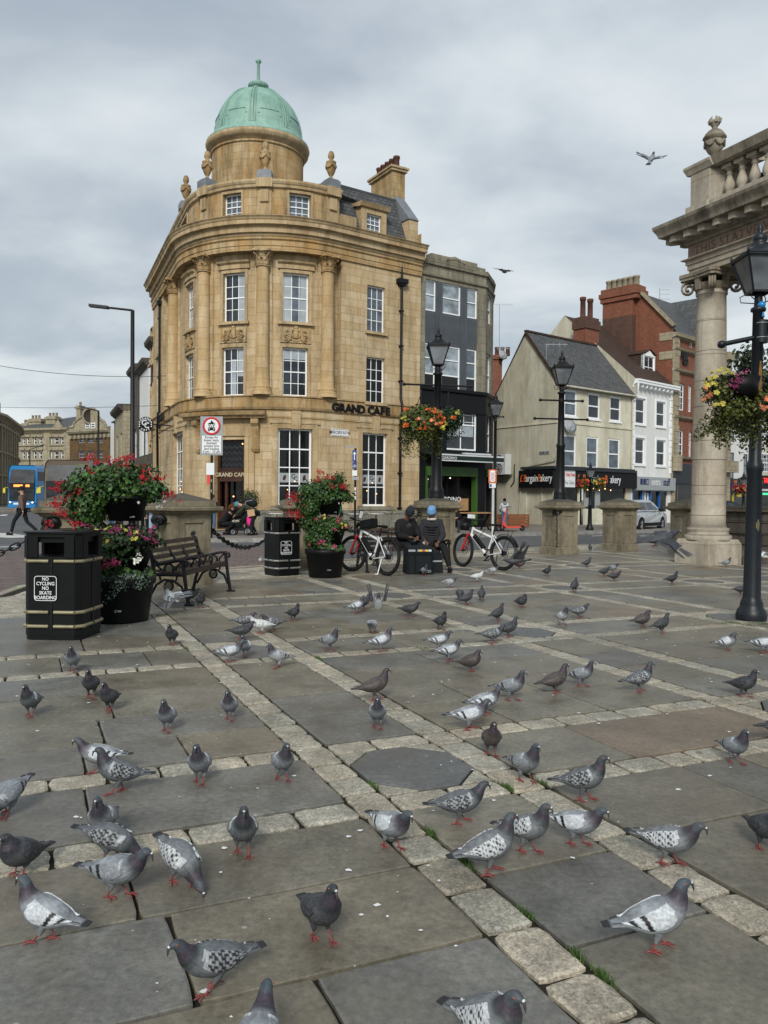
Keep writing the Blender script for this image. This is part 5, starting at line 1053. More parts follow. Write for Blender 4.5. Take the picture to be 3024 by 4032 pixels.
def street_house(name,label,xa,xb,ytop_at,ytop,mat,d,wm='glass',extra=None,frame='white_paint',sz=1.0,zbase=GB):
 o=bldg(name,label);s0,s1=sx_(xa),sx_(xb);s1=min(s1,SL.L);z=SL.px(*ZL(ytop_at,ytop),d)[1];mb=MB();wl=[];n=max(1,int((s1-s0)/3.0));st=(s1-s0)/n
 for r_ in range(1,max(2,int(z/3.6))):
  for k in range(n):wl.append((s0+st*(k+.3),s0+st*(k+.7),.6+r_*3.6-.3,min(z-.7,.6+r_*3.6+1.7)))
 wl=[h for h in wl if h[3]-h[2]>.8];SL.panel(mb,s0,s1,zbase,z,d,wl,.2)
 for s in(s0,s1):face(mb,[SL.M(s,zbase,d),SL.M(s,zbase,-8),SL.M(s,z,-8),SL.M(s,z,d)])
 mb.build('wall',mat,o)
 for h in wl:window(o,SL,h,2,(1,1),d-.12,fw=.09,frame=frame,glass=wm)
 mb=MB();SL.sweep(mb,s0,s1,[(d,z-.4),(d+.35,z-.1),(d+.4,z+.1),(d-6,z+.3)]);SL.box(mb,s0,s1,3.3,3.9,d,d+.2);mb.build('cornice','dark_stone',o);mb=MB();SL.box(mb,s0+.3,s1-.3,.5,3.2,d+.01,d+.06);mb.build('shopfront','glass_shop',o);rebase(o,(SL.M(s0,0).x,SL.M(s0,0).y,0));return o
street_house('dark_brick_shop_building','dark brick building receding along the street just behind the corner bank',1385,1470,1410,140,'dark_brick',.2)
street_house('white_street_building','white fronted building with narrow vertical window slots in the left street',1300,1384,1345,330,'white_render',.3,frame='charcoal_paint')
street_house('grey_stone_street_building','grey stone building with tall pilasters in the left street',1235,1299,1262,370,'dark_stone',.35)
street_house('bay_stone_building','stone corner building with a heavy cornice furthest down the left street',1150,1234,1190,660,'pale_stone',.9)
# ------------------------ foliage
def leafset(mb,c,r,n,s,cols,m=0,down=0.0,shell=.5,rnd=R,zs=1.0):
 for _ in range(n):
  a=rnd.uniform(0,2*pi);b=math.acos(rnd.uniform(-1,1));q=shell+(1-shell)*rnd.random();q*=1+.18*sin(3*a+c[0]*9)*sin(b*4+c[2]*7)
  d=Vector((sin(b)*cos(a),sin(b)*sin(a),cos(b)*zs));p=Vector(c)+Vector((d.x*r[0],d.y*r[1],d.z*r[2]))*q
  nrm=(d+Vector((rnd.uniform(-.8,.8),rnd.uniform(-.8,.8),rnd.uniform(-.5,.9)))).normalized();t=nrm.cross(Vector((rnd.uniform(-1,1),rnd.uniform(-1,1),rnd.uniform(-1,1)))).normalized();u=nrm.cross(t);k=s*rnd.uniform(.6,1.35)
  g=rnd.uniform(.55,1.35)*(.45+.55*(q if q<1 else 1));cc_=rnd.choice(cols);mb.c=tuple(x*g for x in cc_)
  P=[p-t*k*.5,p+u*k*.42-t*k*.1+nrm*k*.08,p+t*k*.55,p-u*k*.42-t*k*.1+nrm*k*.08]
  mb.add(P,[(0,1,2,3)],m,False,[(0,0)]*4)
def flowers(mb,pts,n,spread,s,m=0,rnd=R):
 for c in pts:
  for _ in range(n):
   p=Vector(c)+Vector((rnd.gauss(0,spread),rnd.gauss(0,spread),rnd.gauss(0,spread*.8)));g=rnd.uniform(.7,1.2);mb.c=(g,g,g);a0_=rnd.uniform(0,6);nrm=Vector((rnd.uniform(-.6,.6),rnd.uniform(-1,-.1),rnd.uniform(-.2,.9))).normalized();t=nrm.cross(Vector((0,0,1))).normalized();u=nrm.cross(t);k=s*rnd.uniform(.7,1.25)
   for j in range(5):
    a=a0_+j*2*pi/5;d=t*cos(a)+u*sin(a);e=t*cos(a+.55)+u*sin(a+.55);f=t*cos(a-.55)+u*sin(a-.55)
    mb.add([p,p+f*k*.45+nrm*k*.15,p+d*k*.62+nrm*k*.05,p+e*k*.45+nrm*k*.15],[(0,1,2,3)],m,False,[(0,0)]*4)
def trail(mb,a,b,n,s,cols,sag=.1,rnd=R,w=.04):
 a,b=Vector(a),Vector(b)
 for i in range(n):
  t=i/n;p=a+(b-a)*t+Vector((rnd.gauss(0,w),rnd.gauss(0,w),-sag*sin(pi*t)+rnd.gauss(0,w)));leafset(mb,p,(w,w,w),1,s,cols,rnd=rnd)
GL=[(1,1,1),(1.25,1.1,.8),(.75,.85,.8)]
# ------------------------ stone pillars
def pillar(label,X,Y,rz,w=.66,poster=False):
 o=empty('stone_pillar',label,'pillar',(X,Y,0),rz,'stone pillars with chains round the square');mb=MB()
 mb.box((0,0,.09),(w*1.16,w*1.16,.18));mb.box((0,0,.2),(w*1.1,w*1.1,.05),taper=.94);mb.box((0,0,.7),(w,w,.97));mb.build('shaft','pillar_stone',o)
 for k in range(4):
  m2=MB();m2.tr((0,0,0),k*pi/2);y=-w/2-.012;a,b,c,d=w*.3,.36,1.05,.05
  for(x0,x1,z0,z1)in((-w/2,-a,.225,1.185),(a,w/2,.225,1.185),(-a,a,.225,b),(-a,a,c,1.185)):m2.box(((x0+x1)/2,y,(z0+z1)/2),(x1-x0+(.02 if z1-z0>.5 else 0),.024,z1-z0))
  m2.build('panel_frame','pillar_stone',o)
 mb=MB();q=w/2;prof=[(q+.02,1.185),(q+.06,1.21),(q+.09,1.24),(q+.16,1.26),(q+.17,1.30),(q+.165,1.325),(q+.08,1.335),(q+.075,1.42),(.02,1.55)]
 vs=[];
 for(r,z)in prof:vs+=[(-r,-r,z),(r,-r,z),(r,r,z),(-r,r,z)]
 mb.add(vs,[(4*i+j,4*i+(j+1)%4,4*i+4+(j+1)%4,4*i+4+j)for i in range(len(prof)-1)for j in range(4)]+[tuple(len(vs)-4+j for j in range(4))]);mb.build('cap','pillar_stone',o)
 if poster:mb=MB();mb.tr((0,0,0),pi/2 if poster==2 else 0);mb.box((0,-w/2-.015,.78),(.2,.012,.42));mb.build('worn_notice','sign_grey' if poster==3 else 'paper_old',o)
 return o
plain('paper_old',(.42,.38,.24),.8,.2,0,.35,8)
RZ=TH
PIL={}
for nm,lb,x,Z,rz,ps in(('L1','stone pillar behind the black bin at the left with a chain boss',283,11.4,.35,0),('L2','weathered stone pillar with pyramid cap behind the near iron bench',716,13.9,-.72,0),('L3','stone pillar mostly hidden behind the smaller tiered planter',1190,17.4,.3,0),('C','stone pillar carrying the lamp post behind the seated people',1717,20.4,.5,2),('R1','stone pillar carrying the unlit lamp post in front of the bakery',2204,22.4,.45,2),('R2','plain stone pillar between the bakery lamp and the silver car',2440,24.3,.45,0),('R3','stone pillar half hidden behind the big column',2712,23.4,.4,0)):
 p=at(x,2000,Z);pillar(lb,p.x,Z,rz,.66,ps);PIL[nm]=Vector((p.x,Z,0))
p=at(2975,2000,22.5);o=empty('monument_base','dark stepped stone monument base at the right edge behind the lamp post','monument',(p.x+.6,22.8,0),.42);mb=MB()
for k in range(4):mb.box((0,.2,.15+.3*k),(2.6-.12*(k%2),2,.28))
mb.box((0,.2,1.28),(2.8,2.2,.14));mb.build('masonry','dark_stone',o);mb=MB();mb.box((0.3,-1.2,.1),(2.4,.8,.2));mb.box((.5,-.95,.3),(2.0,.5,.2));mb.build('step','dark_stone',o)
def chain(label,a,b,sag,r=.05,n=None):
 a,b=Vector(a),Vector(b);L=(b-a).length*(1+sag*.3);n=n or int(L/(r*1.7));mb=MB();P=[a+(b-a)*(i/n)+Vector((0,0,-sag*4*(i/n)*(1-i/n)))for i in range(n+1)]
 for i in range(n):
  d=(P[i+1]-P[i]);c=(P[i]+P[i+1])/2;L_=d.length*.72;d.normalize();s_=d.cross(Vector((0,0,1))if i%2 else Vector((.3,1,.2))).normalized();
  if i%2==0:s_=d.cross(s_).normalized()if abs(s_.z)<.2 else s_
  pts=[c+d*L_*cos(t*pi/5)+s_*r*.62*sin(t*pi/5)for t in range(11)];mb.tube(pts,r*.2,5,cap=False)
 o=mb.build('chain','black_iron');tag(o,label,'chain','chains hung between the stone pillars');return o
def boss(P,dx,dy,z=1.1):
 return Vector((P.x+dx,P.y+dy,z))
b1=boss(PIL['L1'],-.13,-.42);b2=boss(PIL['L2'],-.3,-.36,1.08);b2r=boss(PIL['L2'],.42,.12,1.0);b3=boss(PIL['L3'],-.4,-.1,1.05);b3r=boss(PIL['L3'],.42,-.1,1.05);bc=boss(PIL['C'],-.4,-.15,1.12)
chain('iron chain dropping to the left from the pillar behind the bin',b1,(-6.6,10.2,.95),.42,.062);chain('iron chain running down behind the big tiered planter',b2,boss(PIL['L1'],.4,.1),.45,.06);chain('iron chain sagging in front of the pushchair group',b2r,b3,.5,.062);chain('iron chain behind the bicycle and the seated people',b3r,bc,.4,.062);chain('iron chain hanging straight down the bakery lamp pillar',boss(PIL['R1'],-.16,-.44,1.12),boss(PIL['R1'],-.15,-.46,.05),.0,.05)
for q,nm in((b1,'behind the bin'),(b2,'on the pillar behind the bench'),(boss(PIL['R1'],-.16,-.42,1.14),'on the bakery lamp pillar')):
 mb=MB();mb.torus(q+Vector((0,-.03,0)),.06,.022,'y',16,6);mb.ell(q+Vector((0,.02,.02)),(.14,.05,.1),10,8);[mb.ell(q+Vector((e,-.02,.03)),(.025,.025,.025),6,5)for e in(-.09,.09)];o=mb.build('chain_boss','black_iron');tag(o,'iron chain boss '+nm,'chain boss')
# ------------------------ litter bins
def litter_bin(label,loc,rz,w,h,band,sign_face):
 o=empty('litter_bin',label,'bin',loc,rz,'black litter bins');c=.06;q=w/2
 def octo(q,c):return[(-q+c,-q),(q-c,-q),(q,-q+c),(q,q-c),(q-c,q),(-q+c,q),(-q,q-c),(-q,-q+c)]
 mb=MB();mb.prism(octo(q*.98,c),.0,.05);mb.prism(octo(q,c),.05,h*.77);mb.build('body','black_plastic',o)
 mb=MB();
 P=octo(q,c);mb.prism(octo(q,c),h*.95,h*.985);mb.prism(octo(q*1.06,c),h*.985,h);mb.prism(octo(q*.9,c),h*.9,h*.95)
 for i in range(0,8,2):
  a,b=Vector((*P[i],0)),Vector((*P[i+1],0));d=(b-a);L=d.length;d.normalize()
  for t0,t1 in((0,.1),(L-.1,L)):mb.bar(a+d*t0+Vector((0,0,h*.86)),a+d*t1+Vector((0,0,h*.86)),.03,h*.19)
 for i in range(1,8,2):a,b=Vector((*P[i],h*.86)),Vector((*P[(i+1)%8],h*.86));mb.bar(a,b,.03,h*.2)
 mb.build('hood','black_plastic',o)
 for z in(h*.73,h*.26,h*.13):
  mb=MB()
  for i in range(8):
   a,b=Vector((*P[i],z)),Vector((*P[(i+1)%8],z));n=(a+b).normalized()*.012;n.z=0;m_=(a+b)/2
   if i%2==0:mb.tube([a+n,m_-(b-a)*.06+n],.02,6);mb.tube([m_+(b-a)*.06+n,b+n],.02,6)
   else:mb.tube([a+n,b+n],.02,6)
  mb.build('band',band,o)
 mb=MB()
 for i in(0,2):a,b=Vector((*P[i],h*.42)),Vector((*P[i+1],h*.42));m_=(a+b)/2;mb.box((m_.x+(.0 if i==0 else .004),m_.y-(.004 if i==0 else 0),h*.42),(.02 if i==0 else .01,.01 if i==0 else .02,h*.68))
 mb.build('door_seam','black_iron',o)
 s=empty('sign_plate',None,None,(0,0,0));bpy.data.objects.remove(s);fm=Matrix.Rotation(sign_face*pi/2,4,'Z')@face_matrix(Vector((-.06,-q-.006,h*.48)),(1,0,0),(0,-1,0))
 sw,sh=.25,.27;mb=MB();mb.M=fm;mb.box((0,0,0),(sw,sh,.006));sg=mb.build('sign_plate','black_paint',o);mb=MB();mb.M=fm
 a_,b_=sw/2-.01,sh/2-.01;c_=.025;pts=[(-a_+c_,-b_),(a_-c_,-b_),(a_-.007,-b_+.007),(a_,-b_+c_),(a_,b_-c_),(a_-.007,b_-.007),(a_-c_,b_),(-a_+c_,b_),(-a_+.007,b_-.007),(-a_,b_-c_),(-a_,-b_+c_),(-a_+.007,-b_+.007)]
 for k in range(12):p_,q_=pts[k],pts[(k+1)%12];mb.bar((*p_,.004),(*q_,.004),.006,.003)
 mb.build('sign_border','sign_white',sg)
 for i,t in enumerate(('NO','CYCLING','NO','SKATE','BOARDING')):text_mesh('lettering',t,.05,'sign_white',sg,fm@Matrix.Translation((0,.096-i*.048,.004)),.001,.012,.9)
 mb=MB();mb.box((q*.0,0,h*1.001),(.03,.03,.01));mb.build('lid_catch','black_iron',o)
 return o
a,b,c=gr(104,2520),gr(300,2524),gr(392,2486);u_=(b-a).normalized();ctr=(a+c)/2;print('bin',a,b,c,(b-a).length,(c-b).length)
litter_bin('large black litter bin with gold bands and white NO CYCLING sign, nearest the camera',(ctr.x,ctr.y,0),atan2(u_.y,u_.x)+.02,.60,1.12,'gold_band',0)
p=gr(1106,2262);litter_bin('smaller black litter bin with silver bands standing beside the middle planter',(p.x+.02,p.y+.0,0),.62,.54,1.11,'silver_band',0)
# ------------------------ tiered planters
def logo(mb_parent,p,s,n,ink='sign_grey'):
 fm=face_matrix(p,Vector((-n[1],n[0],0)),n);mb=MB();mb.M=fm;mb.torus((0,0,0),s*.42,s*.07,'z',16,4,flat=.3);mb.bar((-s*.2,0,.001),(s*.2,s*.1,.001),s*.1,.003);mb.box((s*1.15,s*.16,.001),(s*1.1,s*.22,.003));mb.box((s*1.15,-s*.14,.001),(s*1.1,s*.14,.003));mb.build('maker_mark',ink,mb_parent)
def planter(label,loc,S,seed,big):
 rnd=random.Random(seed);o=empty('tiered_planter',label,'planter',loc,0,'tiered flower planters');mb=MB()
 mb.lathe([(.0,0),(.325,0),(.34,.02),(.40,.44),(.425,.45),(.43,.535),(.415,.54),(.40,.50),(0,.47)],40);t=mb.build('tub','black_plastic',o)
 logo(t,Vector((.395*sin(.22),-.395*cos(.22),.16)),.035,Vector((sin(.22),-cos(.22),-.0)))
 mb=MB();mb.tube([(0,0,.4),(0,0,1.30)],.045,12);mb.build('post','galvanised',o)
 def bowl(c,r0,r1,h,z):mb=MB();mb.lathe([(0,0),(r0,0),(r1,h),(r1+.02,h),(r1+.02,h+.03),(r1-.01,h+.03),(0,h)],24,(c[0],c[1],z));return mb.build('bowl','black_plastic',o)
 b2=bowl((.12,-.02),.2,.30,.30,.62);b1=bowl((.09,-.05),.19,.25,.26,1.2)
 n=Vector((.55,-.83,0)).normalized();logo(b1,Vector((.09,-.05,1.25))+n*.20,.028,n);mb=MB();mb.M=face_matrix(Vector((.09,-.05,1.42))+Vector((.8,-.6,0))*.245,(.6,.8,0),(.8,-.6,0));mb.box((0,0,0),(.03,.03,.004),rz=.785);mb.build('label_diamond','sign_white',b1)
 k=1.0
 mb=MB()
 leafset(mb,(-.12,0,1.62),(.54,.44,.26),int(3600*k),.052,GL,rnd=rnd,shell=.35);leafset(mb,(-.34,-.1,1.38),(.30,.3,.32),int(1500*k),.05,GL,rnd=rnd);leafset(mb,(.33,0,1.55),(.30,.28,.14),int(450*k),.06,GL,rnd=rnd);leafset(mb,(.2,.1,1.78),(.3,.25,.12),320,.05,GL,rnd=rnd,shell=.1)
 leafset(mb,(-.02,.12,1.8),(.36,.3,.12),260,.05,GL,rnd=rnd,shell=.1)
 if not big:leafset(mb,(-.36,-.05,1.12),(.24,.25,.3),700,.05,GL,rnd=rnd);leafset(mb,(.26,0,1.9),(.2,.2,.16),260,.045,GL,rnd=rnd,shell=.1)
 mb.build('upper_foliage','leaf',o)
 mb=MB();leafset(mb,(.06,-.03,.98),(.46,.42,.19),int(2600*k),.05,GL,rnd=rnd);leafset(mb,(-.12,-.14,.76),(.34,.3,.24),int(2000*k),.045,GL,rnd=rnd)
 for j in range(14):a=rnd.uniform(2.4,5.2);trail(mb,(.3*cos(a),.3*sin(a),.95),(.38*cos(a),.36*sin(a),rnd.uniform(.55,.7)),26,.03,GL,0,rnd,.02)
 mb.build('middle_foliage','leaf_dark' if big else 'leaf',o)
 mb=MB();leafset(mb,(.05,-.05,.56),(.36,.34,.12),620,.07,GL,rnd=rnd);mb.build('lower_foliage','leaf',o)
 mb=MB()
 if big:
  for j in range(26):a=rnd.uniform(-2.2,-.3);trail(mb,(.34*cos(a),.34*sin(a),.56),(.45*cos(a),.45*sin(a),rnd.uniform(.38,.52)),30,.02,[(1,1,1),(1.2,1.3,1.2)],0,rnd,.022)
  leafset(mb,(.14,-.22,.56),(.28,.2,.06),700,.022,[(1,1,1)],rnd=rnd)
  for j in range(3):trail(mb,(.1+.05*j,-.42,.5),(-.05+.06*j,-.5,.24+.03*j),26,.02,[(1,1.1,1)],0,rnd,.008)
 else:leafset(mb,(.12,-.2,.56),(.26,.2,.07),420,.04,[(.8,.9,.6)],rnd=rnd)
 mb.build('silver_trailing_foliage','leaf_silver',o)
 mb=MB();red=[Vector((rnd.uniform(-.78,.42),rnd.uniform(-.38,.1),0))for _ in range(30)]
 for v in red:f=(v.x+.78)/1.2;v.z=1.72+.14*sin(f*3)+rnd.uniform(-.12,.16)if f>.35 else rnd.uniform(1.18,1.72)
 for _ in range(12):red.append(Vector((rnd.uniform(-.75,-.35),rnd.uniform(-.4,0),rnd.uniform(1.12,1.5))))
 if big:red+=[Vector((.62,-.1,1.52)),Vector((.68,-.05,1.5)),Vector((.5,0,1.72)),Vector((.13,0,1.96)),Vector((.1,.05,1.93)),Vector((.25,0,1.86))]
 flowers(mb,red,9 if big else 13,.036,.031,rnd=rnd);mb.build('red_geranium_flowers','petal_red',o)
 mb=MB()
 for v in red:mb.tube([v,v+Vector((-v.x*.25,.05,-.14))],.003,3,cap=False)
 mb.c=(.9,1.1,.6)
 mb.build('flower_stems','leaf',o)
 pm=[(rnd.uniform(-.34,.5),rnd.uniform(-.42,-.2),rnd.uniform(.93,1.16))for _ in range(34)];mb=MB();flowers(mb,pm if big else pm[:12],6,.022,.022,rnd=rnd);mb.build('magenta_flowers','petal_magenta' if big else 'petal_pink',o)
 mb=MB();flowers(mb,[(-.12,-.4,1.08),(-.2,-.38,1.0),(.02,-.42,1.12),(.0,-.42,.98),(.32,-.38,1.08),(.3,-.4,1.0),(-.3,-.36,.96),(.2,-.42,1.13)]if big else[(.36,-.32,1.05),(.42,-.3,1.0),(.38,-.3,.96),(.0,-.4,1.18)],2,.02,.05,rnd=rnd);mb.build('yellow_petunia_flowers','petal_yellow',o)
 mb=MB();flowers(mb,[(.08,-.38,.72),(-.03,-.4,.70),(.02,-.41,.71)]if big else[(-.28,-.3,.66),(-.05,-.38,.7),(-.12,-.36,.68),(.22,-.36,.62)],11,.026,.034,rnd=rnd);mb.build('pink_geranium_flowers','petal_pink',o)
 if big:mb=MB();flowers(mb,[(.3,-.3,.74),(.33,-.28,.78),(.5,0,1.42),(.48,-.02,1.36)],8,.022,.035,rnd=rnd);mb.build('white_flowers','petal_white',o)
 return o
p=at(470,2300,9.75);pl1=planter('large tiered planter with red geraniums and yellow petunias beside the near bin',(p.x,9.75,0),1,3,True)
p=at(1281,2200,15.3);pl2=planter('tiered planter overflowing with red geraniums beside the smaller bin',(p.x,15.3,0),1,8,False);pl2.scale=(.9,.9,.98)
# ------------------------ benches
def bench(label,loc,rz,L,arms=(0,.36,.64,1)):
 o=empty('park_bench',label,'bench',loc,rz,'cast iron benches with wooden slats')
 for i,f in enumerate(arms):
  x=-L/2+L*f;mb=MB();end=i in(0,len(arms)-1);r=.022 if end else .018
  def t(pts,rr=r):mb.tube([(x,y,z)for y,z in pts],rr,6)
  t([(.34,.90),(.30,.86),(.25,.74),(.2,.62),(.12,.56),(.0,.585),(-.12,.615),(-.22,.62),(-.28,.60),(-.285,.56),(-.26,.54)]if end else[(.26,.76),(.2,.66),(.14,.57),(.06,.55),(-.06,.60),(-.18,.62),(-.23,.6),(-.23,.55),(-.2,.46)])
  if end:
   t([(.34,.90),(.31,.93),(.28,.9)],.026);t([(.27,.84),(.2,.5),(.2,.42),(.27,.2),(.31,.02)],.026);t([(-.22,.61),(-.24,.42),(-.27,.2),(-.30,.02)],.026);t([(.2,.42),(-.24,.42)],.026)
   t([(-.26,.12),(-.2,.26),(-.08,.34),(.05,.35),(.16,.28),(.25,.12)],.018);mb.torus((x,-.02,.50),.066,.016,'x',20,6);mb.torus((x,-.02,.27),.06,.015,'x',20,6);t([(.17,.56),(.1,.5),(.06,.44)],.014);t([(-.2,.6),(-.12,.52),(-.12,.43)],.014);t([(.12,.42),(.1,.34)],.014);t([(-.14,.42),(-.12,.34)],.014)
   mb.box((x,.33,.012),(.07,.12,.024));mb.box((x,-.31,.012),(.07,.12,.024))
  else:t([(.05,.55),(-.02,.5),(-.02,.44)],.012);t([(-.14,.60),(-.1,.5),(-.1,.44)],.012);mb.torus((x,-.05,.5),.04,.011,'x',16,5)
  e=mb.build('end_frame' if end else 'armrest','black_iron',o)
  if end:mb=MB();mb.tube([(x-.012,-.02,.5),(x+.012,-.02,.5)],.045,14);mb.tube([(x-.012,-.02,.27),(x+.012,-.02,.27)],.04,14);mb.build('crest_medallion','gilt',e)
 mb=MB()
 for k in range(6):mb.box((0,.16-k*.072,.452+.006*abs(k-2.5)),(L+.04,.056,.028))
 mb.box((0,-.235,.435),(L+.04,.03,.05));mb.build('seat','bench_wood',o);mb=MB()
 for k in range(4):z=.55+k*.095;mb.box((0,.195+(z-.5)*.22,z),(L+.02,.026,.062),rx=-.22)
 mb.build('backrest','bench_wood',o);return o
fb,ff=gr(603,2375),gr(742,2386);fr_=gr(935,2319);dl=(fr_-ff);print('bench',fb,ff,fr_,dl.length,(ff-fb).length);th_=atan2(dl.y,dl.x)-pi
Lb=1.75;ax_=dl.normalized();nn=Vector((ax_.y,-ax_.x,0));cb_=ff+ax_*Lb/2-nn*.3;bench('iron bench with brown slats and scrolled arms beside the large planter',(cb_.x,cb_.y,0),atan2(ax_.y,ax_.x),Lb)
p=at(1590,2200,16.9);bench('iron bench the two people sit on, behind the delivery bag',(p.x,16.9,0),.38,1.85)
# ------------------------ lamp posts
def lantern(o,z,s,mat='black_iron'):
 mb=MB();w0,w1,h=.165*s,.35*s,.62*s
 for k in range(4):
  a=pi/4+k*pi/2;b=a+pi/2;p0,p1=Vector((w0*1.414*cos(a),w0*1.414*sin(a),z)),Vector((w1*1.414*cos(a),w1*1.414*sin(a),z+h));q0,q1=Vector((w0*1.414*cos(b),w0*1.414*sin(b),z)),Vector((w1*1.414*cos(b),w1*1.414*sin(b),z+h))
  mb.bar(p0,p1,.028*s);mb.bar(p0,q0,.035*s);mb.bar(p1,q1,.05*s,.06*s);mb.ell(p1+Vector((0,0,.05*s)),(.03*s,.03*s,.05*s),6,5)
  mb.tube([Vector((.03,0,z-.2*s)),Vector((w0*1.9*cos(a),w0*1.9*sin(a),z-.13*s)),Vector((w0*2.0*cos(a),w0*2.0*sin(a),z-.03*s)),p0],.010*s,5)
 r=w1*1.414
 mb.lathe([(r+.05*s,z+h+.0),(r*.55,z+h+.14*s),(r*.42,z+h+.2*s)],4,m=0,a0=pi/4,smooth=False)
 mb.lathe([(.15*s,z+h+.2*s),(.155*s,z+h+.24*s),(.10*s,z+h+.27*s),(.12*s,z+h+.31*s),(.13*s,z+h+.37*s),(.09*s,z+h+.42*s),(.04*s,z+h+.45*s),(.055*s,z+h+.49*s),(.05*s,z+h+.54*s),(.02*s,z+h+.62*s),(0,z+h+.66*s)],14)
 l=mb.build('lantern',mat,o);mb=MB();i0,i1=w0*.96,w1*.95
 vs=[(-i0,-i0,z),(i0,-i0,z),(i0,i0,z),(-i0,i0,z),(-i1,-i1,z+h),(i1,-i1,z+h),(i1,i1,z+h),(-i1,i1,z+h)];mb.add(vs,[(0,1,5,4),(1,2,6,5),(2,3,7,6),(3,0,4,7)]);mb.build('glass','lantern_glass',l)
 mb=MB();mb.lathe([(w1*.7,z+h-.02),(w1*.4,z+h-.12*s)],12);mb.build('reflector','sign_white',l);mb=MB();mb.tube([(0,0,z),(0,0,z+.3*s)],.02*s,6);mb.build('burner','charcoal_paint',l)
def lamp(label,loc,H,s,z0=0,arms=(),rb=.09,lean=0,rz=0,mat='black_iron',base=True):
 o=empty('lamp_post',label,'lamp post',loc,rz,'old style black lamp posts');o.rotation_euler.y=lean;zt=H-1.28*s;mb=MB();r=rb
 if base:kf=1 if z0 or rb<.12 else .78;mb.lathe([(r*1.75*kf,z0),(r*1.8*kf,z0+.06),(r*1.65*kf,z0+.12),(r*1.35,z0+.16),(r*1.3,z0+.2)],20)
 mb.lathe([(r*1.25,z0),(r*1.25,z0+.22),(r*1.1,z0+.26),(r,z0+.3),(r*.82,z0+(zt-z0)*.45),(r*.95,z0+(zt-z0)*.46),(r*.95,z0+(zt-z0)*.475),(r*.72,z0+(zt-z0)*.49),(r*.6,zt-.35*s),(r*.85,zt-.33*s),(r*.85,zt-.28*s),(r*.5,zt-.25*s),(r*.42,zt+.02)],20,rib=lambda a,z:1+.03*cos(a*10));mb.build('post',mat,o)
 for(z,L,dr)in arms:
  mb=MB();d=Vector((cos(dr),sin(dr),0));mb.tube([d*-L+Vector((0,0,z)),d*L+Vector((0,0,z))],.024,8);[mb.ell(d*e*L+Vector((0,0,z)),(.045,.045,.045),8,6)for e in(-1,1)];mb.lathe([(.08,z-.06),(.085,z),(.08,z+.06)],12);mb.build('ladder_bar',mat,o)
 lantern(o,zt,s,mat);return o
def basket(label,c,r,seed,cols,trails=10,parent_h=None,leaf='leaf_olive',n=1500,dens=5,chains=.45,fs=.055):
 rnd=random.Random(seed);o=empty('hanging_basket',label,'flower basket',c,0,'hanging flower baskets');mb=MB();mb.lathe([(0,-r*.45),(r*.45,-r*.42),(r*.7,0),(r*.72,.03),(0,.02)],16);mb.build('bowl','black_plastic',o)
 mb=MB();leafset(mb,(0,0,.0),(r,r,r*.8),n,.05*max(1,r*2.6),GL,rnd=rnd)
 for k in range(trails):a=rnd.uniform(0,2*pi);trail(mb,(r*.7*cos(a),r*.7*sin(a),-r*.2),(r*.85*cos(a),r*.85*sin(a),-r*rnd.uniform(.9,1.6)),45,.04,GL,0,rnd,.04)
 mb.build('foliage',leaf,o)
 for(nm,mat,k)in cols:
  mb=MB();pts=[]
  for _ in range(k):a=rnd.uniform(-2.9,-.2);b=rnd.uniform(-.5,.75);pts.append((r*cos(a)*cos(b),r*sin(a)*cos(b),r*.85*sin(b)))
  flowers(mb,pts,dens,r*.06,fs,rnd=rnd);mb.build(nm,mat,o)
 if chains:mb=MB();[mb.tube([(r*.6*cos(a),r*.6*sin(a),.05),(0,0,r*.6+chains)],.008,4)for a in(.3,2.4,4.5)];mb.build('hanger_chain','black_iron',o)
 return o
C=PIL['C'];ztop=at(1717,1287,C.y).z;lp1=lamp('black lamp post on the middle pillar carrying an orange flower basket',(C.x,C.y,1.5),ztop-1.5,.74,0,[((at(1717,1517,C.y).z-1.5),.85,.15)],.14,.004)
def bk_(label,x,y,Z,rpx,seed,cols,**k):p=at(x,y,Z);return basket(label,p,rpx/F*Z,seed,cols,**k)
bk_('large round flower basket of orange begonias on the middle lamp post',1660,1665,19.9,88,4,[('orange_flowers','petal_orange',13),('peach_flowers','petal_peach',4),('yellow_flowers','petal_yellow',3)],n=4200,trails=40,fs=.07,dens=4)
bk_('right half of the middle lamp basket with dark leaves and orange flowers',1765,1650,20.5,62,5,[('orange_flowers','petal_orange',4),('cream_flowers','petal_yellow',2)],n=2600,trails=24,fs=.065,leaf='leaf_dark')
C=PIL['R1'];ztop=at(2208,1379,C.y).z;lamp('black lamp post with two ladder bars standing before the bakery',(C.x,C.y,1.5),ztop-1.5,.74,0,[(at(2204,1577,C.y).z-1.5,.6,.12),(at(2204,1650,C.y).z-1.5,.75,.12)],.13,.004)
p=gr(1946,2092,.08);ztop=at(1944,1550,p.y).z;lamp('slender lamp post at the corner of the black restaurant',(p.x,p.y,.08),ztop,.8,0,[(at(1944,1648,p.y).z,.35,.1)],.1)
p=gr(2322,2087,.08);ztop=at(2323,1826,p.y).z;o=lamp('short lamp post with twin flower baskets outside the bakery',(p.x,p.y,.08),ztop,.55,0,[(at(2323,1890,p.y).z,.6,.1)],.1)
bk_('left flower basket on the short lamp post outside the bakery',2292,1905,p.y-.1,26,6,[('red_flowers','petal_red',8),('orange_flowers','petal_orange',8)],n=900,trails=8,chains=.2,fs=.08);bk_('right flower basket with yellow blooms outside the bakery',2355,1900,p.y-.1,27,7,[('yellow_flowers','petal_yellow',8),('orange_flowers','petal_orange',6)],n=900,trails=8,chains=.2,fs=.08)
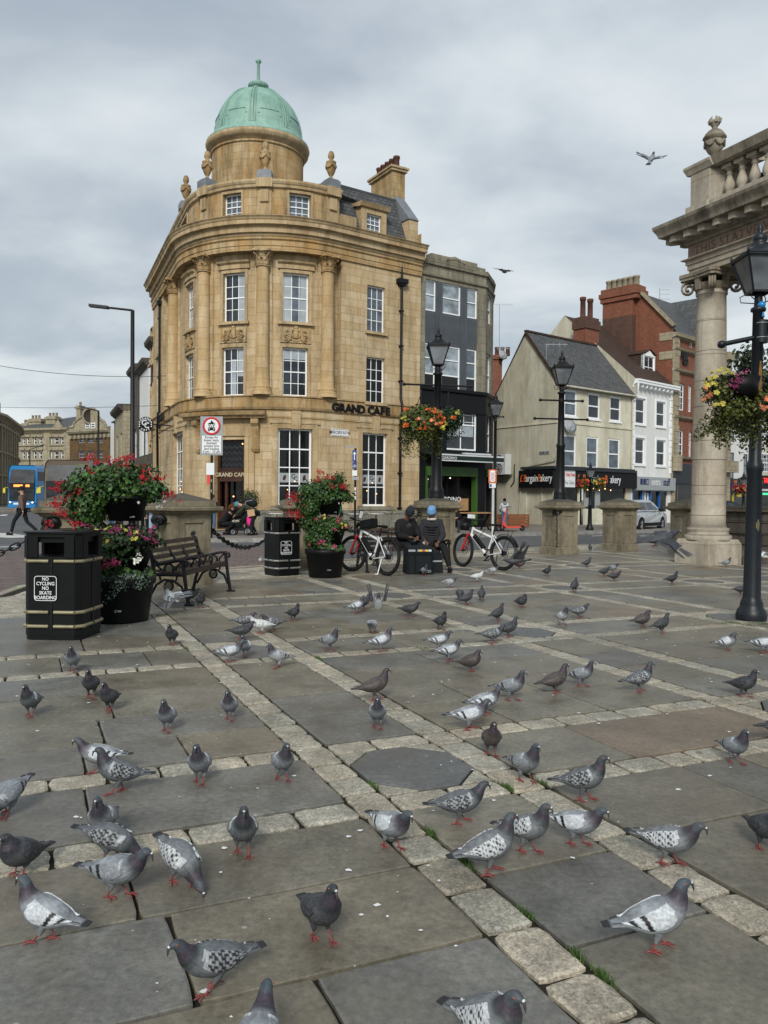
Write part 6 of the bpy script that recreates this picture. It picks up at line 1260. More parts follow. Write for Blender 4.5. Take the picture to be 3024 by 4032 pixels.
p=at(2926,2050,40);o=lamp('small lamp post by the yellow shop beyond the column',(p.x,40,.08),at(2926,1863,40).z,.55,0,[],.1);bk_('small red and orange flower basket by the yellow shop',2912,1925,39.8,30,12,[('red_flowers','petal_red',10),('peach_flowers','petal_peach',10)],n=800,trails=6,chains=.2,fs=.09)
p=gr(2958,2440);H=at(3000,870,p.y).z;lpr=lamp('tall black lamp post at the right with flaking paint and a flower trough',(p.x,p.y,0),H,.70,0,[],.105,.006,0,'lamp_post_paint');zz_=lambda x,y:at(x,y,p.y)-Vector((p.x,p.y,0))
q=zz_(2835,1357);mb=MB();a=zz_(2985,1325);mb.tube([q,a],.03,8);mb.ell(q,(.055,.05,.05),10,8);mb.build('ladder_bar','lamp_post_paint',lpr)
mb=MB();c=zz_(2990,1300);mb.tube([c+Vector((0,0,-.16)),c+Vector((0,0,.12))],.085,16);mb.build('collar','lamp_post_paint',lpr);mb=MB();[mb.torus(c+Vector((0,0,e)),.088,.008,'z',20,5)for e in(-.1,.08)];mb.build('steel_strap','galvanised',lpr)
mb=MB();c=zz_(2996,1300);mb.box(c+Vector((.16,-.05,.1)),(.16,.12,.28));mb.build('control_box','black_paint',lpr)
mb=MB();c=zz_(2990,1205);mb.ell(c+Vector((-.02,-.05,0)),(.05,.05,.05),10,8);mb.tube([c,c+Vector((.0,-.06,-.15))],.02,6);mb.build('blue_connector','sky_blue_paint',lpr)
for(x,y0,y1,wd,m_)in((2978,1425,1635,.05,'bare_brown_paint'),(2973,2045,2090,.04,'bare_green_paint'),(2960,2055,2080,.02,'bare_brown_paint')):
 a,b=zz_(x,y0),zz_(x,y1);mb=MB();P=[]
 for k in range(9):
  t=k/8;c=a+(b-a)*t;w_=wd*(.5+.5*sin(pi*t))*R.uniform(.75,1.1);rr_=.105*(.84 if y0<1700 else .97)
  P.append([(rr_*sin(u_),-rr_*cos(u_),c.z)for u_ in[(c.x/rr_*.5)+w_/rr_*(e-.5)for e in(0,.33,.66,1)]])
 mb.add([v for r_ in P for v in r_],[(4*i+j,4*i+j+1,4*i+5+j,4*i+4+j)for i in range(8)for j in range(3)]);mb.build('bare_paint_patch',m_,lpr)
pc=at(2880,1530,p.y-.15);rnd=random.Random(5);ft=empty('flower_trough','black trough of yellow petunias and trailing plants clamped to the right lamp post','flower trough',pc,0,'hanging flower baskets');zq=lambda x,y,dy=0:at(x,y,p.y-.15+dy)-pc
mb=MB();a,b=zq(2862,1488),zq(2962,1560);mb.lathe([(0,-.12),(.2,-.11),(.24,.12),(.2,.12),(0,.1)],24,((a.x+b.x)/2,0,(a.z+b.z)/2));mb.tube([(b.x,0,a.z-.02),(b.x+.1,.1,a.z-.02)],.02,6);mb.build('bowl','black_plastic',ft)
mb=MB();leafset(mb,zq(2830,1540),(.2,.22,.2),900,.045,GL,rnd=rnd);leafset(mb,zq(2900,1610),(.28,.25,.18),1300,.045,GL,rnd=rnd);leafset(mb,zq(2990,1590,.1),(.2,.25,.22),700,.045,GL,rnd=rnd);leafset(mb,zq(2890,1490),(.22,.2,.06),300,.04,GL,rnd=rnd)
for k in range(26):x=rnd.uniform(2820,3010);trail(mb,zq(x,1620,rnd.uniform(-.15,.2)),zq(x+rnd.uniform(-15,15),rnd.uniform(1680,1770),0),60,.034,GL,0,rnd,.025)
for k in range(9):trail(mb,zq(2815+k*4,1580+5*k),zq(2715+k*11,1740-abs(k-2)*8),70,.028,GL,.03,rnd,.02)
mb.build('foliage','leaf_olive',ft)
mb=MB();flowers(mb,[zq(x,y,-.2)for x,y in((2838,1458),(2855,1470),(2820,1480),(2868,1460),(2885,1470),(2800,1490),(2790,1515),(2812,1510),(2825,1545),(2775,1508),(2820,1590),(2848,1592),(2808,1465))],2,.012,.058,rnd=rnd);mb.build('yellow_petunia_flowers','petal_yellow',ft)
mb=MB();flowers(mb,[zq(x,y,-.26)for x,y in((2890,1500),(2905,1510),(2895,1530),(2880,1515),(2900,1475),(2920,1470),(2935,1468),(2912,1500))],10,.025,.02,rnd=rnd);mb.build('magenta_flowers','petal_magenta',ft)
mb=MB();flowers(mb,[zq(x,y,-.2)for x,y in((2790,1560),(2775,1572),(2778,1525),(3012,1572),(3010,1600))],4,.02,.06,rnd=rnd);mb.build('peach_flowers','petal_peach',ft)
# ------------------------ modern street lights
def street_light(label,x,ytop,ybase,Y,xh,r):
 b=at(x,ybase,Y);t=at(x+2,ytop,Y);h=at(xh,ytop-12,Y);o=empty('street_light',label,'street light',(b.x,Y,0),0,'modern black street lights');mb=MB();mb.tube([(0,0,0),(0,0,1.3),(0,0,1.35),(t.x-b.x,0,t.z)],[r*1.5,r*1.5,r,r*.8],10);mb.build('pole','black_iron',o);mb=MB();e=Vector((h.x-b.x,0,h.z));mb.tube([(t.x-b.x,0,t.z),e],r*.45,8);mb.build('arm','black_iron',o);mb=MB();d=(e-Vector((t.x-b.x,0,t.z))).normalized();mb.bar(e-d*.1,e+d*.55,.22,.09);mb.build('lamp_head','charcoal_paint',o)
p=gr(522,2112,.08);street_light('tall black street light at the left corner of the bank building',520,1222,2112,p.y,415,.085);street_light('distant street light in front of the dutch gable',386,1618,2030,66,338,.1);street_light('thin distant street light in front of the pale stone terrace',116,1770,2010,80,152,.07)
# ------------------------ signs
def post(o,H,r,mat='black_iron'):mb=MB();mb.tube([(0,0,0),(0,0,H)],r,10);mb.build('post',mat,o)
def plate(o,name,x0,x1,z0,z1,y,mat,r=.04):mb=MB();mb.box(((x0+x1)/2,y,(z0+z1)/2),(x1-x0,.02,z1-z0));return mb.build(name,mat,o)
Fm=lambda x,y,z:face_matrix(Vector((x,y,z)),(1,0,0),(0,-1,0))
g_=gr(832,2118,.08);Y=g_.y;o=empty('road_sign','grey road sign with red ringed motorcycle and car symbol near the cafe door','road sign',(g_.x,Y,.08));L_=lambda x,y:at(x,y,Y)-Vector((g_.x,Y,.08))
a,b=L_(791,1640),L_(878,1793);post(o,a.z,.045);pl_=plate(o,'board',a.x,b.x,b.z,a.z,-.06,'sign_grey')
c=L_(835,1678);mb=MB();mb.tr((c.x,-.075,c.z),0,pi/2);mb.lathe([(0,0),(.31,0),(.31,.01),(0,.01)],32);
mb=MB();rr=.305
mb.tube([(c.x,-.072,c.z),(c.x,-.08,c.z)],rr,32,smooth=False);mb.build('roundel','sign_white',pl_);mb=MB();mb.torus((c.x,-.082,c.z),.27,.035,'y',40,6,flat=.3);mb.build('red_ring','sign_red',pl_)
mb=MB();y_=-.086
mb.box((c.x,y_,c.z-.1),(.24,.01,.09));mb.box((c.x,y_,c.z-.03),(.17,.01,.07));[mb.box((c.x+e,y_,c.z-.155),(.04,.01,.04))for e in(-.09,.09)];mb.torus((c.x-.075,y_,c.z+.06),.035,.01,'y',16,5);mb.torus((c.x+.075,y_,c.z+.06),.035,.01,'y',16,5);mb.bar((c.x-.08,y_,c.z+.09),(c.x+.07,y_,c.z+.09),.01,.05);mb.ell((c.x,y_,c.z+.15),(.03,.008,.035),8,6);mb.bar((c.x-.03,y_,c.z+.1),(c.x+.06,y_,c.z+.13),.01,.03);mb.build('vehicle_symbols','shop_black',pl_)
mb=MB();[mb.box((c.x+e,y_-.008,c.z-.03),(.06,.006,.035))for e in(-.04,.04)];[mb.box((c.x+e,y_-.008,c.z-.1),(.04,.006,.03))for e in(-.08,.08)];mb.build('symbol_detail','sign_white',pl_)
t0,t1=L_(798,1716),L_(872,1786);wp=plate(pl_,'text_panel',t0.x,t1.x,t1.z,t0.z,-.078,'sign_white');text_mesh('lettering','Except for\nbuses, taxis,\nlicensed\nprivate hire\nand loading\n6 pm - 10 am',.118,'shop_black',wp,Fm((t0.x+t1.x)/2,-.09,(t0.z+t1.z)/2+.0),.001,.012,.92,lines=.83)
a,b=L_(814,1823),L_(845,1870);plate(o,'small_back_plate',a.x,b.x,b.z,a.z,-.06,'sign_white');a,b=L_(817,1868),L_(828,1905);plate(o,'pink_sticker',a.x,b.x,b.z,a.z,-.05,'petal_pink2' if 0 else 'coral_red');a=L_(830,1830);mb=MB();[mb.box((0,-.047,.9+k*.35),(.03,.004,.1))for k in range(4)];mb.build('pole_sticker','sign_grey',o)
g_=gr(1397,2116,.08);Y=g_.y;o=empty('cycle_sign','blue one-way and cycle route sign on a black pole by the cafe window','road sign',(g_.x,Y,.08));L_=lambda x,y:at(x,y,Y)-Vector((g_.x,Y,.08))
post(o,L_(1397,1765).z,.04);a,b=L_(1388,1773),L_(1404,1818);s1_=plate(o,'arrow_plate',a.x,b.x,b.z,a.z,-.05,'sign_blue');mb=MB();m_=(a+b)/2;mb.bar((m_.x,-.064,b.z+.06),(m_.x,-.064,a.z-.12),.03,.006);mb.add([(m_.x-.06,-.066,a.z-.14),(m_.x+.06,-.066,a.z-.14),(m_.x,-.066,a.z-.05)],[(0,1,2)]);mb.build('arrow','sign_white',s1_)
a,b=L_(1388,1821),L_(1405,1846);s1_=plate(o,'cycle_plate',a.x,b.x,b.z,a.z,-.05,'sign_blue');mb=MB();m_=(a+b)/2;[mb.torus((m_.x+e,-.062,m_.z-.03),.03,.006,'y',14,4)for e in(-.035,.035)];mb.bar((m_.x-.035,-.064,m_.z-.03),(m_.x,-.064,m_.z+.04),.008);mb.bar((m_.x,-.064,m_.z+.04),(m_.x+.035,-.064,m_.z-.03),.008);mb.build('cycle_symbol','sign_white',s1_)
a,b=L_(1387,1852),L_(1406,1874);plate(o,'notice_plate',a.x,b.x,b.z,a.z,-.05,'sign_white');a,b=L_(1386,1878),L_(1413,1890);s1_=plate(o,'time_plate',a.x,b.x,b.z,a.z,-.05,'sign_grey');a,b=L_(1361,1757),L_(1399,1764);mb=MB();mb.bar((a.x,0,a.z-.02),(b.x+.06,0,a.z),.08,.05);mb.build('sign_light','galvanised',o);a=L_(1397,1925);mb=MB();[mb.box((0,-.042,a.z-k*.16),(.05,.004,.12))for k in range(3)];mb.build('pole_sticker','sign_white',o)
g_=gr(1942,2092,.08);Y=27.5;b_=at(1940,2100,Y);o=empty('notice_post','whitish post with an orange bordered notice and disabled parking plate','sign',(b_.x,Y,0));L_=lambda x,y:at(x,y,Y)-Vector((b_.x,Y,0))
post(o,L_(1940,1850).z,.045,'pole_white');a,b=L_(1923,1849),L_(1954,1902);s1_=plate(o,'notice_board',a.x,b.x,b.z,a.z,-.055,'orange_letters');mb=MB();m_=(a+b)/2;[mb.ell((m_.x,-.07,m_.z+k*.07),(.10+.01*(k%2),.006,.06),10,6)for k in(-2,-1,0,1,2)];mb.build('white_notice','sign_white',s1_);mb=MB();[mb.box((m_.x,-.079,m_.z+.1-k*.045),(.13-.02*(k%2),.003,.012))for k in range(6)];mb.build('text_lines','sign_red',s1_)
a,b=L_(1926,1903),L_(1951,1921);s1_=plate(o,'parking_plate',a.x,b.x,b.z,a.z,-.055,'sign_white');mb=MB();mb.box((a.x+.045,-.068,(a.z+b.z)/2),(.07,.004,.09));mb.build('blue_symbol','sign_blue',s1_)
# ------------------------ overhead wires
for(x0,y0,Y0,x1,y1,Y1,sg,lb)in((-60,1430,40,655,1480,37.6,.25,'upper thin wire strung across the left sky to the bank'),(-60,1601,60,620,1597,40,.1,'lower thin wire strung across the left sky')):
 a,b=at(x0,y0,Y0),at(x1,y1,Y1);mb=MB();mb.tube([a+(b-a)*(k/12)+Vector((0,0,-sg*4*k/12*(1-k/12)))for k in range(13)],.012,4);mb.c=(.1,.1,.1);o=mb.build('overhead_wire','charcoal_paint');tag(o,lb,'wire')
# ------------------------ church portico at the right
pk=gr(2787,2229);po=empty('church_portico','stone church portico with ionic column, carved frieze and balustrade at the right','portico',(pk.x,pk.y,0),TH);a_=1.04;hc=a_/2
bz=.60;mb=MB();mb.box((hc,hc,bz/2-.06),(a_,a_,bz-.12));mb.box((hc,hc,bz-.06),(a_+.0,a_+.0,.11),taper=.9);mb.build('pedestal','portico_stone',po)
zn=6.43;r0,r1_=.39,.325;cp=(hc,hc,0)
prof=[(r0*1.34,bz-.02),(r0*1.36,bz+.04),(r0*1.34,bz+.09),(r0*1.24,bz+.1),(r0*1.18,bz+.13),(r0*1.16,bz+.17),(r0*1.24,bz+.2),(r0*1.22,bz+.25),(r0*1.08,bz+.27),(r0,bz+.33)]+[(r0+(r1_-r0)*(k/12)**1.6,bz+.33+(zn-.1-bz-.33)*k/12)for k in range(13)]+[(r1_*1.08,zn-.09),(r1_*1.1,zn-.05),(r1_*1.0,zn-.04),(r1_*1.02,zn)]
mb=MB();mb.lathe(prof,48,cp);col_=mb.build('column','portico_stone',po)
for z in(1.15,1.85,2.45,2.9,3.7,4.3,5.0,5.7):m2=MB();rr=r0+(r1_-r0)*((z-bz-.33)/(zn-bz-.43))**1.6;m2.lathe([(rr+.001,z),(rr+.0015,z+.012)],48,cp);m2.build('drum_joint','dark_stone',col_)
zc_=zn+.42;mb=MB();mb.lathe([(r1_*1.02,zn),(r1_*1.3,zn+.1),(r1_*1.35,zn+.16)],32,cp)
for k in range(4):
 a=pi/4+k*pi/2;e=Vector((cos(a),sin(a),0));t=Vector((-sin(a),cos(a),0));o_=Vector(cp)+e*.52+Vector((0,0,zn+.1))
 for w_ in(-.045,0,.045):mb.tube([Vector(cp)+e*.3+t*w_+Vector((0,0,zn+.27))]+[o_+t*w_*1.2+e*(.165*(1-q/22)*cos(pi/2-q*.55))+Vector((0,0,.165*(1-q/22)*sin(pi/2-q*.55)))for q in range(19)],.028,6)
 m_=a-pi/4;f=Vector((cos(m_),sin(m_),0));mb.ell(Vector(cp)+f*.42+Vector((0,0,zn+.33)),(.09,.09,.08),10,8);mb.box(Vector(cp)+f*.42+Vector((0,0,zn+.14)),(.06,.1,.26),rz=m_,taper=1.6)
q=.62;P=[]
for k in range(4):
 a=k*pi/2
 for da,f in((-.70,1.12),(0,.78),(.70,1.12)):P.append((hc+q*f*cos(a+da),hc+q*f*sin(a+da)))
mb.prism(P,zn+.27,zn+.34);mb.prism([(hc+(x-hc)*1.05,hc+(y-hc)*1.05)for x,y in P],zn+.34,zn+.42);mb.build('capital','portico_trim',col_)
fx=hc-r1_-.02;Lp=9.5;y1=hc+r1_+.05;EP=[Vector((pk.x,pk.y,0))+Matrix.Rotation(TH,3,'Z')@Vector(v)for v in((9,y1,0),(fx,y1,0),(fx,-Lp,0))];EW=Wall([p_[:2]for p_ in EP]);pinv=None
Sx=EW.S[1];eh=lambda x,y,d=0:EW.px(x,y,d)
z_a0=zc_;z_a1=z_a0+.38;z_f1=eh(2745,925,.1)[1];zcor=eh(2700,838,.7)[1]
print('portico',zn,zc_,z_f1,zcor,eh(2592,886,.8),eh(2706,1073),eh(3024,688,.8),eh(2575,665))
zcor=8.08;z_f1=z_a1+.30;
def ptpart(mb,name,mat,par=None):o=mb.build(name,mat,par or po);return o
_loc=Matrix.Translation((pk.x,pk.y,0))@Matrix.Rotation(TH,4,'Z');INV=_loc.inverted()
def lmb():m_=MB();m_.M=INV;return m_
S0,S1=0,EW.L
mb=lmb();EW.sweep(mb,S0,S1,[(-.62,z_a0),(0,z_a0),(0,z_a0+.12),(.03,z_a0+.125),(.03,z_a0+.24),(.06,z_a0+.245),(.06,z_a0+.33),(.1,z_a0+.34),(.14,z_a1-.02),(.14,z_a1),(.02,z_a1+.02),(-.62,z_a1+.03)]);EW.sweep(mb,Sx+.62,S1,[(-.62,z_a1),(-.62,z_a0)]);ptpart(mb,'architrave','portico_stone')
mb=lmb();EW.panel(mb,S0,S1,z_a1,z_f1+.1,.02);ptpart(mb,'frieze','red_stone')
zd_=zcor-.05;mb=lmb();EW.sweep(mb,S0,S1,[(.02,z_f1),(.08,z_f1+.03),(.1,z_f1+.07),(.18,z_f1+.1),(.2,z_f1+.26),(.5,z_f1+.27),(.52,zd_-.16),(.54,zd_-.12),(.57,zd_-.07),(.6,zd_-.02),(.61,zd_+.05),(-.3,zd_+.12)]);ptpart(mb,'cornice','portico_trim')
k=0;s=.2
while s<S1-.3:
 if abs(s-Sx)>.12:mb=lmb();EW.box(mb,s,s+.15,z_f1+.12,z_f1+.265,.2,.42);ptpart(mb,'dentil_block','portico_stone')
 s+=.42
mb=lmb();s_=MB();P=[EW.M(Sx,z_a0+.01,-.6),EW.M(S1,z_a0+.01,-.6),EW.M(S1,z_a0+.01,-4),EW.M(0,z_a0+.01,-4),EW.M(0,z_a0+.01,-.6)];mb.add(P,[(0,1,2,3,4)]);P=[p_+Vector((0,0,2))for p_ in P];mb.add(P,[(0,1,2,3,4)]);ptpart(mb,'soffit','dark_stone')
zp0=zd_+.08;ped0=zp0;zt_=EW.px(2705,663,.1)[1];zr=zt_
sP=(Sx+.05,EW.px(2800,760,.04)[0]);mb=lmb();EW.box(mb,sP[0],sP[1],zp0,zp0+.34,-.75,.1);EW.box(mb,sP[0]+.04,sP[1]-.04,zp0+.34,zr-.2,-.7,.04);EW.sweep(mb,sP[0]-.1,sP[1]+.1,[(-.78,zr-.22),(.06,zr-.2),(.09,zr-.12),(.12,zr-.06),(.12,zr),(-.85,zr+.02)]);ptpart(mb,'corner_pedestal','portico_stone')
mb=lmb();EW.box(mb,sP[1],S1,zp0,zp0+.32,-.5,.06);ptpart(mb,'balustrade_base','portico_stone');mb=lmb();EW.sweep(mb,sP[1],S1,[(-.48,zr-.26),(0,zr-.25),(.05,zr-.2),(.08,zr-.08),(.1,zr),(-.5,zr+.02)]);ptpart(mb,'balustrade_rail','portico_trim')
s=sP[1]+.12;zb0_,zb1_=zp0+.32,zr-.26;Hb=zb1_-zb0_;bp=[(.12,0),(.12,.06),(.09,.07),(.07,.1),(.1,.16),(.125,.26),(.11,.38),(.07,.52),(.055,.62),(.085,.65),(.06,.68),(.07,.76),(.12,.8),(.12,.84)]
while s<S1-.2:
 q_=INV@EW.M(s,zb0_,-.2);mb=MB();mb.lathe([(r,z*Hb/.9)for r,z in bp],14,q_);mb.box((q_.x,q_.y,zb0_+Hb*.95),(.26,.26,Hb*.12));mb.build('baluster','portico_stone',po);s+=.36
ur=INV@EW.M(EW.px(2792,640,-.28)[0],zr,-.28);zu=EW.px(2795,458,-.2)[1]-zr;f=zu/1.33;pr=[(.22,0),(.2,.05),(.1,.1),(.08,.18),(.12,.24),(.2,.3),(.27,.42),(.29,.6),(.26,.68),(.36,.70),(.35,.76),(.26,.88),(.12,.97),(.08,1.0),(.09,1.04),(.14,1.1),(.15,1.17),(.1,1.22)]
mb=MB();mb.lathe([(r*f*.88,z*f)for r,z in pr],24,ur,rib=lambda a,z:1+.05*cos(a*8)*(z>.25));
for k in range(6):a=k*pi/3;e=Vector((cos(a),sin(a),0));mb.tube([ur+e*.12*f+Vector((0,0,1.15*f)),ur+e*.16*f+Vector((0,0,1.24*f)),ur+e*.1*f+Vector((0,0,1.33*f))],[.06*f,.045*f,.008],6)
for k in range(6):a=k*pi/3+.3;e=Vector((cos(a),sin(a),0));t=Vector((-sin(a),cos(a),0));mb.tube([ur+e*.26*f+t*u_*.13*f+Vector((0,0,(.6-.14*(1-u_*u_))*f))for u_ in(-1,-.5,0,.5,1)],.04*f,6)
mb.build('urn','portico_trim',po)
text_mesh('carved_lettering','THIS STATVE WAS ERECTED',.29,'brown_letter',po,INV@EW.mat(Sx+.2,(z_a1+z_f1)/2+.0,.024),.003,-.004,1.0,align='LEFT',spacing=1.12)
mb=MB();mb.box((hc+3.2,hc-.05,.08),(5.2,.9,.16));mb.build('lower_step','dark_stone',po);mb=MB();mb.box((hc+3.4,hc+.15,.24),(5.0,.6,.16));mb.build('upper_step','dark_stone',po)
rnd=random.Random(11);p=at(3090,1900,27);tr=empty('tree','dark green tree leaning in behind the right lamp post','tree',(p.x,27,0));mb=MB();mb.tube([(0,0,0),(.1,0,2),(-.1,.1,3.6),(-.4,.2,5.2)],[.2,.15,.12,.06],10)
for k in range(7):a=k*.9;mb.tube([(0,0,2.6+.3*k),(.7*cos(a),.7*sin(a),3.4+.35*k),(1.4*cos(a),1.2*sin(a),3.9+.4*k)],[.07,.045,.015],6)
mb.build('trunk','wood_dark',tr);mb=MB()
for k in range(26):
 a=rnd.uniform(0,6.28);rr=rnd.uniform(.2,1.3);z=rnd.uniform(3.6,6.6);leafset(mb,(rr*cos(a)-.3,rr*sin(a),z),(.62,.6,.5),330,.13,GL,rnd=rnd,shell=.2)
for k in range(18):x=rnd.uniform(-1.6,.6);trail(mb,(x,0,4.4),(x,0,rnd.uniform(3,3.6)),45,.11,GL,0,rnd,.12)
mb.build('crown','leaf_tree',tr)
# ------------------------ bicycles (x forward, rear wheel hub above the origin)
def bike(label,loc,rz,steer,screen,bag,lean):
 o=empty('electric_bicycle',label,'bicycle',loc,rz,'white electric bicycles with red forks');o.rotation_euler.x=lean;o.scale=(1.05,)*3;Rw_=.345;wb=1.1
 def wheel(x,st):
  e=bpy.data.objects.new('wheel',None);mb=MB();mb.torus((0,0,0),Rw_-.026,.033,'y',40,8);w=mb.build('wheel','rubber',o,(x,0,Rw_),st);bpy.data.objects.remove(e)
  mb=MB();mb.torus((0,0,0),Rw_-.058,.012,'y',40,6);mb.build('rim','black_paint',w)
  mb=MB();[mb.bar((.02*cos(a*.7),.02*(-1)**a,.02*sin(a*.7)),((Rw_-.06)*cos(a*pi/14),0,(Rw_-.06)*sin(a*pi/14)),.0035)for a in range(28)];mb.build('spokes','galvanised',w)
  mb=MB();mb.tube([(0,-.05,0),(0,.05,0)],.05 if x==0 else .025,14);mb.torus((0,-.05,0),.08,.006,'y',24,5);mb.build('hub','black_iron',w);return w
 wheel(0,0);wheel(wb,steer)
 B,S_,H,Hb=Vector((.44,0,.28)),Vector((.30,0,.74)),Vector((.86,0,.80)),Vector((.895,0,.68))
 mb=MB();mb.tube([B,S_-Vector((0,0,.04))],.019,8);mb.tube([H,S_+Vector((.02,0,-.1))],.024,8);mb.tube([Hb,B],.034,10);mb.tube([H+Vector((-.01,0,.04)),Hb],.026,8)
 for s in(-1,1):mb.tube([(0,s*.065,Rw_),(.40,s*.04,.28)],.012,6);mb.tube([(0,s*.065,Rw_),(.31,s*.03,.70)],.010,6)
 mb.build('frame','bike_white',o);mb=MB();q=Vector((wb,0,Rw_));top=Vector((.93,0,.66))
 for s in(-1,1):mb.tube([q+Vector((0,s*.06,0)),top+Vector((0,s*.06,.02))],[.018,.021],8)
 mb.tube([top+Vector((0,-.08,.02)),top+Vector((0,.08,.02))],.03,8);mb.build('fork','red_paint',o)
 mb=MB();mb.tube([top,(.85,0,.90),(.90,0,.98)],.018,8);mb.tube([(.84,-.32,1.02),(.88,-.14,.99),(.9,0,.98),(.88,.14,.99),(.84,.32,1.02)],.012,8);[mb.tube([(.845,s*.32,1.02),(.855,s*.2,1.0)],.018,8)for s in(-1,1)];[mb.bar((.88,s*.16,.99),(.97,s*.27,.97),.014)for s in(-1,1)];mb.build('handlebar','black_iron',o)
 mb=MB();mb.tube([S_-Vector((0,0,.05)),(.27,0,.86)],.014,8);mb.ell((.20,0,.90),(.10,.085,.03),12,8);mb.ell((.33,0,.90),(.11,.03,.024),12,8);mb.build('saddle','black_plastic',o)
 mb=MB();m_=(Hb+B)/2+Vector((.0,0,.055));mb.tube([m_-(Hb-B)*.3,m_+(Hb-B)*.3],.052,10);mb.build('battery','black_plastic',o)
 if bag:mb=MB();mb.box((.66,0,.93),(.38,.12,.17),ry=.16);mb.box((.66,0,.93),(.36,.15,.13),ry=.16);mb.build('frame_bag','black_plastic',o)
 mb=MB();mb.tube([(.44,-.075,.28),(.44,.075,.28)],.028,10);mb.torus((.44,-.065,.28),.085,.007,'y',28,5);mb.bar((.44,-.09,.28),(.56,-.09,.17),.018);mb.bar((.44,.09,.28),(.32,.09,.39),.018);mb.box((.57,-.14,.165),(.09,.08,.02));mb.box((.31,.14,.395),(.09,.08,.02));mb.build('crankset','black_iron',o)
 mb=MB();mb.tube([(0,-.06,Rw_+.05),(.44,-.066,.36)],.004,4);mb.tube([(0,-.06,Rw_-.05),(.44,-.066,.2)],.004,4);mb.build('drive_chain','charcoal_paint',o)
 mb=MB();mb.tube([(.12,.05,.30),(.06,.16,.012)],.011,6);mb.tube([(.06,.16,.012),(.1,.18,.01)],.012,6);mb.build('kickstand','bike_white' if bag else 'black_iron',o)
 mb=MB();z=.80
 for s in(-1,1):mb.tube([(.26,s*.05,z-.02),(-.26,s*.06,z)],.007,5);mb.tube([(0,s*.07,Rw_),(-.15,s*.06,z)],.006,5)
 for k in range(4):mb.bar((-.22+k*.13,-.06,z),(-.22+k*.13,.06,z),.01)
 mb.build('rear_rack','black_iron',o);mb=MB();mb.torus((0,0,Rw_),Rw_+.025,.001,'y',4,3)if 0 else None
 P=[((Rw_+.03)*cos(a),(Rw_+.03)*sin(a)+Rw_)for a in[radians(60+k*10)for k in range(11)]];mb=MB()
 for(a,b)in zip(P,P[1:]):mb.bar((a[0],0,a[1]),(b[0],0,b[1]),.05,.006)
 mb.build('mudguard','black_plastic',o)
 mb=MB();mb.ell((.97,0,.92),(.05,.045,.045),10,8);mb.build('headlamp','black_plastic',o)
 if screen:mb=MB();mb.box((.88,.05,1.1),(.02,.09,.16),ry=-.25);sc=mb.build('phone_holder','black_plastic',o);mb=MB();mb.box((.868,.05,1.1),(.003,.075,.14),ry=-.25);mb.build('screen','sign_white',sc)
 else:mb=MB();mb.box((.93,0,1.06),(.1,.12,.08));mb.build('display','sign_white',o);mb=MB();mb.lathe([(.06,-.1),(.1,-.08),(.12,.1),(.1,.1)],14,(1.02,.08,.86));mb.build('front_basket','black_iron',o)
 mb=MB()
 for s in(-1,1):mb.tube([(.86,s*.18,1.0),(.98,s*.15,1.05),(1.0,s*.05,.9),(.93,0,.72)],.005,4)
 mb.tube([(.9,.05,.7),(.8,.1,.55),(.6,.1,.62),(.5,.05,.8)],.006,4);mb.build('cables','black_iron',o);return o
p=gr(1521,2267);bike('white electric bicycle with black frame bag leaning towards the planter',(p.x,p.y,0),atan2(.78,-.62),.25,True,True,.1)
p=gr(1962,2236);bike('white electric bicycle with front basket at the right of the seated people',(p.x,17.0,0),atan2(.75,-.66),-.2,False,False,.08)
p=at(1645,2200,16.15);o=empty('delivery_bag','large black delivery bag with reflective stripes at the feet of the seated man','bag',(p.x,16.15,0),.18);mb=MB();mb.box((0,0,.26),(.52,.44,.5),taper=.96);mb.box((0,0,.525),(.5,.43,.05),taper=.9);mb.build('body','bag_dark',o)
mb=MB();[mb.box((x,-.224,.25),(.03,.008,.5))for x in(-.24,-.1,.235)];[mb.box((0,-.226,z),(.52,.006,.014))for z in(.02,.4)];mb.build('piping','black_plastic',o);mb=MB();mb.box((-.17,-.226,.47),(.14,.006,.04));mb.box((.08,-.226,.47),(.28,.006,.04));mb.build('reflective_stripe','sign_grey',o)
for k,m_ in enumerate(('number_yellow','coral_red','number_yellow','sign_white')):mb=MB();mb.box((.0+k*.065,-.23,.47),(.05,.005,.036));mb.build('stripe_patch',m_,o)
mb=MB();[mb.torus((.15+e,-.226,.06),.022,.006,'y',14,4)for e in(0,.045)];mb.build('ring_logo','sign_grey',o)
p=at(1712,2200,16.35);mb=MB();mb.tr((p.x,16.4,0),.3);mb.box((0,0,.2),(.26,.3,.4),taper=.85);mb.ell((0,0,.4),(.12,.14,.06),10,6);mb.box((0,-.15,.24),(.2,.02,.03),1);o=mb.build('backpack',['bag_dark','sign_grey']);tag(o,'small dark backpack standing beside the large delivery bag','bag')
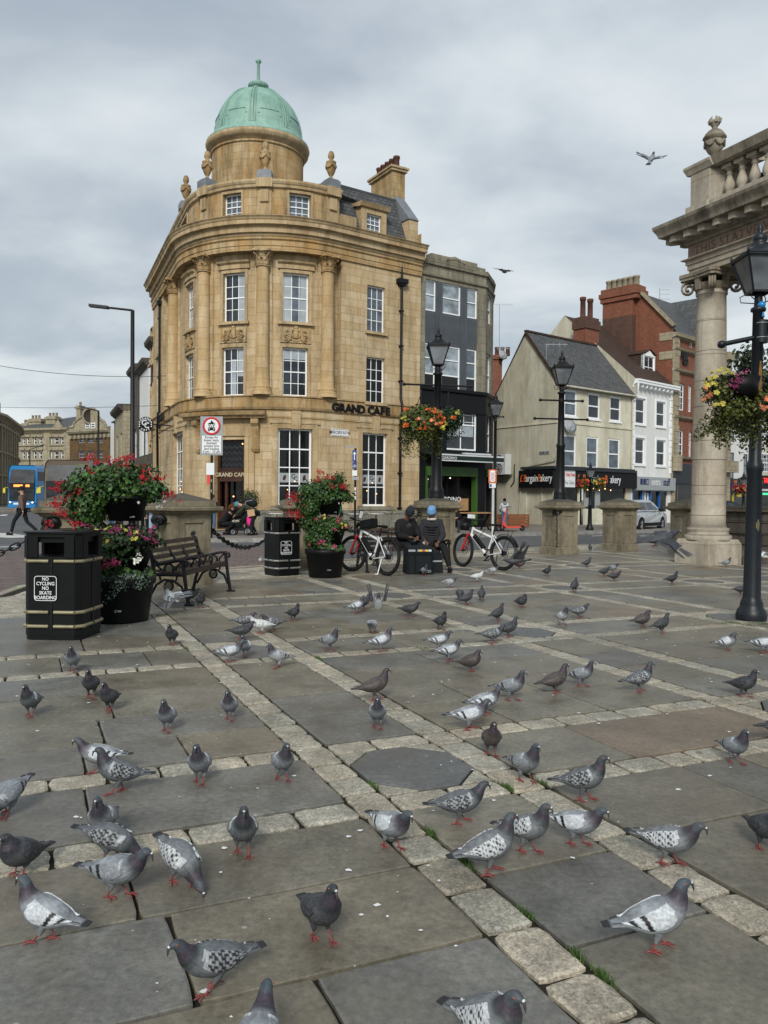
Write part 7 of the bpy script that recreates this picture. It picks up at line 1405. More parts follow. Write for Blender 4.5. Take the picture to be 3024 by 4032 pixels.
# ------------------------ cars
def car(label,loc,rz,body,suv=True):
 o=empty('parked_car',label,'car',loc,rz,'cars parked along the far street');L,W_=4.3,1.78
 low=[(-2.12,.42),(-2.15,.62),(-2.1,.98),(-1.9,1.02),(-.9,1.02),(.0,1.0),(.75,1.0),(1.35,.96),(1.9,.86),(2.12,.72),(2.18,.5),(2.12,.3)]
 rail=[(-2.0,.3)];
 def hull(prof,w0,w1,zt=1.05):
  mb=MB();n=len(prof);vs=[]
  for s,k in((-1,1),(1,1)):
   for(x,z)in prof:f=(abs(x)/2.2)**4*.14;vs.append((x,s*(w0-f-(w0-w1)*max(0,(z-.7)/.6)),z))
  mb.add(vs,[(i,(i+1)%n,n+(i+1)%n,n+i)for i in range(n)]+[tuple(range(n))[::-1],tuple(range(n,2*n))]);return mb
 arch=lambda cx:[(cx+.40*cos(a),.34+.40*sin(a))for a in[radians(q)for q in(0,30,60,90,120,150,180)]]
 prof=low+[(1.72,.3)]+arch(1.32)[0:]+[(.9,.26),(-.9,.26)]+arch(-1.32)+[(-1.75,.3)]
 mb=hull(prof,.89,.84);b=mb.build('body',body,o)
 mb=MB();cab=[(-1.95,1.0),(-1.75,1.32),(-1.45,1.5),(-.6,1.56),(.2,1.54),(.55,1.42),(1.15,1.0)];n=len(cab);vs=[(x,s*(.83-.2*(z-1)/.5),z)for s in(-1,1)for x,z in cab];mb.add(vs,[(i,i+1,n+i+1,n+i)for i in range(n-1)]+[tuple(range(n))[::-1],tuple(range(n,2*n))],0,False);mb.build('roof',body,o)
 for s in(-1,1):
  for(x0,x1,x2,x3)in((-1.45,-.55,-.55,-1.25),(-.47,.35,.30,-.47),(.42,.92,.42,.38))if True else():
   z0,z1=1.06,1.44;f=lambda x,z:(x,s*(.842-.2*(z-1)/.5),z);mb=MB();P=[f(x0,z0),f(x1,z0),f(x2,z1-(.12 if x0>.4 else 0)),f(x3,z1)];mb.add(P if s<0 else P[::-1],[(0,1,2,3)]);mb.build('side_window','glass_car',o)
 mb=MB();mb.add([(1.16,-.72,1.02),(1.16,.72,1.02),(.53,.6,1.44),(.53,-.6,1.44)],[(0,1,2,3)]);mb.tr();mb.build('windscreen','glass_car',o);mb=MB();mb.add([(-1.985,-.7,1.04),(-1.985,.7,1.04),(-1.79,.62,1.34),(-1.79,-.62,1.34)],[(0,3,2,1)]);mb.build('rear_window','glass_car',o)
 for x in(-1.32,1.32):
  for s in(-1,1):
   mb=MB();mb.tube([(x,s*.68,.34),(x,s*.86,.34)],.335,28);w=mb.build('wheel','rubber',o);mb=MB();mb.tube([(x,s*.86,.34),(x,s*.87,.34)],.22,24);mb.build('rim','charcoal_paint',w);mb=MB();[mb.bar((x,s*.875,.34),(x+.2*cos(a*1.2566),s*.875,.34+.2*sin(a*1.2566)),.06,.01)for a in range(5)];mb.build('rim_spokes','silver_car',w)
 for s in(-1,1):
  mb=MB();mb.ell((2.02,s*.62,.74),(.14,.16,.06),10,6);mb.build('headlight','sign_white',o);mb=MB();mb.box((-2.1,s*.66,.85),(.08,.3,.1));mb.build('tail_light','red_paint',o);mb=MB();mb.ell((.72,s*.98,1.08),(.08,.12,.08),8,6);mb.build('wing_mirror','black_paint',o)
  mb=MB();[mb.box((x,s*.885,.84),(.16,.02,.025))for x in(-.75,.25)];mb.build('door_handle',body,o);mb=MB();mb.box((0,s*.87,.36),(1.9,.05,.16));mb.build('sill_trim','black_plastic',o)
 mb=MB();mb.box((2.12,0,.46),(.12,1.3,.22));mb.build('grille','black_plastic',o);return o
c=gr(2545,2092,-.05);car('silver compact SUV parked in front of the white shop',(c.x-.35,c.y+.6,-.05),radians(50),'silver_car');c=gr(2850,2094,-.05);car('dark grey car half hidden behind the big column',(c.x-.2,c.y+.2,-.05),radians(28),'dark_car')
# ------------------------ buses
def bus(label,x0,x1,Y,frame,rz,lit):
 a,b=at(x0,2000,Y),at(x1,2000,Y);W_=(b.x-a.x);o=empty('double_decker_bus',label,'bus',((a.x+b.x)/2,Y,-.05),rz,'double-decker buses coming up the street');h=4.25;w=W_/2
 mb=MB();P=[(-w,.35),(w,.35),(w,3.6),(w*.96,4.0),(w*.84,h),(-w*.84,h),(-w*.96,4.0),(-w,3.6)];n=8;vs=[]
 for(y,sc,dz)in((.0,.98,0),(.25,1,0),(10.8,1,0)):vs+=[(x*sc,y+(.35 if z>3 and y==0 else 0)+(.12 if 1.2<z<3 and y==0 else 0),z*1.0)for x,z in P]
 mb.add(vs,[(k*n+i,k*n+(i+1)%n,(k+1)*n+(i+1)%n,(k+1)*n+i)for k in range(2)for i in range(n)]+[tuple(range(n)),tuple(range(2*n,3*n))[::-1]]);mb.build('body',frame,o)
 q=w*.88
 mb=MB();mb.add([(-q,-.02,1.0),(q,-.02,1.0),(q,-.02,2.1),(-q,-.02,2.1)],[(0,1,2,3)]);mb.build('windscreen','bus_glass',o);mb=MB();mb.box((0,-.03,2.36),(q*2,.06,.5));db=mb.build('destination_panel','bus_black',o)
 mb=MB();mb.add([(-q,-.03,2.62),(q,-.03,2.62),(q*.95,.32,3.85),(-q*.95,.32,3.85)],[(0,1,2,3)]);mb.build('upper_windscreen','bus_glass',o)
 mb=MB();[mb.box((x,-.07,2.36),(wd,.01,.2))for x,wd in((-.3,.8),(.55,.35))]if lit else mb.box((0,-.07,2.36),(.2,.01,.05));mb.build('destination_display','led_orange' if lit else 'sign_grey',db)
 mb=MB();mb.box((0,-.03,.62),(w*1.9,.1,.5));mb.build('front_bumper',frame,o);mb=MB();mb.box((0,-.09,.72),(w*1.1,.03,.16));mb.build('front_trim','sign_white' if lit else 'bus_black',o)
 for s in(-1,1):
  mb=MB();mb.ell((s*w*.8,-.06,.8),(.2,.06,.14),10,6);hl=mb.build('headlight','glass_car',o)
  if lit:mb=MB();mb.ell((s*w*.78,-.11,.84),(.09,.03,.06),8,6);mb.build('lamp','headlight',hl)
  mb=MB();mb.bar((s*w,.1,2.2),(s*(w+.22),-.15,2.15),.05);mb.box((s*(w+.22),-.15,1.9),(.2,.1,.42));mb.build('wing_mirror','number_yellow',o)
  for k,y in enumerate((1.6,7.8)):mb=MB();mb.tube([(s*(w-.3),y+.8,.5),(s*(w-.02),y+.8,.5)],.5,20);mb.build('wheel','rubber',o)
  mb=MB();mb.box((s*(w+.0),5.5,3.25),(.03,10,.85));mb.box((s*(w+.0),6.3,1.75),(.03,8.4,.95));mb.build('side_windows','bus_glass',o)
 mb=MB();mb.box((-.3,-.04,1.3),(.02,.02,.8));mb.build('wiper','bus_black',o);return o
bus('blue double-decker bus with lit headlights at the far left',30,141,74,'sky_blue_paint',.03,True);bus('black and gold double-decker bus behind the red geraniums',172,352,62,'bus_gold',.06,False)
# ------------------------ cafe tables and chairs
def cafe_chair(label,loc,rz):
 o=empty('cafe_chair',label,'chair',loc,rz,'bistro chairs outside the cafe');mb=MB();mb.tube([(-.2,-.18,.45),(.2,-.18,.45),(.2,.2,.45),(-.2,.2,.45),(-.2,-.18,.45)],.016,6)
 for k in range(7):mb.bar((-.2+k*.066,-.18,.45),(-.2+k*.066,.2,.45),.02,.01)
 mb.build('seat','galvanised',o);mb=MB();mb.tube([(-.22,-.2,.68),(-.26,.1,.68),(-.2,.22,.8),(0,.25,.88),(.2,.22,.8),(.26,.1,.68),(.22,-.2,.68)],.014,6)
 for k in range(7):a=-.17+k*.057;mb.tube([(a,.22,.45),(a,.24,.86-abs(a)*.3)],.007,4)
 mb.build('backrest','galvanised',o)
 for x,y in((-.2,-.18),(.2,-.18),(-.2,.2),(.2,.2)):mb=MB();mb.tube([(x,y,.68 if y<0 else .45),(x*1.1,y*1.1,0)],.013,6);mb.build('leg','galvanised',o)
def cafe_table(label,loc):
 o=empty('cafe_table',label,'table',loc,0,'bistro tables outside the cafe');mb=MB();mb.lathe([(0,.74),(.34,.74),(.34,.76),(0,.76)],24);mb.build('tabletop','sign_white',o);mb=MB();mb.tube([(0,0,.03),(0,0,.74)],.025,8);mb.build('pedestal','charcoal_paint',o);mb=MB();[mb.bar((0,0,.03),(.3*cos(a),.3*sin(a),.015),.04,.03)for a in(.5,2.07,3.64,5.2)];mb.build('base','charcoal_paint',o)
for i,(x,Z,rz)in enumerate(((1052,32,.3),(1120,31.6,-.4),(1195,32.5,.2),(1350,33,-.3),(1450,33.4,2.6),(1515,33.0,.1),(1560,33.6,-.5))):
 p=at(x,2090,Z);cafe_chair(('leftmost bistro chair near the pushchair','bistro chair left of the smaller bin','bistro chair behind the middle planter','bistro chair right of the woman in green','bistro chair facing away behind the phone-holder bicycle','bistro chair left of the seated man','bistro chair just behind the seated man')[i],(p.x,Z,GB),rz)
for x,Z,l in((1090,32.2,'round bistro table left of the smaller bin'),(1400,33.2,'round bistro table behind the nearer bicycle'),(1480,33.8,'round bistro table left of the seated man')):p=at(x,2090,Z);cafe_table(l,(p.x,Z,GB))
p=at(2010,2080,40);o=empty('slatted_planter_box','long timber slatted box against the cream gable by the scooter','planter box',(p.x,40.5,.08),.3);mb=MB();[mb.box((0,0,.08+k*.13),(1.9,.5,.11))for k in range(5)];mb.build('slats','crate_wood',o);mb=MB();[mb.box((x,-.26,.33),(.06,.03,.66))for x in(-.95,.95)];mb.build('post','crate_wood',o)
p=at(1905,2080,36.5);o=empty('picnic_table','dark outdoor table with pale wooden top outside the black restaurant','table',(p.x-.4,36.5,.08),.6);mb=MB();[mb.box((0,(k-2)*.15,.78),(1.5,.13,.05))for k in range(5)];mb.build('tabletop','pale_wood',o)
for s in(-1,1):mb=MB();mb.bar((s*.6,-.3,0),(s*.6,.3,.75),.06);mb.bar((s*.6,.3,0),(s*.6,-.3,.75),.06);mb.build('leg','shop_black',o)
p=at(985,2000,34.2);o=empty('door_shrub','small round shrub in a pot beside the cafe door','shrub',(p.x,34.2,GB));mb=MB();mb.lathe([(0,0),(.2,0),(.26,.5),(0,.5)],16);mb.build('pot','charcoal_paint',o);mb=MB();mb.tube([(0,0,.5),(0,0,1.1)],.03,6);mb.build('stem','wood_dark',o);mb=MB();leafset(mb,(0,0,1.35),(.42,.4,.4),700,.07,GL);mb.build('foliage','leaf_dark',o)
mb=MB();rnd=random.Random(2)
for(x,y,n,w)in((1715,3275,120,.03),(1840,3395,150,.03),(1900,3110,80,.035),(1830,3130,60,.03),(2100,3590,50,.025),(2390,3840,110,.03),(2345,3740,60,.025),(2880,2452,260,.06),(3000,2455,240,.06),(2950,2462,160,.07),(630,2425,260,.07),(690,2460,120,.05),(230,2580,60,.04),(330,2580,60,.04),(0,2665,60,.04),(110,2585,60,.04),(1570,2568,120,.05),(1660,2555,100,.05),(1400,2480,90,.05),(1350,2260,120,.06),(2550,3015,60,.03),(2580,2975,50,.03),(1620,3070,70,.04),(2510,2790,40,.03),(2650,2210,120,.08),(2760,2235,120,.07),(2540,2470,60,.04)):
 c=gr(x,y);u_,v_=w2uv(c);sn=w<.055 and y>2560
 if sn:u_=min((U0+UP*k+e for k in range(-2,6)for e in(0,.21,.84,1.05)),key=lambda q:abs(q-u_))
 for _ in range(n):
  p=Vector(uv2w(u_+rnd.gauss(0,.007),v_+rnd.gauss(0,w*.9)))if sn else c+Vector((rnd.gauss(0,w),rnd.gauss(0,w),0));a=rnd.uniform(0,6.28);h=rnd.uniform(.008,.028);t=Vector((cos(a),sin(a),0))*.0025;g=rnd.uniform(.6,1.3);mb.c=(g,g,g);q=p+Vector((rnd.gauss(0,.01),rnd.gauss(0,.01),h));mb.add([p-t-Vector((0,0,.012)),p+t-Vector((0,0,.012)),q],[(0,1,2)],0,False,[(0,0)]*3)
tag(mb.build('joint_grass','grass_blade'),'short green grass and moss growing in the paving joints','grass',None,'stuff')
mb=MB()
for _ in range(1500):
 u_,v_=rnd.uniform(-3,9),rnd.uniform(2,16);p=uv2w(u_,v_)
 if abs(p[0])>p[1]*.5+.3 or p[1]<2:continue
 r=rnd.choice((.003,.004,.005,.008,.014));n=6;a0_=rnd.random()*6;mb.add([(p[0]+r*rnd.uniform(.4,1.3)*cos(a0_+k),p[1]+r*rnd.uniform(.4,1.3)*sin(a0_+k),.0035)for k in range(n)],[tuple(range(n))])
tag(mb.build('crumbs_and_droppings','sign_white'),'small white crumbs and droppings scattered over the paving','crumbs',None,'stuff')
# ------------------------ people
def skin(name,nodes,edges,mat,par,root=0,sub=1):
 me=bpy.data.meshes.new(name);me.from_pydata([n[0]for n in nodes],edges,[]);o=bpy.data.objects.new('tmp',me);COL.objects.link(o);m_=o.modifiers.new('s','SKIN');m_.use_smooth_shade=True
 for i,n in enumerate(nodes):
  r=n[1];sv=me.skin_vertices[0].data[i];sv.radius=r if isinstance(r,tuple)else(r,r);sv.use_root=i==root
 s_=o.modifiers.new('u','SUBSURF');s_.levels=sub;dg=bpy.context.evaluated_depsgraph_get();m2=bpy.data.meshes.new_from_object(o.evaluated_get(dg));bpy.data.objects.remove(o);m2.name=name;m2.materials.clear();m2.materials.append(M[mat])
 for p in m2.polygons:p.use_smooth=True
 ob=bpy.data.objects.new(name,m2);COL.objects.link(ob);ob.parent=par;return ob
BASE=dict(pel=(0,0,.95),sp=(0,0,1.15),ch=(0,.01,1.36),nk=(0,.01,1.50),hd=(0,.03,1.62),sL=(-.18,0,1.42),eL=(-.25,-.02,1.14),wL=(-.25,.08,.90),sR=(.18,0,1.42),eR=(.25,-.02,1.14),wR=(.25,.08,.90),hL=(-.09,0,.92),kL=(-.1,.03,.50),aL=(-.1,0,.09),hR=(.09,0,.92),kR=(.1,.03,.50),aR=(.1,0,.09))
WALK=dict(kL=(-.1,.26,.53),aL=(-.1,.36,.10),kR=(.1,-.12,.50),aR=(.1,-.50,.17),eL=(-.25,-.1,1.15),wL=(-.24,-.12,.9),eR=(.24,.1,1.15),wR=(.22,.3,.98))
SIT=dict(pel=(0,-.05,.52),sp=(0,-.08,.72),ch=(0,-.02,.93),nk=(0,.03,1.06),hd=(0,.09,1.17),sL=(-.18,-.02,.98),sR=(.18,-.02,.98),eL=(-.24,.08,.72),eR=(.24,.08,.72),wL=(-.1,.3,.70),wR=(.08,.32,.70),hL=(-.1,0,.52),kL=(-.15,.42,.53),aL=(-.14,.46,.1),hR=(.1,0,.52),kR=(.15,.42,.53),aR=(.16,.48,.1))
CROUCH=dict(pel=(0,-.2,.38),sp=(0,-.1,.56),ch=(0,.05,.72),nk=(0,.13,.84),hd=(0,.2,.95),sL=(-.17,.05,.78),sR=(.17,.05,.78),eL=(-.2,.25,.6),eR=(.2,.25,.6),wL=(-.12,.48,.62),wR=(.12,.48,.6),hL=(-.1,-.18,.36),kL=(-.16,.25,.48),aL=(-.13,.0,.09),hR=(.1,-.18,.36),kR=(.16,.2,.4),aR=(.13,-.1,.1))
BEND=dict(pel=(0,-.25,.88),sp=(0,-.05,1.02),ch=(0,.2,1.12),nk=(0,.33,1.16),hd=(0,.45,1.18),sL=(-.18,.2,1.12),sR=(.18,.2,1.12),eL=(-.22,.38,.9),eR=(.22,.38,.9),wL=(-.15,.55,.78),wR=(.15,.55,.78),hL=(-.09,-.22,.86),kL=(-.11,-.08,.46),aL=(-.1,-.1,.09),hR=(.09,-.22,.86),kR=(.11,-.02,.46),aR=(.12,-.2,.1))
def person(label,loc,rz,s,pose,top,legs,skin_m,hat=None,hair=None,bulk=1.0,look=0,shoes='shop_black',long_hair=False,extra=None):
 J={k:Vector(v)for k,v in{**BASE,**pose}.items()};o=empty('person',label,'person',loc,rz);o.scale=(s,s,s);hd=J['hd'];up=(hd-J['nk']).normalized()
 fw=Matrix.Rotation(look,3,'Z')@Vector((0,1,0));fw=(fw-up*fw.dot(up)).normalized();K=['pel','sp','ch','nk'];nodes=[(J['pel'],(.12,.09)),(J['sp'],(.11,.08)),(J['ch'],(.13,.09)),(J['nk'],.052),(hd-up*.04+fw*.01,(.072,.08)),(hd+up*.05,(.08,.095)),(hd+up*.10,(.055,.07))];E_=[(0,1),(1,2),(2,3),(3,4),(4,5),(5,6)]
 for S in 'LR':
  b=len(nodes);w,e=J['w'+S],J['e'+S];d=(w-e).normalized();nodes+=[(J['s'+S],.05),(e,.038),(w,.026),(w+d*.07,(.022,.036))];E_+=[(2,b),(b,b+1),(b+1,b+2),(b+2,b+3)];b=len(nodes);nodes+=[(J['h'+S],.075),(J['k'+S],.05),(J['a'+S],.036),(J['a'+S]+Vector((0,.13,-.05)),.03)];E_+=[(0,b),(b,b+1),(b+1,b+2),(b+2,b+3)]
 body=skin('body',nodes,E_,skin_m,o)
 mb=MB()
 for S,sg in(('L',1),('R',-1)):
  w,e=J['w'+S],J['e'+S];d=(w-e).normalized();sd=d.cross(Vector((0,0,1)));sd=(sd if sd.length>.1 else Vector((1,0,0))).normalized();cu=d.cross(sd)*(-1 if d.cross(sd).z>0 else 1)
  for k in range(4):q=w+d*.085+sd*(.024-k*.016);L=(.07,.08,.075,.058)[k];mb.tube([q,q+d*L*.5+cu*.008,q+d*L*.8+cu*.03,q+d*L*.75+cu*.05],[.010,.0095,.009,.007],6)
  q=w+d*.03+sd*.028*sg;mb.tube([q,q+d*.03+sd*.025*sg+cu*.01,q+d*.06+sd*.025*sg+cu*.025],[.012,.0105,.008],6);mb.build('hand',skin_m,body);mb=MB()
 f0=hd+fw*.088;mb.tube([f0+up*.035+fw*.0,f0+fw*.022-up*.012,f0-up*.022-fw*.004],[.008,.015,.012],6);sd=fw.cross(up).normalized();mb.build('nose',skin_m,body)
 for q in(-1,1):mb=MB();mb.ell(hd+sd*q*.082-fw*.01,(.012,.018,.03),6,5);mb.build('ear',skin_m,body)
 mb=MB();[mb.ell(f0+sd*q*.03+up*.018-fw*.004,(.012,.012,.008),8,5)for q in(-1,1)];mb.bar(f0-sd*.022-up*.048-fw*.004,f0+sd*.022-up*.048-fw*.004,.006,.006);[mb.bar(f0+sd*(q*.03-.014)+up*.038-fw*.004,f0+sd*(q*.03+.014)+up*.038-fw*.004,.006,.006)for q in(-1,1)];mb.build('eyes_and_mouth','hair_dark',body)
 k=bulk;nodes=[(J['pel']+(J['sp']-J['pel'])*-.25,(.155*k,.125*k)),(J['sp'],(.15*k,.12*k)),(J['ch'],(.17*k,.125*k)),(J['nk']-up*.0,(.075,.07))];E_=[(0,1),(1,2),(2,3)]
 for S in 'LR':b=len(nodes);w,e=J['w'+S],J['e'+S];nodes+=[(J['s'+S],.075*k),((J['s'+S]+e)/2,.068*k),(e,.062*k),(w-(w-e)*.02,.045*k)];E_+=[(2,b),(b,b+1),(b+1,b+2),(b+2,b+3)]
 skin('jacket',nodes,E_,top,o,1);nodes=[(J['pel']+Vector((0,0,.03)),(.15,.115))];E_=[]
 for S in 'LR':b=len(nodes);h,kn,a=J['h'+S],J['k'+S],J['a'+S];nodes+=[(h,.098),((h+kn)/2,.086),(kn,.072),((kn+a)/2,.066),(a+Vector((0,0,.0)),.058)];E_+=[(0,b),(b,b+1),(b+1,b+2),(b+2,b+3),(b+3,b+4)]
 skin('trousers',nodes,E_,legs,o)
 for S in 'LR':
  a=J['a'+S];d=Vector((0,1,0));mb=MB();mb.ell(a+Vector((0,.06,-.03)),(.048,.135,.05),12,8);mb.box(a+Vector((0,.055,-.075)),(.085,.26,.025));mb.build('shoe',shoes,o)
 if hat:
  mb=MB();n=16;
  pr=[(.098,-.01),(.104,.0),(.104,.035),(.098,.045),(.096,.08),(.075,.125),(.035,.15),(0,.155)];rt=sd
  for j,(r,z)in enumerate(pr):pass
  vs=[hd+up*(.035+z)+fw*(r*1.08*cos(2*pi*i/n)-.006)+sd*r*.92*sin(2*pi*i/n)for(r,z)in pr for i in range(n)];mb.add(vs,[(a*n+i,a*n+(i+1)%n,(a+1)*n+(i+1)%n,(a+1)*n+i)for a in range(len(pr)-1)for i in range(n)],0,True);mb.build('hat',hat,o)
 if hair:
  mb=MB();n=12;pr=[(.088,-.06),(.1,.0),(.102,.05),(.09,.1),(.055,.135),(0,.145)];vs=[]
  for(r,z)in pr:
   for i in range(n):a=2*pi*i/n;fr=cos(a)>.2 and z<.06;vs.append(hd+up*(z+.005)+fw*((r*1.06*cos(a)-.012)if not fr else r*.75*cos(a))+sd*r*.93*sin(a))
  mb.add(vs,[(a*n+i,a*n+(i+1)%n,(a+1)*n+(i+1)%n,(a+1)*n+i)for a in range(len(pr)-1)for i in range(n)],0,True)
  if long_hair:mb.tube([hd+up*.06-fw*.06,hd-fw*.11-up*.06,hd-fw*.1-up*.2],[.06,.06,.025],8)
  mb.build('hair',hair,o)
 if extra:extra(o,J,fw,up,sd)
 return o
def px_person(label,x,yf,yt,z,rz,pose,hgt,**k):
 p=gr(x,yf,z);s=(at(x,yt,p.y).z-z)/hgt;return person(label,(p.x,p.y,z),rz,s,pose,**k),p,s
# --- walker on the crossing
px_person('person in brown jacket and black beanie striding across the road at the left',88,2108,1912,-.05,pi/2,WALK,1.82,top='cloth_brown',legs='cloth_black',skin_m='skin_light',hat='cloth_black',bulk=1.05)
# --- the two people on the bench
def phone(o,J,fw,up,sd):mb=MB();w=(J['wL']+J['wR'])/2+Vector((.02,.1,.03));mb.box(w,(.075,.14,.01),rx=.5);mb.build('phone','shop_black',o)
def stripes(o,J,fw,up,sd):
 mb=MB();rnd=random.Random(3)
 for _ in range(60):q=J['sp']+(J['ch']-J['sp'])*rnd.uniform(-.5,1.1);a=rnd.uniform(-1.6,1.6);d=Vector((sin(a)*.165,cos(a)*.13,0));mb.bar(q+d,q+d*1.01+Vector((.006,0,.035)),.004)
 mb.build('jacket_pattern','cloth_grey',o);phone(o,J,fw,up,sd)
def collar(o,J,fw,up,sd):
 mb=MB();mb.torus(J['nk']+Vector((0,.01,-.0)),.075,.028,'z',16,6);mb.build('fleece_collar','cloth_cream',o);mb=MB()
 for k in range(5):q=J['sp']+(J['ch']-J['sp'])*(k*.28-.2);mb.torus(q,.178,.012,'z',20,5)
 mb.build('quilting','cloth_charcoal',o);w=J['wR'];mb=MB();mb.box(w+Vector((.02,.1,-.05)),(.05,.02,.08));mb.tube([w+Vector((.02,.1,-.08)),w+Vector((.0,.14,-.3)),w+Vector((.01,.1,-.38))],.005,5);mb.build('phone_and_cable','sign_grey',o)
p=at(1600,2200,16.75);person('person in dark patterned jacket and navy beanie sitting on the bench with a phone',(p.x,16.85,0),pi+.45,1.0,{**SIT,'hd':(0,.11,1.16)},'cloth_pattern','cloth_black','skin_dark',hat='beanie_dark',look=-.1,bulk=1.25,extra=stripes)
p=at(1700,2200,16.9);person('person in charcoal puffer jacket and light blue beanie sitting on the bench',(p.x,17.05,0),pi-.1,1.0,{**SIT,'wL':(-.16,.36,.60),'wR':(.12,.33,.62),'kL':(-.27,.45,.5),'aL':(-.40,.60,.1)},'cloth_charcoal','cloth_black','skin_dark',hat='beanie_blue',look=-.3,bulk=1.28,extra=collar)
# --- around the cafe door
px_person('person in black shirt and jeans standing at the left of the cafe door',838,2094,1948,GB,pi-.5,{'wL':(-.05,.28,1.12),'wR':(.08,.28,1.1),'eL':(-.24,.05,1.14),'eR':(.24,.05,1.14)},1.78,top='cloth_black',legs='denim',skin_m='skin_light',hat='beanie_dark')
px_person('person with long brown hair crouching beside the pushchair',898,2106,1977,GB,-pi/2+.15,CROUCH,1.1,top='cloth_black',legs='cloth_black',skin_m='skin_light',hair='hair_brown',long_hair=True,bulk=1.1)
def pack(o,J,fw,up,sd):c=(J['sp']+J['ch'])/2+Vector((0,-.1,.2));mb=MB();mb.ell(c,(.17,.26,.16),14,10,rx=.4);mb.build('backpack','bag_dark',o);mb=MB();[mb.tube([c+Vector((s*.12,-.1,.1)),c+Vector((s*.16,.15,.05)),c+Vector((s*.16,.2,-.15))],.02,5)for s in(-1,1)];mb.build('backpack_strap','cloth_grey',o)
px_person('person in olive coat with backpack and teal helmet bending over the pushchair',985,2108,1970,GB,pi/2-.1,BEND,1.36,top='cloth_olive',legs='cloth_black',skin_m='skin_light',hat='helmet_teal',bulk=1.12,extra=pack)
px_person('person in green hooded top with dark tied hair beside the middle planter',1338,2096,1957,GB,pi/2+.2,{'hd':(0,.09,1.61)},1.78,top='cloth_green',legs='cloth_charcoal',skin_m='skin_light',hair='hair_dark',long_hair=True)
# --- group at the left of the corner
px_person('bearded person in dark coat standing in the group left of the bank',535,2100,1955,GB,pi-.2,{},1.78,top='cloth_black',legs='cloth_charcoal',skin_m='skin_light',hair='hair_dark')
px_person('person in a large black coat seen from behind left of the bank',570,2108,1952,GB,.2,{},1.78,top='cloth_black',legs='cloth_black',skin_m='skin_light',hair='hair_dark',bulk=1.3)
px_person('person in olive jacket and pale jeans seen from behind by the pillar',602,2112,1948,GB,.9,{},1.78,top='cloth_olive',legs='denim_pale',skin_m='skin_light',hair='hair_grey')
px_person('person in red top and white cap behind the bench pillar',630,2104,1957,GB,1.3,{},1.82,top='cloth_red',legs='denim_pale',skin_m='skin_light',hat='cloth_white')
px_person('person with white hair half hidden behind the left pillar',240,2090,1955,-.05,pi/2,{},1.78,top='cloth_charcoal',legs='cloth_black',skin_m='skin_light',hair='hair_grey')
px_person('person in blue jeans partly hidden by the red geraniums',440,2096,1962,-.05,1,{},1.78,top='cloth_black',legs='denim',skin_m='skin_light',hair='hair_brown')
px_person('person in dark clothes sitting outside the restaurant behind the lamp pillar',1790,2095,1985,GB,pi,SIT,1.33,top='cloth_black',legs='cloth_charcoal',skin_m='skin_light',hair='hair_brown')
# --- pushchair
p=gr(950,2106,GB);o=empty('pushchair','black pushchair with pink and paper bags hanging from its handle','pushchair',(p.x,p.y-.1,GB),0);o.scale=(.9,)*3
for x,y,r in((-.28,-.22,.13),(-.28,.22,.13),(.32,-.26,.15),(.32,.26,.15)):mb=MB();mb.torus((x,y,r),r-.02,.02,'y',24,6);w=mb.build('wheel','rubber',o);mb=MB();mb.torus((x,y,r),r-.05,.012,'y',20,5);[mb.bar((x,y,r),(x+(r-.05)*cos(a),y,r+(r-.05)*sin(a)),.012)for a in(0,1.26,2.5,3.8,5.0)];mb.build('rim','sign_grey',w)
mb=MB();[mb.tube([(-.28,s*.22,.14),(.1,s*.24,.5),(.45,s*.24,1.0)],.014,6)for s in(-1,1)];[mb.tube([(.32,s*.26,.16),(.05,s*.24,.5),(-.25,s*.23,.58)],.014,6)for s in(-1,1)];mb.tube([(.45,-.24,1.0),(.48,0,1.02),(.45,.24,1.0)],.018,6);mb.build('frame','black_iron',o)
mb=MB();mb.box((.0,0,.48),(.42,.38,.08),ry=-.2);mb.box((.2,0,.72),(.08,.38,.5),ry=.35);mb.box((0,0,.24),(.5,.36,.12));mb.build('seat','cloth_black',o)
mb=MB();P=[(.28-.36*sin(a)*1.0+.1,.62+.42*cos(a))for a in[radians(-10+k*16)for k in range(7)]];vs=[(x,s*.21,z)for x,z in P for s in(-1,-.5,0,.5,1)];mb.add(vs,[(5*i+j,5*i+j+1,5*i+6+j,5*i+5+j)for i in range(6)for j in range(4)],0,True);[mb.add([(x,s*.21,z)for x,z in P]+[(.3,s*.21,.66)],[tuple(range(8))])for s in(-1,1)];mb.build('canopy','cloth_black',o)
mb=MB();mb.ell((-.2,-.05,.56),(.17,.1,.07),10,6);mb.ell((-.36,-.06,.48),(.1,.05,.05),8,6);mb.ell((-.06,0,.68),(.09,.09,.09),8,6);mb.build('child_blanket','cloth_cream',o)
def hang(nm,label,cat,c,d,mat,soft):mb=MB();q=p+Vector((c[0]*.9,c[1]-.1,c[2]*.9));(mb.ell(q,d,10,8)if soft else mb.box(q,(d[0]*2,d[1]*2,d[2]*2),ry=-.15));mb.tube([q+Vector((-.04,0,d[2]*.9)),q+Vector((0,0,d[2]+.1)),q+Vector((.04,0,d[2]*.9))],.006,4);tag(mb.build(nm,mat),label,cat)
hang('pink_bag','bright pink bag hanging on the pushchair handle','bag',(.42,-.3,.62),(.12,.06,.22),'cloth_pink',True);hang('paper_bag','brown paper takeaway bag hanging on the pushchair handle','bag',(.5,-.4,.92),(.13,.08,.12),'paper_brown',False)
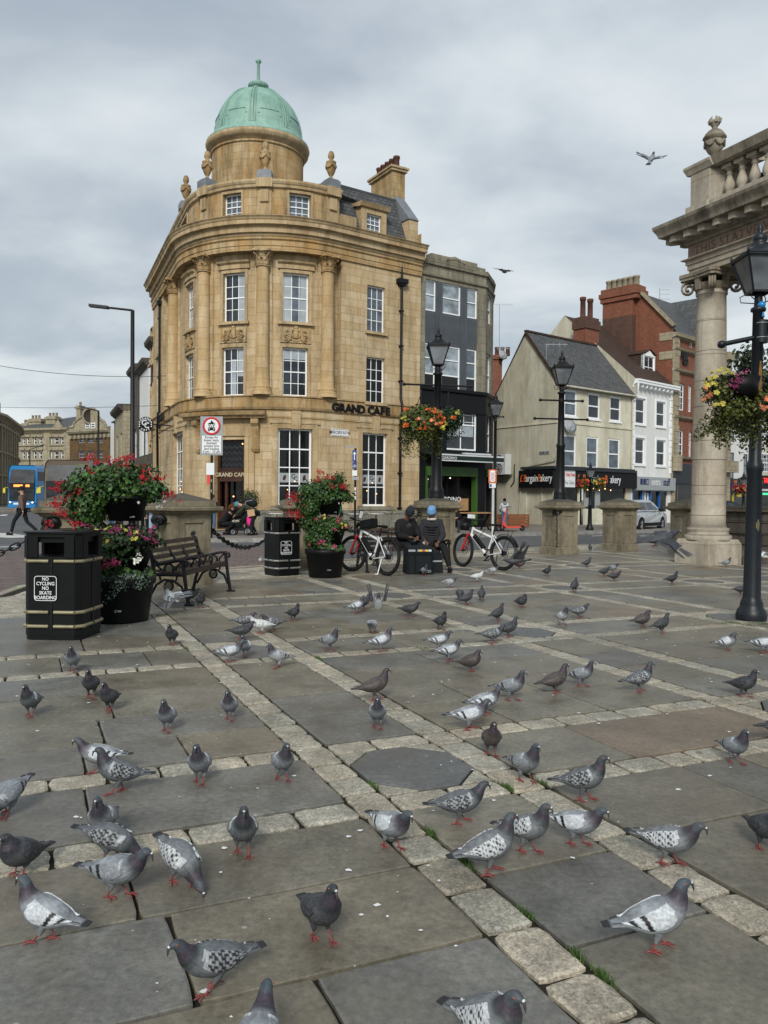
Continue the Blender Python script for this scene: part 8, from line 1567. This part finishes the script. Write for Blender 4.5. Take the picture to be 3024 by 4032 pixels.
# --- person and scooter
P_,p,s=px_person('person in pale hooded top and jeans seen from behind at the scooter',1986,2080,1959,.08,.1,{'wL':(-.2,.3,1.05),'wR':(.2,.3,1.05),'eL':(-.27,.1,1.15),'eR':(.27,.1,1.15)},1.8,top='cloth_white',legs='denim',skin_m='skin_dark',hair='hair_dark',extra=lambda o,J,fw,up,sd:(lambda m_:(m_.ell(J['nk']+Vector((0,-.08,-.04)),(.12,.08,.1),10,8),m_.build('hood','cloth_grey',o)))(MB()))
q=gr(2008,2090,.08);o=empty('electric_scooter','coral red rental electric scooter on the far pavement','scooter',(q.x-.05,q.y,.08),0);o.scale=(.95,)*3;o.rotation_euler.z=0
for x,f in((-.32,1),(.62,1)):mb=MB();mb.torus((x,0,.13),.1,.032,'y',24,8);w=mb.build('wheel','rubber',o);mb=MB();mb.tube([(x,-.02,.13),(x,.02,.13)],.07,14);mb.build('hub','charcoal_paint',w)
mb=MB();mb.box((.2,0,.17),(.72,.16,.07));mb.bar((-.15,0,.2),(-.26,0,.42),.09,.1);mb.build('deck','neon_red',o);mb=MB();mb.tube([(-.32,0,.14),(-.24,0,.45),(-.10,0,1.08)],[.03,.045,.03],10);mb.build('stem','neon_red',o);mb=MB();mb.tube([(-.1,-.27,1.12),(-.1,.27,1.12)],.018,8);mb.box((-.1,0,1.12),(.1,.1,.05));mb.tube([(-.3,0,1.1),(.1,0,1.12)],.018,6);mb.build('handlebar','black_paint',o);mb=MB();mb.box((.66,0,.28),(.2,.13,.02),ry=.3);mb.build('mudguard','neon_red',o)
# ------------------------ pigeons
k=N('feather');k.rough(.55,.35);a=k.n('ShaderNodeVertexColor',layer_name='Col');n=k.noise(70,4,.6,k.co('Object',(.5,1,1)));rp=k.ramp(n,[(.3,.72),(.7,1.3)]);k.col(k.mix((a,'Color'),(rp,'Color'),1.0,'MULTIPLY'));k.bump(n,'Fac',.35,.003)
plain('pigeon_leg',(.22,.045,.042),.5,.4,0,.3,60);plain('eye_orange',(.5,.1,.01),.2,.5);plain('cere_white',(.6,.6,.58),.6,.3)
SPN={'up':[(-.188,.098,.020,.003),(-.15,.105,.026,.006),(-.11,.113,.030,.014),(-.07,.124,.044,.032),(-.02,.134,.055,.047),(.03,.146,.060,.054),(.065,.164,.054,.050),(.087,.190,.041,.040),(.098,.214,.029,.031),(.103,.234,.0235,.027),(.108,.250,.0225,.0245),(.118,.262,.021,.021),(.132,.266,.015,.015),(.142,.264,.007,.008)],'low':[(-.19,.118,.020,.003),(-.15,.120,.026,.006),(-.11,.123,.030,.014),(-.07,.128,.044,.032),(-.02,.132,.055,.047),(.03,.136,.060,.053),(.072,.146,.053,.048),(.103,.165,.040,.039),(.123,.186,.029,.030),(.135,.204,.0235,.026),(.145,.217,.0225,.0235),(.158,.226,.020,.020),(.171,.226,.014,.014),(.181,.222,.007,.008)],'peck':[(-.185,.160,.020,.003),(-.145,.153,.026,.006),(-.105,.147,.030,.014),(-.065,.141,.044,.032),(-.02,.134,.055,.047),(.03,.124,.058,.052),(.074,.108,.050,.046),(.107,.090,.038,.037),(.132,.074,.029,.029),(.150,.061,.0235,.025),(.164,.050,.0225,.023),(.176,.040,.020,.020),(.186,.031,.014,.014),(.193,.023,.007,.008)],'rest':[(-.185,.085,.020,.003),(-.145,.09,.026,.006),(-.105,.097,.030,.016),(-.065,.107,.046,.036),(-.02,.118,.058,.052),(.025,.13,.063,.060),(.055,.146,.058,.058),(.074,.168,.046,.048),(.082,.190,.034,.036),(.088,.206,.026,.029),(.096,.219,.023,.0245),(.108,.227,.021,.021),(.121,.228,.015,.015),(.131,.225,.007,.008)],'fly':[(-.20,.0,.045,.003),(-.16,.0,.035,.005),(-.12,.0,.030,.012),(-.07,.0,.040,.028),(-.02,.0,.050,.040),(.03,.002,.053,.045),(.07,.007,.045,.041),(.10,.016,.033,.034),(.122,.026,.026,.028),(.138,.033,.0235,.025),(.150,.038,.022,.0235),(.163,.041,.020,.020),(.176,.040,.014,.014),(.186,.037,.007,.008)]}
PL={'pale':((.46,.49,.51),1,0,(.20,.215,.23),(.085,.08,.095),(.06,.078,.092)),'blue':((.20,.215,.23),1,0,(.17,.185,.20),(.042,.044,.052),(.05,.068,.082)),'check':((.26,.275,.285),0,.66,(.11,.12,.13),(.02,.03,.03),(.045,.055,.065)),'pcheck':((.44,.46,.47),0,.34,(.15,.16,.17),(.05,.06,.06),(.06,.07,.08)),'dark':((.035,.037,.042),0,.1,(.055,.058,.064),(.022,.025,.03),(.035,.042,.05)),'brown':((.055,.043,.038),0,.25,(.075,.065,.062),(.05,.036,.034),(.045,.042,.045)),'white':((.55,.57,.57),0,.12,(.5,.52,.52),(.45,.46,.46),(.3,.31,.32)),'pied':((.38,.4,.41),1,.3,(.3,.32,.33),(.1,.11,.12),(.06,.075,.085))}
for q_ in('up','low','peck','rest'):SPN[q_]=[(x,z-.016*min(1,max(0,(x+.2)*6))*(1 if q_!='peck' else .5),w*(1.12 if i_<10 else 1.0),h*(1.14 if 2<i_<9 else 1.0))for i_,(x,z,w,h)in enumerate(SPN[q_])]
def cat_(P,t):
 n=len(P)-1;x=min(max(t,0),.99999)*n;i=int(x);f=x-i;p=[P[max(0,min(n,i+j))]for j in(-1,0,1,2)]
 return tuple(.5*(2*p[1][k]+(p[2][k]-p[0][k])*f+(2*p[0][k]-5*p[1][k]+4*p[2][k]-p[3][k])*f*f+(3*p[1][k]-p[0][k]-3*p[2][k]+p[3][k])*f**3)for k in range(4))
PC={}
def pg_frame(S,t):
 a,b=cat_(S,t-.01),cat_(S,t+.01);c=cat_(S,t);T=Vector((b[0]-a[0],0,b[1]-a[1])).normalized();return Vector((c[0],0,c[1])),T,Vector((-T.z,0,T.x)),max(c[2],.001),max(c[3],.001)
def pigeon_parts(pose,pl,seed):
 key=(pose,pl,seed)
 if key in PC:return PC[key]
 rnd=random.Random(seed*7+1);S=SPN[pose];wc,bars,chk,bc,br,hc_=PL[pl];neck=rnd.choice(((.026,.052,.046),(.042,.034,.046),(.034,.042,.044),(.03,.04,.042)))if pl not in('white',)else br;parts=[]
 mb=MB();n,m_=40,20;rings=[]
 for i in range(n+1):
  t=i/n;c,T,U,w,h=pg_frame(S,t);rings.append([c+Vector((0,1,0))*w*sin(2*pi*j/m_)+U*h*cos(2*pi*j/m_)for j in range(m_)])
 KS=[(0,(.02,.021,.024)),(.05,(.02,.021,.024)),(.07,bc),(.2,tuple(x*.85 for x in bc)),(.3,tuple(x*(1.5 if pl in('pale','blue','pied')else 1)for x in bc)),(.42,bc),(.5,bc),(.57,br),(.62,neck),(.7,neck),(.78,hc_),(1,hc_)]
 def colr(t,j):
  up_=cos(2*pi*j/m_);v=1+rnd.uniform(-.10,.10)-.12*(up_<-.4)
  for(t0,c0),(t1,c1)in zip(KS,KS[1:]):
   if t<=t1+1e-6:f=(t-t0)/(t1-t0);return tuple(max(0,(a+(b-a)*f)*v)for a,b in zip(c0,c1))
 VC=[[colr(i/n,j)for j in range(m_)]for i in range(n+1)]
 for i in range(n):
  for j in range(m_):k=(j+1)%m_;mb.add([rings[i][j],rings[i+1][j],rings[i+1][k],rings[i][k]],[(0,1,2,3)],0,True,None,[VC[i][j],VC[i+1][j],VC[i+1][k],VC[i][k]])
 mb.c=hc_;mb.add(rings[-1],[tuple(range(m_))]);mb.add(rings[0],[tuple(range(m_))[::-1]]);
 me=mb.build('body','feather');parts.append(('body',me.data));bpy.data.objects.remove(me)
 if pose!='fly':
  for s in(-1,1):
   mb=MB();A,Bn=46,16;G_=[]
   for i in range(A+1):
    a=i/A;t=.50-a*.455 if a<.85 else .50-.85*.455-(a-.85)*.3;c,T,U,w,h=pg_frame(S,t);f0=.16+.2*a*a;f1=(.50+.12*sin(pi*min(1,a*1.3)))*(1-.45*max(0,a-.45)/.55)if a>.06 else .42;f0=min(f0,f1-.04);row=[]
    if a>.8:c=c+Vector((0,0,.004))
    w2=max(w,.045*(1-a)+.012)*1.05+.002;h2=max(h,.05*(1-a)+.008)*1.035+.0015
    for j in range(Bn+1):
     f=(f0+(f1-f0)*j/Bn)*pi;e=(.0075 if j in(0,Bn)or i==0 else 0);row.append(c+Vector((0,s*(w2-e)*sin(f),0))+U*(h2-e)*cos(f))
    G_.append(row)
   def wcol(i,j):
    a,b=i/A,j/Bn;row=b*6+.35*sin(a*9);ph=(a*10+.5*(int(row)%2))%1;fr=row%1;edge=ph>.78 or fr<.14;c=wc;e=a+.10*b+.012*sin(b*30)
    if a>.82:c=(.045,.047,.052)if(b*7)%1>.25 else(.018,.018,.02)
    elif bars and(.50<e<.565 or .66<e<.745)and b>.1:c=(.010,.010,.012)
    elif bars and .745<=e<.8:c=tuple(x*1.25 for x in wc)
    elif chk and a>.12:
     dk=(.018,.019,.022)if pl not in('dark','brown')else(.085,.085,.09)
     if .15<ph<.15+chk*.95 and .15<fr<.95:c=dk
    elif a<.1 and pl in('blue','check','pied')and b<.6:c=(.36,.38,.39)
    v=(.80 if edge else 1.05)*(1+rnd.uniform(-.07,.07));return tuple(x*v for x in c)
   WC=[[wcol(i,j)for j in range(Bn+1)]for i in range(A+1)]
   for i in range(A):
    for j in range(Bn):q=[(i,j),(i+1,j),(i+1,j+1),(i,j+1)];q=q if s>0 else q[::-1];mb.add([G_[x][y]for x,y in q],[(0,1,2,3)],0,True,None,[WC[x][y]for x,y in q])
   me=mb.build('wing','feather');parts.append(('wing',me.data));bpy.data.objects.remove(me)
  st=rnd.choice((-.02,0,.035))if pose in('up','low','peck')else 0
  for s in(-1,1):
   mb=MB();hx=.012;fx=hx+.012+s*st;zb_=cat_(S,.38)[1]-cat_(S,.38)[3]*.6;mb.c=tuple(x*.9 for x in bc)
   mb.tube([(hx-.012,s*.028,zb_+.01),(hx+.0,s*.028,zb_-.02),(hx+.002+s*st*.3,s*.026,.040)],[.026,.018,.008],8,1);mb.tube([(hx+.001+s*st*.3,s*.026,.046),(fx,s*.026,.008)],[.0042,.0038],7)
   for ang,L in((0,.036),(.62,.030),(-.62,.030),(pi,.020)):
    d=Vector((cos(ang),sin(ang),0));q=Vector((fx,s*.026,.0055));mb.tube([q,q+d*L*.5+Vector((0,0,.004)),q+d*L+Vector((0,0,-.002)),q+d*(L+.006)+Vector((0,0,-.004))],[.0038,.0034,.0027,.001],6)
   me=mb.build('leg',['pigeon_leg','feather']);parts.append(('leg',me.data));bpy.data.objects.remove(me)
 c,T,U,w,h=pg_frame(S,.985);mb=MB();d=(T*.75-U*.66).normalized();mb.tube([c-T*.006,c+T*.010-U*.003,c+d*.024,c+d*.030-U*.006],[.0075,.0058,.0035,.0008],8);me=mb.build('beak','beak');parts.append(('beak',me.data));bpy.data.objects.remove(me)
 mb=MB();mb.ell(c+T*.003+U*.004,(.006,.0065,.0045),8,6);me=mb.build('cere','cere_white');parts.append(('cere',me.data));bpy.data.objects.remove(me)
 c,T,U,w,h=pg_frame(S,.86)
 for s in(-1,1):mb=MB();mb.ell(c+Vector((0,s*w*.94,0))+U*.005,(.0036,.0022,.0036),8,6);mb.ell(c+Vector((0,s*(w*.94+.0018),0))+U*.005,(.0022,.0018,.0022),6,5,1);me=mb.build('eye',['eye_orange','shop_black']);parts.append(('eye',me.data));bpy.data.objects.remove(me)
 PC[key]=parts;return parts
PN={'pale':'pale grey pigeon with two black wing bars','blue':'mid grey pigeon with barred wings','check':'dark chequered pigeon','pcheck':'pale speckled pigeon','dark':'sooty dark pigeon','brown':'brownish pigeon','white':'mostly white pigeon','pied':'pied grey and white pigeon'}
SF=.865
def place(pose,pl,seed,loc,hd_,label,sc=1.0,small=False):
 o=empty('pigeon',label,'pigeon',loc,radians(hd_),'pigeons feeding on the square');o.scale=(SF*sc,)*3
 for nm,me in pigeon_parts(pose,pl,seed):
  if small and nm in('eye','cere'):continue
  c=bpy.data.objects.new(nm,me);COL.objects.link(c);c.parent=o
 return o
PG='''105 2040 168 up pale|at the lower left striding to the left
245 1940 345 low blue|turning right just above the lower left one
232 1862 352 peck check|pecking at the left below the upright one
385 1908 316 peck pcheck|pecking with raised tail at the left
225 1818 272 up blue|upright facing the camera at the left, lower
50 1890 245 rest dark|hunched by the left edge on the setts
20 1762 255 peck blue|cut by the left edge, head down
222 1672 187 low pale|bending left above the chequered one
262 1716 196 up check|walking left under the pale one on the setts
433 1692 270 up blue|facing the camera on the setts left of centre
608 1686 292 up blue|green necked, just left of the nearest octagon
524 1845 282 up check|facing the camera on the lower left setts
690 2030 300 up dark|stretching tall near the bottom centre
470 2140 212 low check|stooping left at the bottom left of centre
840 1832 305 low pale|on the setts corner below the nearest octagon
986 1782 8 low check|large and hunched right below the nearest octagon
1050 1892 15 up pcheck|striding right beside the grass tufts
1132 1842 322 up pcheck|behind the speckled strider, facing right
1238 1826 326 low pale|one foot lifted, right of centre
1435 1868 326 low pcheck|alone on the right hand setts
1650 1838 275 up dark|cut by the right edge, lower
1408 2056 2 up pale|largest at the lower right striding right
1050 2272 318 rest pcheck|cut by the bottom edge right of centre
550 2345 85 low blue|barely showing at the bottom edge
1255 1732 342 up check|green necked, right of the nearest octagon
1130 1690 300 up blue|on the setts right of the nearest octagon
1060 1632 272 up brown|facing the camera above the octagon corner
1008 1580 8 low pale|with bold bars above the nearest octagon
1042 1548 20 low pale|behind the bold barred one
1100 1516 330 up blue|standing at right of the barred pair
1195 1502 16 up brown|looking away, middle right
1252 1486 330 up blue|next to the brown one at middle right
1378 1498 10 up check|alone at middle right
1603 1508 308 up dark|near the right edge, middle
1584 1650 285 up blue|one leg forward near the right edge
1684 1606 2 low dark|tail only at the right edge
815 1574 270 up blue|facing the camera above the nearest octagon
805 1516 12 up brown|on the centre setts looking right
603 1446 220 up pied|white shouldered, left of centre
531 1421 262 up pale|facing the camera behind the white shouldered one
492 1434 20 low pale|head right, beside the front facing one
372 1396 266 up dark|on the setts below the bench
158 1454 280 up blue|in front of the big bin
198 1509 275 up dark|walking behind a dark companion at left
238 1538 264 up dark|front of the dark pair at left
68 1549 270 up check|near the left edge, upright
362 1582 270 up blue|upright facing the camera, left middle
497 1557 270 up blue|facing the camera right of the upright one
518 1386 8 low dark|front of the group below the second bin
524 1362 4 low check|behind the front one of that group
568 1373 188 low white|splashed white in that same group
592 1366 202 low check|tail up at the right of that group
632 1344 318 up dark|between that group and the hovering bird
708 1409 330 up blue|slightly turned right, upper centre
803 1372 80 peck pale|seen from behind pecking, upper centre
820 1411 10 up pale|barred, looking right, upper centre
768 1329 22 up pale|left of the hovering bird
783 1321 30 up dark|hidden behind the pale one by the hovering bird
882 1336 338 low dark|with loose wing right of the hovering bird
950 1364 300 up dark|facing the camera on the far setts
945 1406 14 low pale|behind its twin on the far setts
965 1432 24 low pale|front of the twin pair, one foot raised
1013 1453 340 rest brown|puffed, below the twin pair
1060 1394 10 low check|on the edge of the second octagon
1095 1381 8 up dark|right behind it by the second octagon
1073 1346 40 up dark|above the second octagon
1125 1316 300 rest dark|preening on the open slabs
1005 1311 16 up dark|in front of the dark pair
1040 1301 80 up dark|seen from behind in the dark trio
993 1299 268 peck dark|head down in the dark trio
968 1273 352 low pied|with white tail, centre far
1028 1261 18 low white|alone on the far slabs
1062 1246 340 low pied|nearest the right hand bicycle
915 1246 300 up blue|in front of the delivery bag
1120 1233 350 low dark|under the flapping bird by the bicycle
1180 1248 300 up dark|upright right of the bicycle
1240 1283 60 up dark|on the far octagon edge
1212 1353 295 up pied|white necked, right far setts
1248 1339 10 low check|behind the white necked one
1385 1358 8 rest brown|puffed, left of a dark one at right
1427 1371 26 up dark|tall, right of the puffed one
1567 1408 342 rest pale|puffed near the right edge
1646 1414 340 low pale|cut by the right edge, far
1598 1289 8 low dark|half behind the right lamp post
1450 1266 10 up dark|alone far right
1325 1259 10 low dark|front of the far trio
1303 1248 15 low dark|left of the far trio
1321 1241 10 low blue|back of the far trio
1266 1229 14 up dark|beyond the far trio
1275 1194 85 up dark|between the two right pillars
1567 1229 350 up blue|by the portico step
564 1223 285 low white|behind the gap beside the second bin
432 1316 300 up dark|under the near bench, front
408 1304 20 low dark|under the near bench, behind its leg'''
for i,ln in enumerate(PG.split('\n')):
 a,wh=ln.split('|');x,y,h_,pose,pl=a.split();x,y=D(float(x),float(y));p=gr(x,y-6);far=p.y>9
 place(pose,pl,i%3 if not far else i%2,(p.x,p.y,.002),float(h_),PN[pl]+' '+' '.join(wh.split()),.94+.1*((i*.618)%1),far)
def flyer(label,loc,hd_,pitch,roll,pl,wl,wr,sc=1.0,fan=1.0):
 o=place('fly',pl,1,loc,hd_,label,sc);o.rotation_mode='XYZ';o.rotation_euler=(roll,-pitch,radians(hd_));wc=PL[pl][0];rnd=random.Random(4)
 for s,(el,sw)in((1,wl),(-1,wr)):
  mb=MB();d=Vector((sin(sw)*-1,s*cos(sw)*cos(el),sin(el))).normalized();f=Vector((1,0,0));f=(f-d*f.dot(d)).normalized();nn_=d.cross(f)*s;root=Vector((.035,s*.035,.025));L=.16
  n=8;up_=lambda u_,v_:root+d*L*u_+f*(.035*sin(pi*min(1,u_*1.1))-v_*(.115-.02*u_))+nn_*(.022*sin(pi*u_)*(1-v_)+.004)
  for i in range(n):
   for j in range(5):
    u0_,u1_,v0_,v1_=i/n,(i+1)/n,j/5,(j+1)/5;c=wc if not(PL[pl][1]and .5<v0_<.75)else(.015,.015,.018);q=1+rnd.uniform(-.15,.15);mb.c=tuple(x*q for x in c);mb.add([up_(u0_,v0_),up_(u1_,v0_),up_(u1_,v1_),up_(u0_,v1_)],[(0,1,2,3)],0,True)
  for k in range(17):
   t=k/16;b=up_(min(1,t*1.15),.8 if t<.85 else .5-(t-.85)*2);dr=(-f*(1-t)**.7+d*(t*1.25)).normalized();ln_=(.055+.085*t)*fan;sd=dr.cross(nn_).normalized()*.0085;q=rnd.uniform(.8,1.2);q*=2.6 if pl in('pale','pied')else 1;mb.c=(.05*q,.052*q,.056*q)if pl!='white' else(.5*q,.5*q,.5*q);z_=nn_*.0012*k
   mb.add([b-sd+z_,b+sd+z_,b+dr*ln_*.8+sd*1.2+z_,b+dr*ln_+z_,b+dr*ln_*.8-sd*1.2+z_],[(0,1,2,3,4)])
  mb.build('wing','feather',o)
 mb=MB()
 for k in range(9):a=(k-4)*.11*fan;dr=Vector((-cos(a),sin(a),-.02*(k%2)));b=Vector((-.13,0,0));sd=Vector((sin(a),cos(a),0))*.012;mb.c=(.04,.042,.046);mb.add([b-sd*.5,b+sd*.5,b+dr*.11+sd,b+dr*.12,b+dr*.11-sd],[(0,1,2,3,4)])
 mb.build('tail_feathers','feather',o)
 for s in(-1,1):mb=MB();mb.tube([(-.02,s*.02,-.035),(-.06,s*.02,-.05),(-.08,s*.02,-.05)],.004,6);mb.build('leg','pigeon_leg',o)
A=lambda x,y,Y:tuple(at(x,y,Y))
flyer('dark pigeon gliding low to the right in front of the big column',A(2600,2122,6.6),10,.16,0,'dark',(.10,-.75),(-.62,-.55),1.1,.9)
flyer('pigeon hovering upright with both wings raised among the flock',A(1490,2385,11),272,1.1,0,'pied',(.25,-1.4),(.25,-1.38),1.15,.95)
flyer('pigeon flapping beside the right hand bicycle with wing spread',A(2030,2210,13.6),185,-.1,.3,'dark',(.75,.35),(.9,.3),1.3,1.4)
flyer('pigeon fluttering with pale spread wings under the near bench',A(672,2345,10.3),150,.5,.1,'pied',(-.35,.5),(.25,.1),1.05,1.3)
flyer('pigeon flying high in the sky left of the stone urn',A(2565,625,12.0),50,.8,.25,'blue',(.45,-.1),(.25,.1),.88,.9)
flyer('distant bird gliding in the sky above the grey building',A(1985,1068,22),60,.0,.1,'pale',(.3,.1),(-.1,.3),1.25,.9)
flyer('white pigeon flapping at the right edge beside the monument',A(3010,2190,14),170,.2,.1,'white',(.5,.4),(.4,.2),1.0,1.1)
# ------------------------ camera, light, world
cam=bpy.data.cameras.new('camera');co_=bpy.data.objects.new('camera',cam);COL.objects.link(co_)
cam.sensor_fit='VERTICAL';cam.sensor_height=36;cam.lens=F/4032*36;cam.clip_end=3000;cam.clip_start=.1
m=Matrix.Identity(4)
for i in range(3):m[i][0]=_r[i];m[i][1]=_u[i];m[i][2]=-_f[i]
m[2][3]=EYE;co_.matrix_world=m;SC.camera=co_
SUN_EL,SUN_AZ=34,186
sd=Vector((sin(radians(SUN_AZ))*cos(radians(SUN_EL)),cos(radians(SUN_AZ))*cos(radians(SUN_EL)),sin(radians(SUN_EL))))
li=bpy.data.lights.new('sun','SUN');li.energy=2.9;li.angle=radians(16);li.color=(1,.965,.91)
lo=bpy.data.objects.new('sun',li);COL.objects.link(lo);lo.rotation_euler=sd.to_track_quat('Z','Y').to_euler()
w=bpy.data.worlds.new('World');SC.world=w;w.use_nodes=True;t=w.node_tree;t.nodes.clear()
def wn(k,**a):
 x=t.nodes.new(k)
 for q,v in a.items():setattr(x,q,v)
 return x
out=wn('ShaderNodeOutputWorld');bg=wn('ShaderNodeBackground');t.links.new(bg.outputs[0],out.inputs[0]);bg.inputs[1].default_value=.1
sky=wn('ShaderNodeTexSky',sky_type='NISHITA');sky.sun_disc=False;sky.sun_elevation=radians(SUN_EL);sky.sun_rotation=radians(SUN_AZ)
tc=wn('ShaderNodeTexCoord');sp=wn('ShaderNodeSeparateXYZ');t.links.new(tc.outputs['Generated'],sp.inputs[0])
mz=wn('ShaderNodeMath',operation='MAXIMUM');t.links.new(sp.outputs['Z'],mz.inputs[0]);mz.inputs[1].default_value=0
az=wn('ShaderNodeMath',operation='ADD');t.links.new(mz.outputs[0],az.inputs[0]);az.inputs[1].default_value=.22
dv=wn('ShaderNodeVectorMath',operation='DIVIDE');t.links.new(tc.outputs['Generated'],dv.inputs[0]);cb=wn('ShaderNodeCombineXYZ')
for i in range(3):t.links.new(az.outputs[0],cb.inputs[i])
t.links.new(cb.outputs[0],dv.inputs[1])
mp=wn('ShaderNodeMapping');mp.inputs['Rotation'].default_value=(0,0,.7);mp.inputs['Scale'].default_value=(1.0,1.2,.6);mp.inputs['Location'].default_value=(2.3,.6,0);t.links.new(dv.outputs[0],mp.inputs[0])
n1=wn('ShaderNodeTexNoise');n1.inputs['Scale'].default_value=1.5;n1.inputs['Detail'].default_value=8;n1.inputs['Roughness'].default_value=.5;n1.inputs['Distortion'].default_value=.3;t.links.new(mp.outputs[0],n1.inputs[0])
cr=wn('ShaderNodeValToRGB');t.links.new(n1.outputs['Fac'],cr.inputs[0]);e=cr.color_ramp.elements
while len(e)<4:e.new(.5)
for q,(p,c)in zip(e,((.29,(3.9,4.55,5.2)),(.44,(5.0,5.65,6.25)),(.56,(6.7,7.3,7.65)),(.70,(8.5,9.0,9.1)))):q.position=p;q.color=(*c,1)
hr=wn('ShaderNodeValToRGB');t.links.new(sp.outputs['Z'],hr.inputs[0]);h=hr.color_ramp.elements;h[0].position=0;h[0].color=(1.08,1.06,1.03,1);h[1].position=.5;h[1].color=(.97,.98,1,1)
mu=wn('ShaderNodeMix',data_type='RGBA',blend_type='MULTIPLY');mu.inputs[0].default_value=1;t.links.new(cr.outputs[0],mu.inputs[6]);t.links.new(hr.outputs[0],mu.inputs[7])
mx=wn('ShaderNodeMix',data_type='RGBA');mx.inputs[0].default_value=.9;t.links.new(sky.outputs[0],mx.inputs[6]);t.links.new(mu.outputs[2],mx.inputs[7]);t.links.new(mx.outputs[2],bg.inputs[0])
SC.view_settings.view_transform='Standard';SC.view_settings.look='None';SC.view_settings.exposure=0;SC.view_settings.gamma=1
